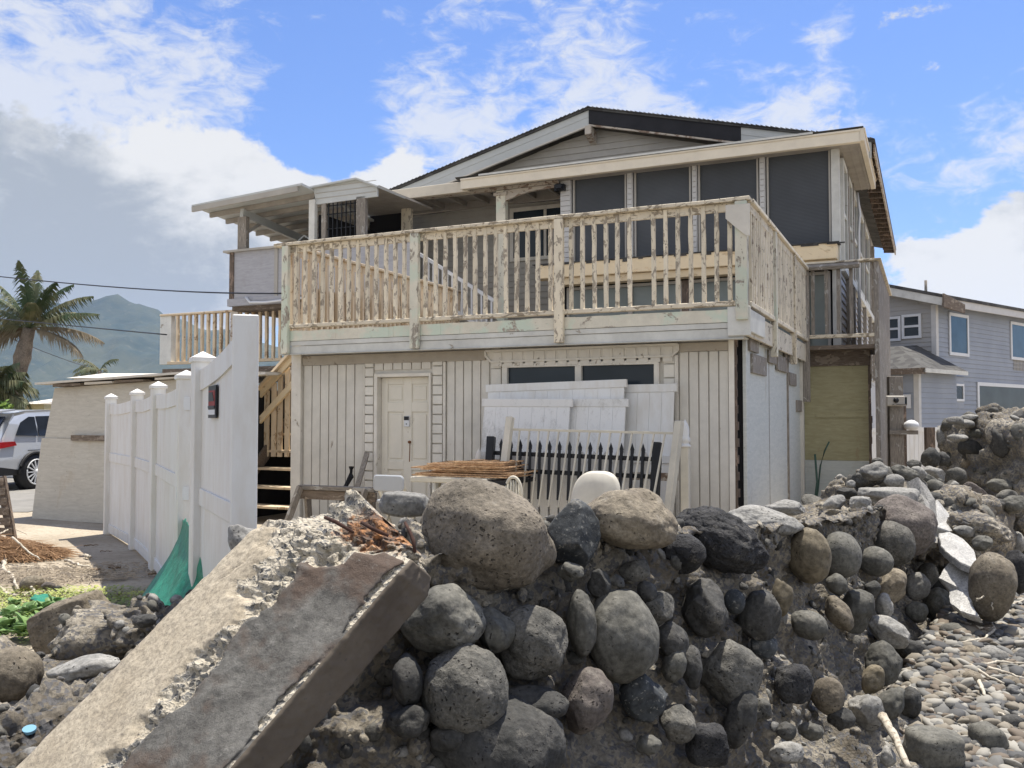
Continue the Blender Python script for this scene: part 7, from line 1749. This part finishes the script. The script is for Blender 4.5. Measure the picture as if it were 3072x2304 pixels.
# =================================================================== small stones bedded in the mortar (uncountable)
def scatter_stones(name, n, picker, rmin, rmax, mats, kind_label, parent=None, seed=1, flat=.7, sub=2):
    r = random.Random(seed); protos = []
    for k in range(8): protos.append(rock_mesh((1, 1, 1), 900+k, sub, .25, .1, 3, 0)[0])
    f0 = ICO[sub][1]; V = []; FF = []; MI = []
    for i in range(n):
        got = picker(r)
        if not got: continue
        p, nrm = got; s_ = rmin*(rmax/rmin)**(r.random()**1.8); pv = protos[r.randrange(8)]
        rot = Euler((r.uniform(-.5, .5), r.uniform(-.5, .5), r.uniform(0, 6.28))).to_matrix(); al = nrm.to_track_quat('Z', 'Y').to_matrix()
        sx, sy, sz = s_*r.uniform(.8, 1.5), s_*r.uniform(.7, 1.0), s_*flat*r.uniform(.6, 1.1); b = len(V); mi = r.randrange(len(mats))
        for q in pv: w = al@(rot@Vector((q.x*sx, q.y*sy, q.z*sz))); V.append(p+w)
        for f in f0: FF.append(tuple(x+b for x in f)); MI.append(mi)
    me = bpy.data.meshes.new(name); me.from_pydata(V, [], FF)
    for q in mats: me.materials.append(q)
    me.polygons.foreach_set('material_index', MI); me.polygons.foreach_set('use_smooth', [True]*len(FF)); me.update()
    o = bpy.data.objects.new(name, me); COL.objects.link(o)
    if parent: o.parent = parent
    tag(o, kind_label, None if parent else name.replace('_', ' '), None, 'stuff'); return o
wall_o = bpy.data.objects['seawall']
wv = [v.co.copy() for v in wall_o.data.vertices]; wn = wall_o.data.vertices
def pick_wall(r):
    i = int((r.random()**1.25)*NS*.80); j = r.randrange(int(NW*.10), NW-2); k = j*(NS+1)+i; v_ = wall_o.data.vertices[k]; n_ = v_.normal.copy()
    if n_.z < -.2: n_ = -n_
    return v_.co.copy(), n_
mm_ = [M['mortar_light'], M['mortar'], M['mortar_light'], M['rk_greyrough'], M['rk_dark'], M['rk_light']]
scatter_stones('embedded_gravel', 6500, pick_wall, .009, .045, mm_, None, wall_o, 4)
for ho in [o for o in COL.objects if o.name.startswith(('rubble_heap', 'rubble_bank', 'rubble_block'))]:
    vv = ho.data.vertices; far = ho.location.y+max(v_.co.y for v_ in vv) > 8
    def pick_h(r, vv=vv):
        v_ = vv[r.randrange(len(vv))]; return (v_.co.copy(), v_.normal.copy()) if v_.normal.z > -.3 else None
    scatter_stones('embedded_stones', 420 if far else 160, pick_h, .02 if far else .008, .15 if far else .04, mm_[1:]+[M['rk_grey']], None, ho, len(vv) % 97+len(ho.name), .8, 3 if far else 2)
# beach pebbles
def pick_beach(r):
    for _ in range(30):
        px = r.uniform(2450, 3150); py = r.uniform(1700, 2350); d = pray(px, py); t_ = (-.55-1.5)/d.z; p = EYE+d*t_
        if p.y < 16 and side(p.x, p.y) > .12: p.z = gz(p.x, p.y)+.004; return p, Vector((0, 0, 1))
    return None
M['pb'] = [m_plain('pebble_grey', (.16, .157, .147), .8, dirt=.3, dscale=9), m_plain('pebble_tan', (.22, .195, .155), .8, dirt=.3, dscale=9), m_plain('pebble_dark', (.09, .09, .09), .8, dirt=.3), m_plain('pebble_pale', (.30, .285, .25), .8, dirt=.2), m_plain('pebble_brown', (.16, .13, .10), .8, dirt=.3)]
scatter_stones('pebbles', 7500, pick_beach, .012, .075, M['pb'], 'grey and tan pebbles of the shingle beach', None, 6, .6)
def beach_hit(px, py):
    d = pray(px, py); z = -.57
    for _ in range(12): p = EYE+d*((z-1.5)/d.z); z = z*.4+.6*(gz(p.x, p.y) if side(p.x, p.y) > 0 else -.4)
    return EYE+d*((z-1.5)/d.z)
# larger cobbles one can count on the beach
cob = [('b7', 1835, 295, 46, 20, 'brown cobble just below the foot of the large grey slab', 'rk_brown'), ('b7', 1905, 300, 34, 24, 'pale round cobble right of the brown one by the slab foot', 'rk_light'), ('b7', 1820, 365, 80, 50, 'broad grey cobble left of the driftwood tangle', 'rk_grey'), ('b7', 1990, 300, 60, 46, 'tan angular stone under the leaning brown rock', 'rk_light'),
       ('b7', 1905, 480, 66, 38, 'long smooth brown cobble below the driftwood tangle', 'rk_brown'), ('b7', 2040, 500, 80, 50, 'pale pointed stone right of the long brown cobble', 'rk_light'), ('b7', 1950, 550, 52, 36, 'brownish stone below the pointed pale one', 'rk_purple'), ('b7', 2150, 650, 66, 30, 'reddish brown flat cobble near the right edge', 'rk_brown'),
       ('b7', 2160, 735, 36, 18, 'small dark flat cobble at the right edge', 'rk_dark'), ('b7', 2175, 405, 50, 16, 'flat light brown cobble near the right edge', 'rk_brown'), ('b7', 1905, 420, 56, 26, 'smooth grey flat cobble among the driftwood', 'rk_grey'), ('b7', 2140, 890, 60, 60, 'dark lump of stone at the right edge, low down', 'rk_dark'),
       ('b7', 2010, 1000, 95, 125, 'upright bluish slab of stone near the lower right corner', 'rk_grey'), ('b7', 1700, 1020, 170, 120, 'wide smooth grey bedrock slab at the bottom right', 'rk_grey'), ('b7', 1920, 650, 60, 70, 'dull brown stone half sunk in the gravel bank', 'rk_brown'), ('b7', 1960, 350, 38, 14, 'thin pale cobble under the driftwood', 'rk_light'), ('b7', 2180, 1110, 50, 50, 'dark stone in the bottom right corner', 'rk_dark')]
for i, (w, x, y, rx, ry, lab, mt) in enumerate(cob):
    ox, oy, s_ = WIN[w]; px, py = ox+s_*x, oy+s_*y; d = pray(px, py); D = None
    loc = hit(px, py); p = beach_hit(px, py)
    if loc is not None and loc.y < p.y: p = loc
    D = p.y; r1 = rx*s_*D/F; r2 = ry*s_*D/F
    rock('cobble', lab, (p.x, p.y, p.z-.1*r2), (r1, max(r1, r2)*.9, r2), 0, M[mt], 500+i, 'cobble', 'larger stones on the beach', 4, .12, .15 if i not in (12, 13) else .4)
# =================================================================== driftwood and sticks
M['drift'] = m_peel('bleached_driftwood', (.52, .47, .38), (.36, .31, .24), .5, (1, 1, 1), 12)
M['twig'] = m_plain('brown_twig', (.20, .145, .095), .9, dirt=.3, dscale=12)
def gp(w, x, y, z=-.57, lift=.0):
    if z < -.3:
        ox, oy, s_ = WIN[w]; return beach_hit(ox+s_*x, oy+s_*y)+Vector((0, 0, z+.565+lift))
    if z == -.25:
        ox, oy, s_ = WIN[w]; return at(ox+s_*x, oy+s_*y, 7.3)
    ox, oy, s_ = WIN[w]; d = pray(ox+s_*x, oy+s_*y); t_ = (z-1.5)/d.z; p = EYE+d*t_; return p+Vector((0, 0, lift))
def stick(name, label, pts, r, mat, cat='driftwood', group=None, taper=.6, wob=.01, seed=1):
    rr = random.Random(seed); P3 = [Vector(p) for p in pts]; out = []; n = 6
    for a, b in zip(P3[:-1], P3[1:]):
        for k in range(n): out.append(a.lerp(b, k/n)+Vector((rr.uniform(-wob, wob), rr.uniform(-wob, wob), rr.uniform(-wob, wob)*.6)))
    out.append(P3[-1]); rs = [r*(1-(1-taper)*i/(len(out)-1))*rr.uniform(.88, 1.1) for i in range(len(out))]
    m = MB(); m.tube(out, rs, 8); return m.build(name, mat, None, label, cat, group)
hh_ = lambda x, y: hit(*P('b7', x, y)) or gp('b7', x, y, -.5)
a = hh_(1415, 850); b = hh_(1490, 985); c = hh_(1560, 1140)
stick('driftwood', 'straight bleached driftwood pole leaning on the lower right of the wall', [a+(EYE-a)*.035, b+(EYE-b)*.05, c+(EYE-c)*.04], .028, M['drift'], wob=.004)
DG = 'driftwood on the beach'
dl = [([(1780, 290), (1850, 330), (1960, 370), (2050, 375)], 'pale stick crossing left to right below the slabs', .012), ([(2005, 245), (2012, 320), (2045, 380), (1990, 430), (1850, 455)], 'forked driftwood stick curving around the pebbles', .014),
      ([(1910, 260), (1950, 185), (1985, 165)], 'thin bent stick leaning up against the large grey slab', .011), ([(1985, 165), (2030, 210), (2035, 245)], 'thin twig arching down right of the bent stick', .007), ([(1955, 305), (2010, 275), (2060, 265)], 'short crooked stick below the leaning brown rock', .014),
      ([(2100, 250), (2160, 230), (2230, 205)], 'pale branch pointing to the right edge above the pebbles', .013), ([(1990, 580), (2060, 565), (2220, 575)], 'long pale driftwood stick near the right edge', .013), ([(2010, 600), (2100, 625), (2240, 670)], 'long diagonal stick below the level one', .014),
      ([(1910, 585), (2000, 640), (2100, 690)], 'diagonal bleached stick on the gravel bank', .013), ([(2065, 855), (2120, 880), (2190, 875)], 'short dark ended stick at the right by the low stone', .011), ([(1950, 650), (1975, 720), (1990, 760)], 'short stub of wood standing in the gravel bank', .018)]
for i, (pp, lab, r_) in enumerate(dl):
    pts = [gp('b7', x, y, -.53 if i not in (2, 3) else (-.5 if k == 0 else -.25)) for k, (x, y) in enumerate(pp)]
    stick('driftwood', lab, pts, r_, M['drift'], 'driftwood', DG, .55, .006, i+3)
# left debris: grass roots, twigs, pallet
LGp = 'sticks in the debris at the left'
dl = [([(0, 735), (40, 780), (25, 850), (100, 900), (150, 1020)], 'curving pale branch at the far left of the debris', .022), ([(0, 1000), (60, 1060), (150, 1075), (290, 1035)], 'pale root bending under the coconut-like stone', .022), ([(550, 775), (640, 810), (745, 828)], 'pale stick lying alone on the sandy ground', .016),
      ([(0, 560), (70, 520), (110, 515)], 'thin twig sticking out of the pallet side', .010), ([(0, 470), (90, 500), (220, 560)], 'long thin bent twig crossing the pallet', .008), ([(100, 590), (200, 670), (330, 770)], 'straight stick sliding down the straw heap', .012), ([(0, 665), (60, 668), (110, 660)], 'short pale stick on top of the straw heap', .02),
      ([(360, 1030), (520, 1042), (700, 1040)], 'straight twig along the edge of the green plants', .010), ([(260, 990), (290, 1040), (300, 1080)], 'forked twig end in front of the coconut-like stone', .014), ([(700, 655), (760, 650), (815, 650)], 'dark twig lying near the fence shadow', .008), ([(830, 700), (880, 702), (930, 700)], 'thinnest dark twig in the open sand', .006),
      ([(910, 825), (950, 840), (1000, 835)], 'split bark piece on the sand by the tarp', .018), ([(765, 858), (800, 856), (825, 850)], 'short bark stub left of the split bark piece', .018), ([(1235, 890), (1290, 885), (1305, 870)], 'twig in the fence shadow by the last post', .01), ([(710, 735), (735, 745), (760, 748)], 'small white chip of wood on the sand', .018)]
for i, (pp, lab, r_) in enumerate(dl):
    stick('driftwood', lab, [gp('b3', x, y, .03 if i not in (3, 4, 5) else .25-.07*k) for k, (x, y) in enumerate(pp)], r_, M['drift'] if i not in (9, 10, 13, 11, 12) else M['twig'], 'stick', LGp, .5, .01, i+30)
# pallet leaning
pal = empty('wooden_pallet', gp('b3', 120, 650, 0), 0, 'dark weathered wooden pallet leaning at the left edge behind the straw', 'pallet')
pl0 = gp('b3', 120, 660, 0); pdir = Vector((-1, .25, 0)).normalized()
def pp_(u, z, o=0): return Vector((0, 0, 0))+pdir*u+Vector((-.28*z*.35, .3*z*.5+o, z))
Hh = .78
for k in range(3):
    m = MB(); m.bar(pp_(.02+k*.5, 0), pp_(.02+k*.5+.22*Hh, Hh), .10, .045, (0, 1, 0)); m.build('stringer', M['brown_wood_v'], pal)
for k in range(7):
    z = .04+k*.115; m = MB(); m.bar(pp_(-.02+.22*z, z, -.04), pp_(1.15+.22*z, z, -.04), .018, .085); m.build('slat', M['brown_wood'], pal)
# straw heap and litter: stuff
def strands(name, n, c, R, L0, L1, r_, mat, label, cat, seed, h=.25, az=None):
    m = MB(); r = random.Random(seed)
    for _ in range(n):
        a = r.uniform(0, 6.28); q = math.sqrt(r.random()); x = c[0]+R[0]*q*math.cos(a); y = c[1]+R[1]*q*math.sin(a); z = h*(1-q)**.8*r.random()+.01
        d = r.gauss(az, .5) if az is not None else r.uniform(0, 3.14); L_ = r.uniform(L0, L1)/2; dx, dy = math.cos(d)*L_, math.sin(d)*L_; dz = r.uniform(-.3, .3)*L_
        p = [Vector((x-dx, y-dy, max(.01, z-dz))), Vector((x, y, z+.12*L_)), Vector((x+dx, y+dy, max(.01, z+dz)))]
        w = Vector((-dy, dx, 0)).normalized()*r_; u = Vector((0, 0, r_))
        m.add([p[0]-w, p[0]+w, p[1]+w, p[1]-w, p[2]+w*.4, p[2]-w*.4, p[1]+u*2], [(0, 1, 6), (1, 2, 6), (0, 6, 3), (3, 6, 5), (2, 4, 6), (6, 4, 5)])
    return m.build(name, mat, None, label, cat, None, 'stuff')
a = gp('b3', 180, 760, 0); M['straw'] = m_plain('dry_straw', (.36, .22, .12), .9, dirt=.4, dscale=8); M['litter'] = m_plain('grey_litter', (.38, .32, .245), .9, dirt=.5, dscale=8)
strands('dry_straw', 2600, (a.x-.42, a.y+.05), (.85, .45), .12, .5, .0035, M['straw'], 'heap of rust brown dry straw and roots', 'straw', 3, .24, 2.9)
a = gp('b3', 260, 930, 0)
strands('twig_litter', 1000, (a.x-.4, a.y), (1.35, .5), .03, .22, .004, M['litter'], 'grey twigs, chips and leaf litter on the ground', 'litter', 5, .05)
a = gp('b3', 560, 880, 0)
strands('twig_litter', 700, (a.x+.1, a.y), (1.0, .55), .02, .12, .004, M['litter'], 'sparse chips scattered over the sand', 'litter', 6, .03)
# ground cover
t = NT('succulent_leaf'); v = t.co(rnd=False); n = t.noise(v, 4, 3); M['leaf'] = t.fin(t.mix(t.ramp(n, [(.4, 0), (.6, 1)]), (.10, .19, .06), (.23, .33, .13)), .4)
t = NT('yellow_green_cover'); v = t.co(rnd=False); n = t.noise(v, 5, 3); M['cover'] = t.fin(t.mix(t.ramp(n, [(.4, 0), (.6, 1)]), (.16, .21, .05), (.32, .34, .09)), .6)
def leaves(name, n, c, R, s0, s1, mat, label, seed, h=.06, kind='stuff', cat='plants', up=.4, excl=None):
    m = MB(); r = random.Random(seed)
    for _ in range(n):
        a = r.uniform(0, 6.28); q = math.sqrt(r.random()); x = c[0]+R[0]*q*math.cos(a); y = c[1]+R[1]*q*math.sin(a); z = r.random()*h+.01; s_ = r.uniform(s0, s1)
        d = Vector((math.cos(a*7), math.sin(a*7), r.uniform(.1, 1.2)*up)).normalized(); w = d.cross(Vector((0, 0, 1))).normalized(); nn = w.cross(d).normalized(); b = Vector((x, y, z))
        ring = [b, b+d*s_*.35+w*s_*.27, b+d*s_*.8+w*s_*.25, b+d*s_*1.05, b+d*s_*.8-w*s_*.25, b+d*s_*.35-w*s_*.27]; cen = b+d*s_*.55-nn*s_*.08
        m.add(ring+[cen], [(i, (i+1) % 6, 6) for i in range(6)], True)
    return m.build(name, mat, None, label, cat, None, kind)
a = gp('b3', 230, 1130, 0)
leaves('ground_cover', 7500, (a.x-.1, a.y+.05), (1.55, .42), .012, .035, M['cover'], 'yellow green low ground cover beside the boulders', 4, .05)
a = gp('b3', 60, 1460, 0); leaves('ground_cover', 2500, (a.x-.1, a.y+.1), (.6, .3), .012, .03, M['bush'], 'fresh green low weeds at the left edge', 5, .12)
def plant(px, py, label, n, s, seed, D=None):
    a = gp('b3', px, py, .0); r = random.Random(seed); o = empty('succulent_plant', a, 0, label, 'plant', 'broad-leaved plants at the left')
    for k in range(n):
        m = MB(); az = 6.28*k/n+r.uniform(-.3, .3); el = r.uniform(.35, 1.3); d = Vector((math.cos(az)*math.cos(el), math.sin(az)*math.cos(el), math.sin(el))); w = d.cross(Vector((0, 0, 1))).normalized(); nn = w.cross(d).normalized(); s_ = s*r.uniform(.7, 1.15)
        b = Vector((r.uniform(-.02, .02), r.uniform(-.02, .02), .02+.05*r.random())); L_ = 8; vs = []
        for i in range(L_+1):
            t_ = i/L_; ww = s_*.30*math.sin(math.pi*min(1, .10+.90*t_**1.25))**.8 if i < L_ else .002; q = b+d*s_*t_-Vector((0, 0, 1))*s_*.25*t_*t_
            vs += [q-w*ww+nn*ww*.25, q-nn*ww*.12, q+w*ww+nn*ww*.25]
        m.add(vs, [f for i in range(L_) for f in ((i*3, i*3+1, i*3+4, i*3+3), (i*3+1, i*3+2, i*3+5, i*3+4))], True); lf = m.build('leaf', M['leaf'], o); md = lf.modifiers.new('thick', 'SOLIDIFY'); md.thickness = .004
pls = [(200, 1440, 'largest broad-leaved plant in front, beside the brown boulder', 13, .26), (360, 1260, 'bright broad-leaved plant touching the top of the brown boulder', 12, .20), (440, 1210, 'broad-leaved plant at the right end of the patch', 9, .17), (240, 1280, 'broad-leaved plant in the middle of the patch', 11, .18), (90, 1320, 'broad-leaved plant with a pale curled leaf at the left', 9, .19),
       (20, 1440, 'broad-leaved plant cut by the left edge', 9, .20), (330, 1370, 'broad-leaved plant against the face of the brown boulder', 11, .17), (120, 1210, 'smallest broad-leaved plant, furthest back', 8, .13)]
for i, (x, y, lab, n, s) in enumerate(pls): plant(x, y, lab, int(n*1.5), s*.68, i+60)
# =================================================================== air: an even volume round everything
m = MB(); m.box(-6900, 6900, -70, 9300, -60, 620)
hz = bpy.data.materials.new('haze_air'); hz.use_nodes = True; nt_ = hz.node_tree; nt_.nodes.clear()
o_ = nt_.nodes.new('ShaderNodeOutputMaterial'); pv = nt_.nodes.new('ShaderNodeVolumePrincipled'); pv.inputs['Color'].default_value = (.48, .66, 1., 1); pv.inputs['Density'].default_value = .000045; pv.inputs['Anisotropy'].default_value = .2
nt_.links.new(pv.outputs[0], o_.inputs['Volume'])
m.build('haze', hz, None, kind='stuff')
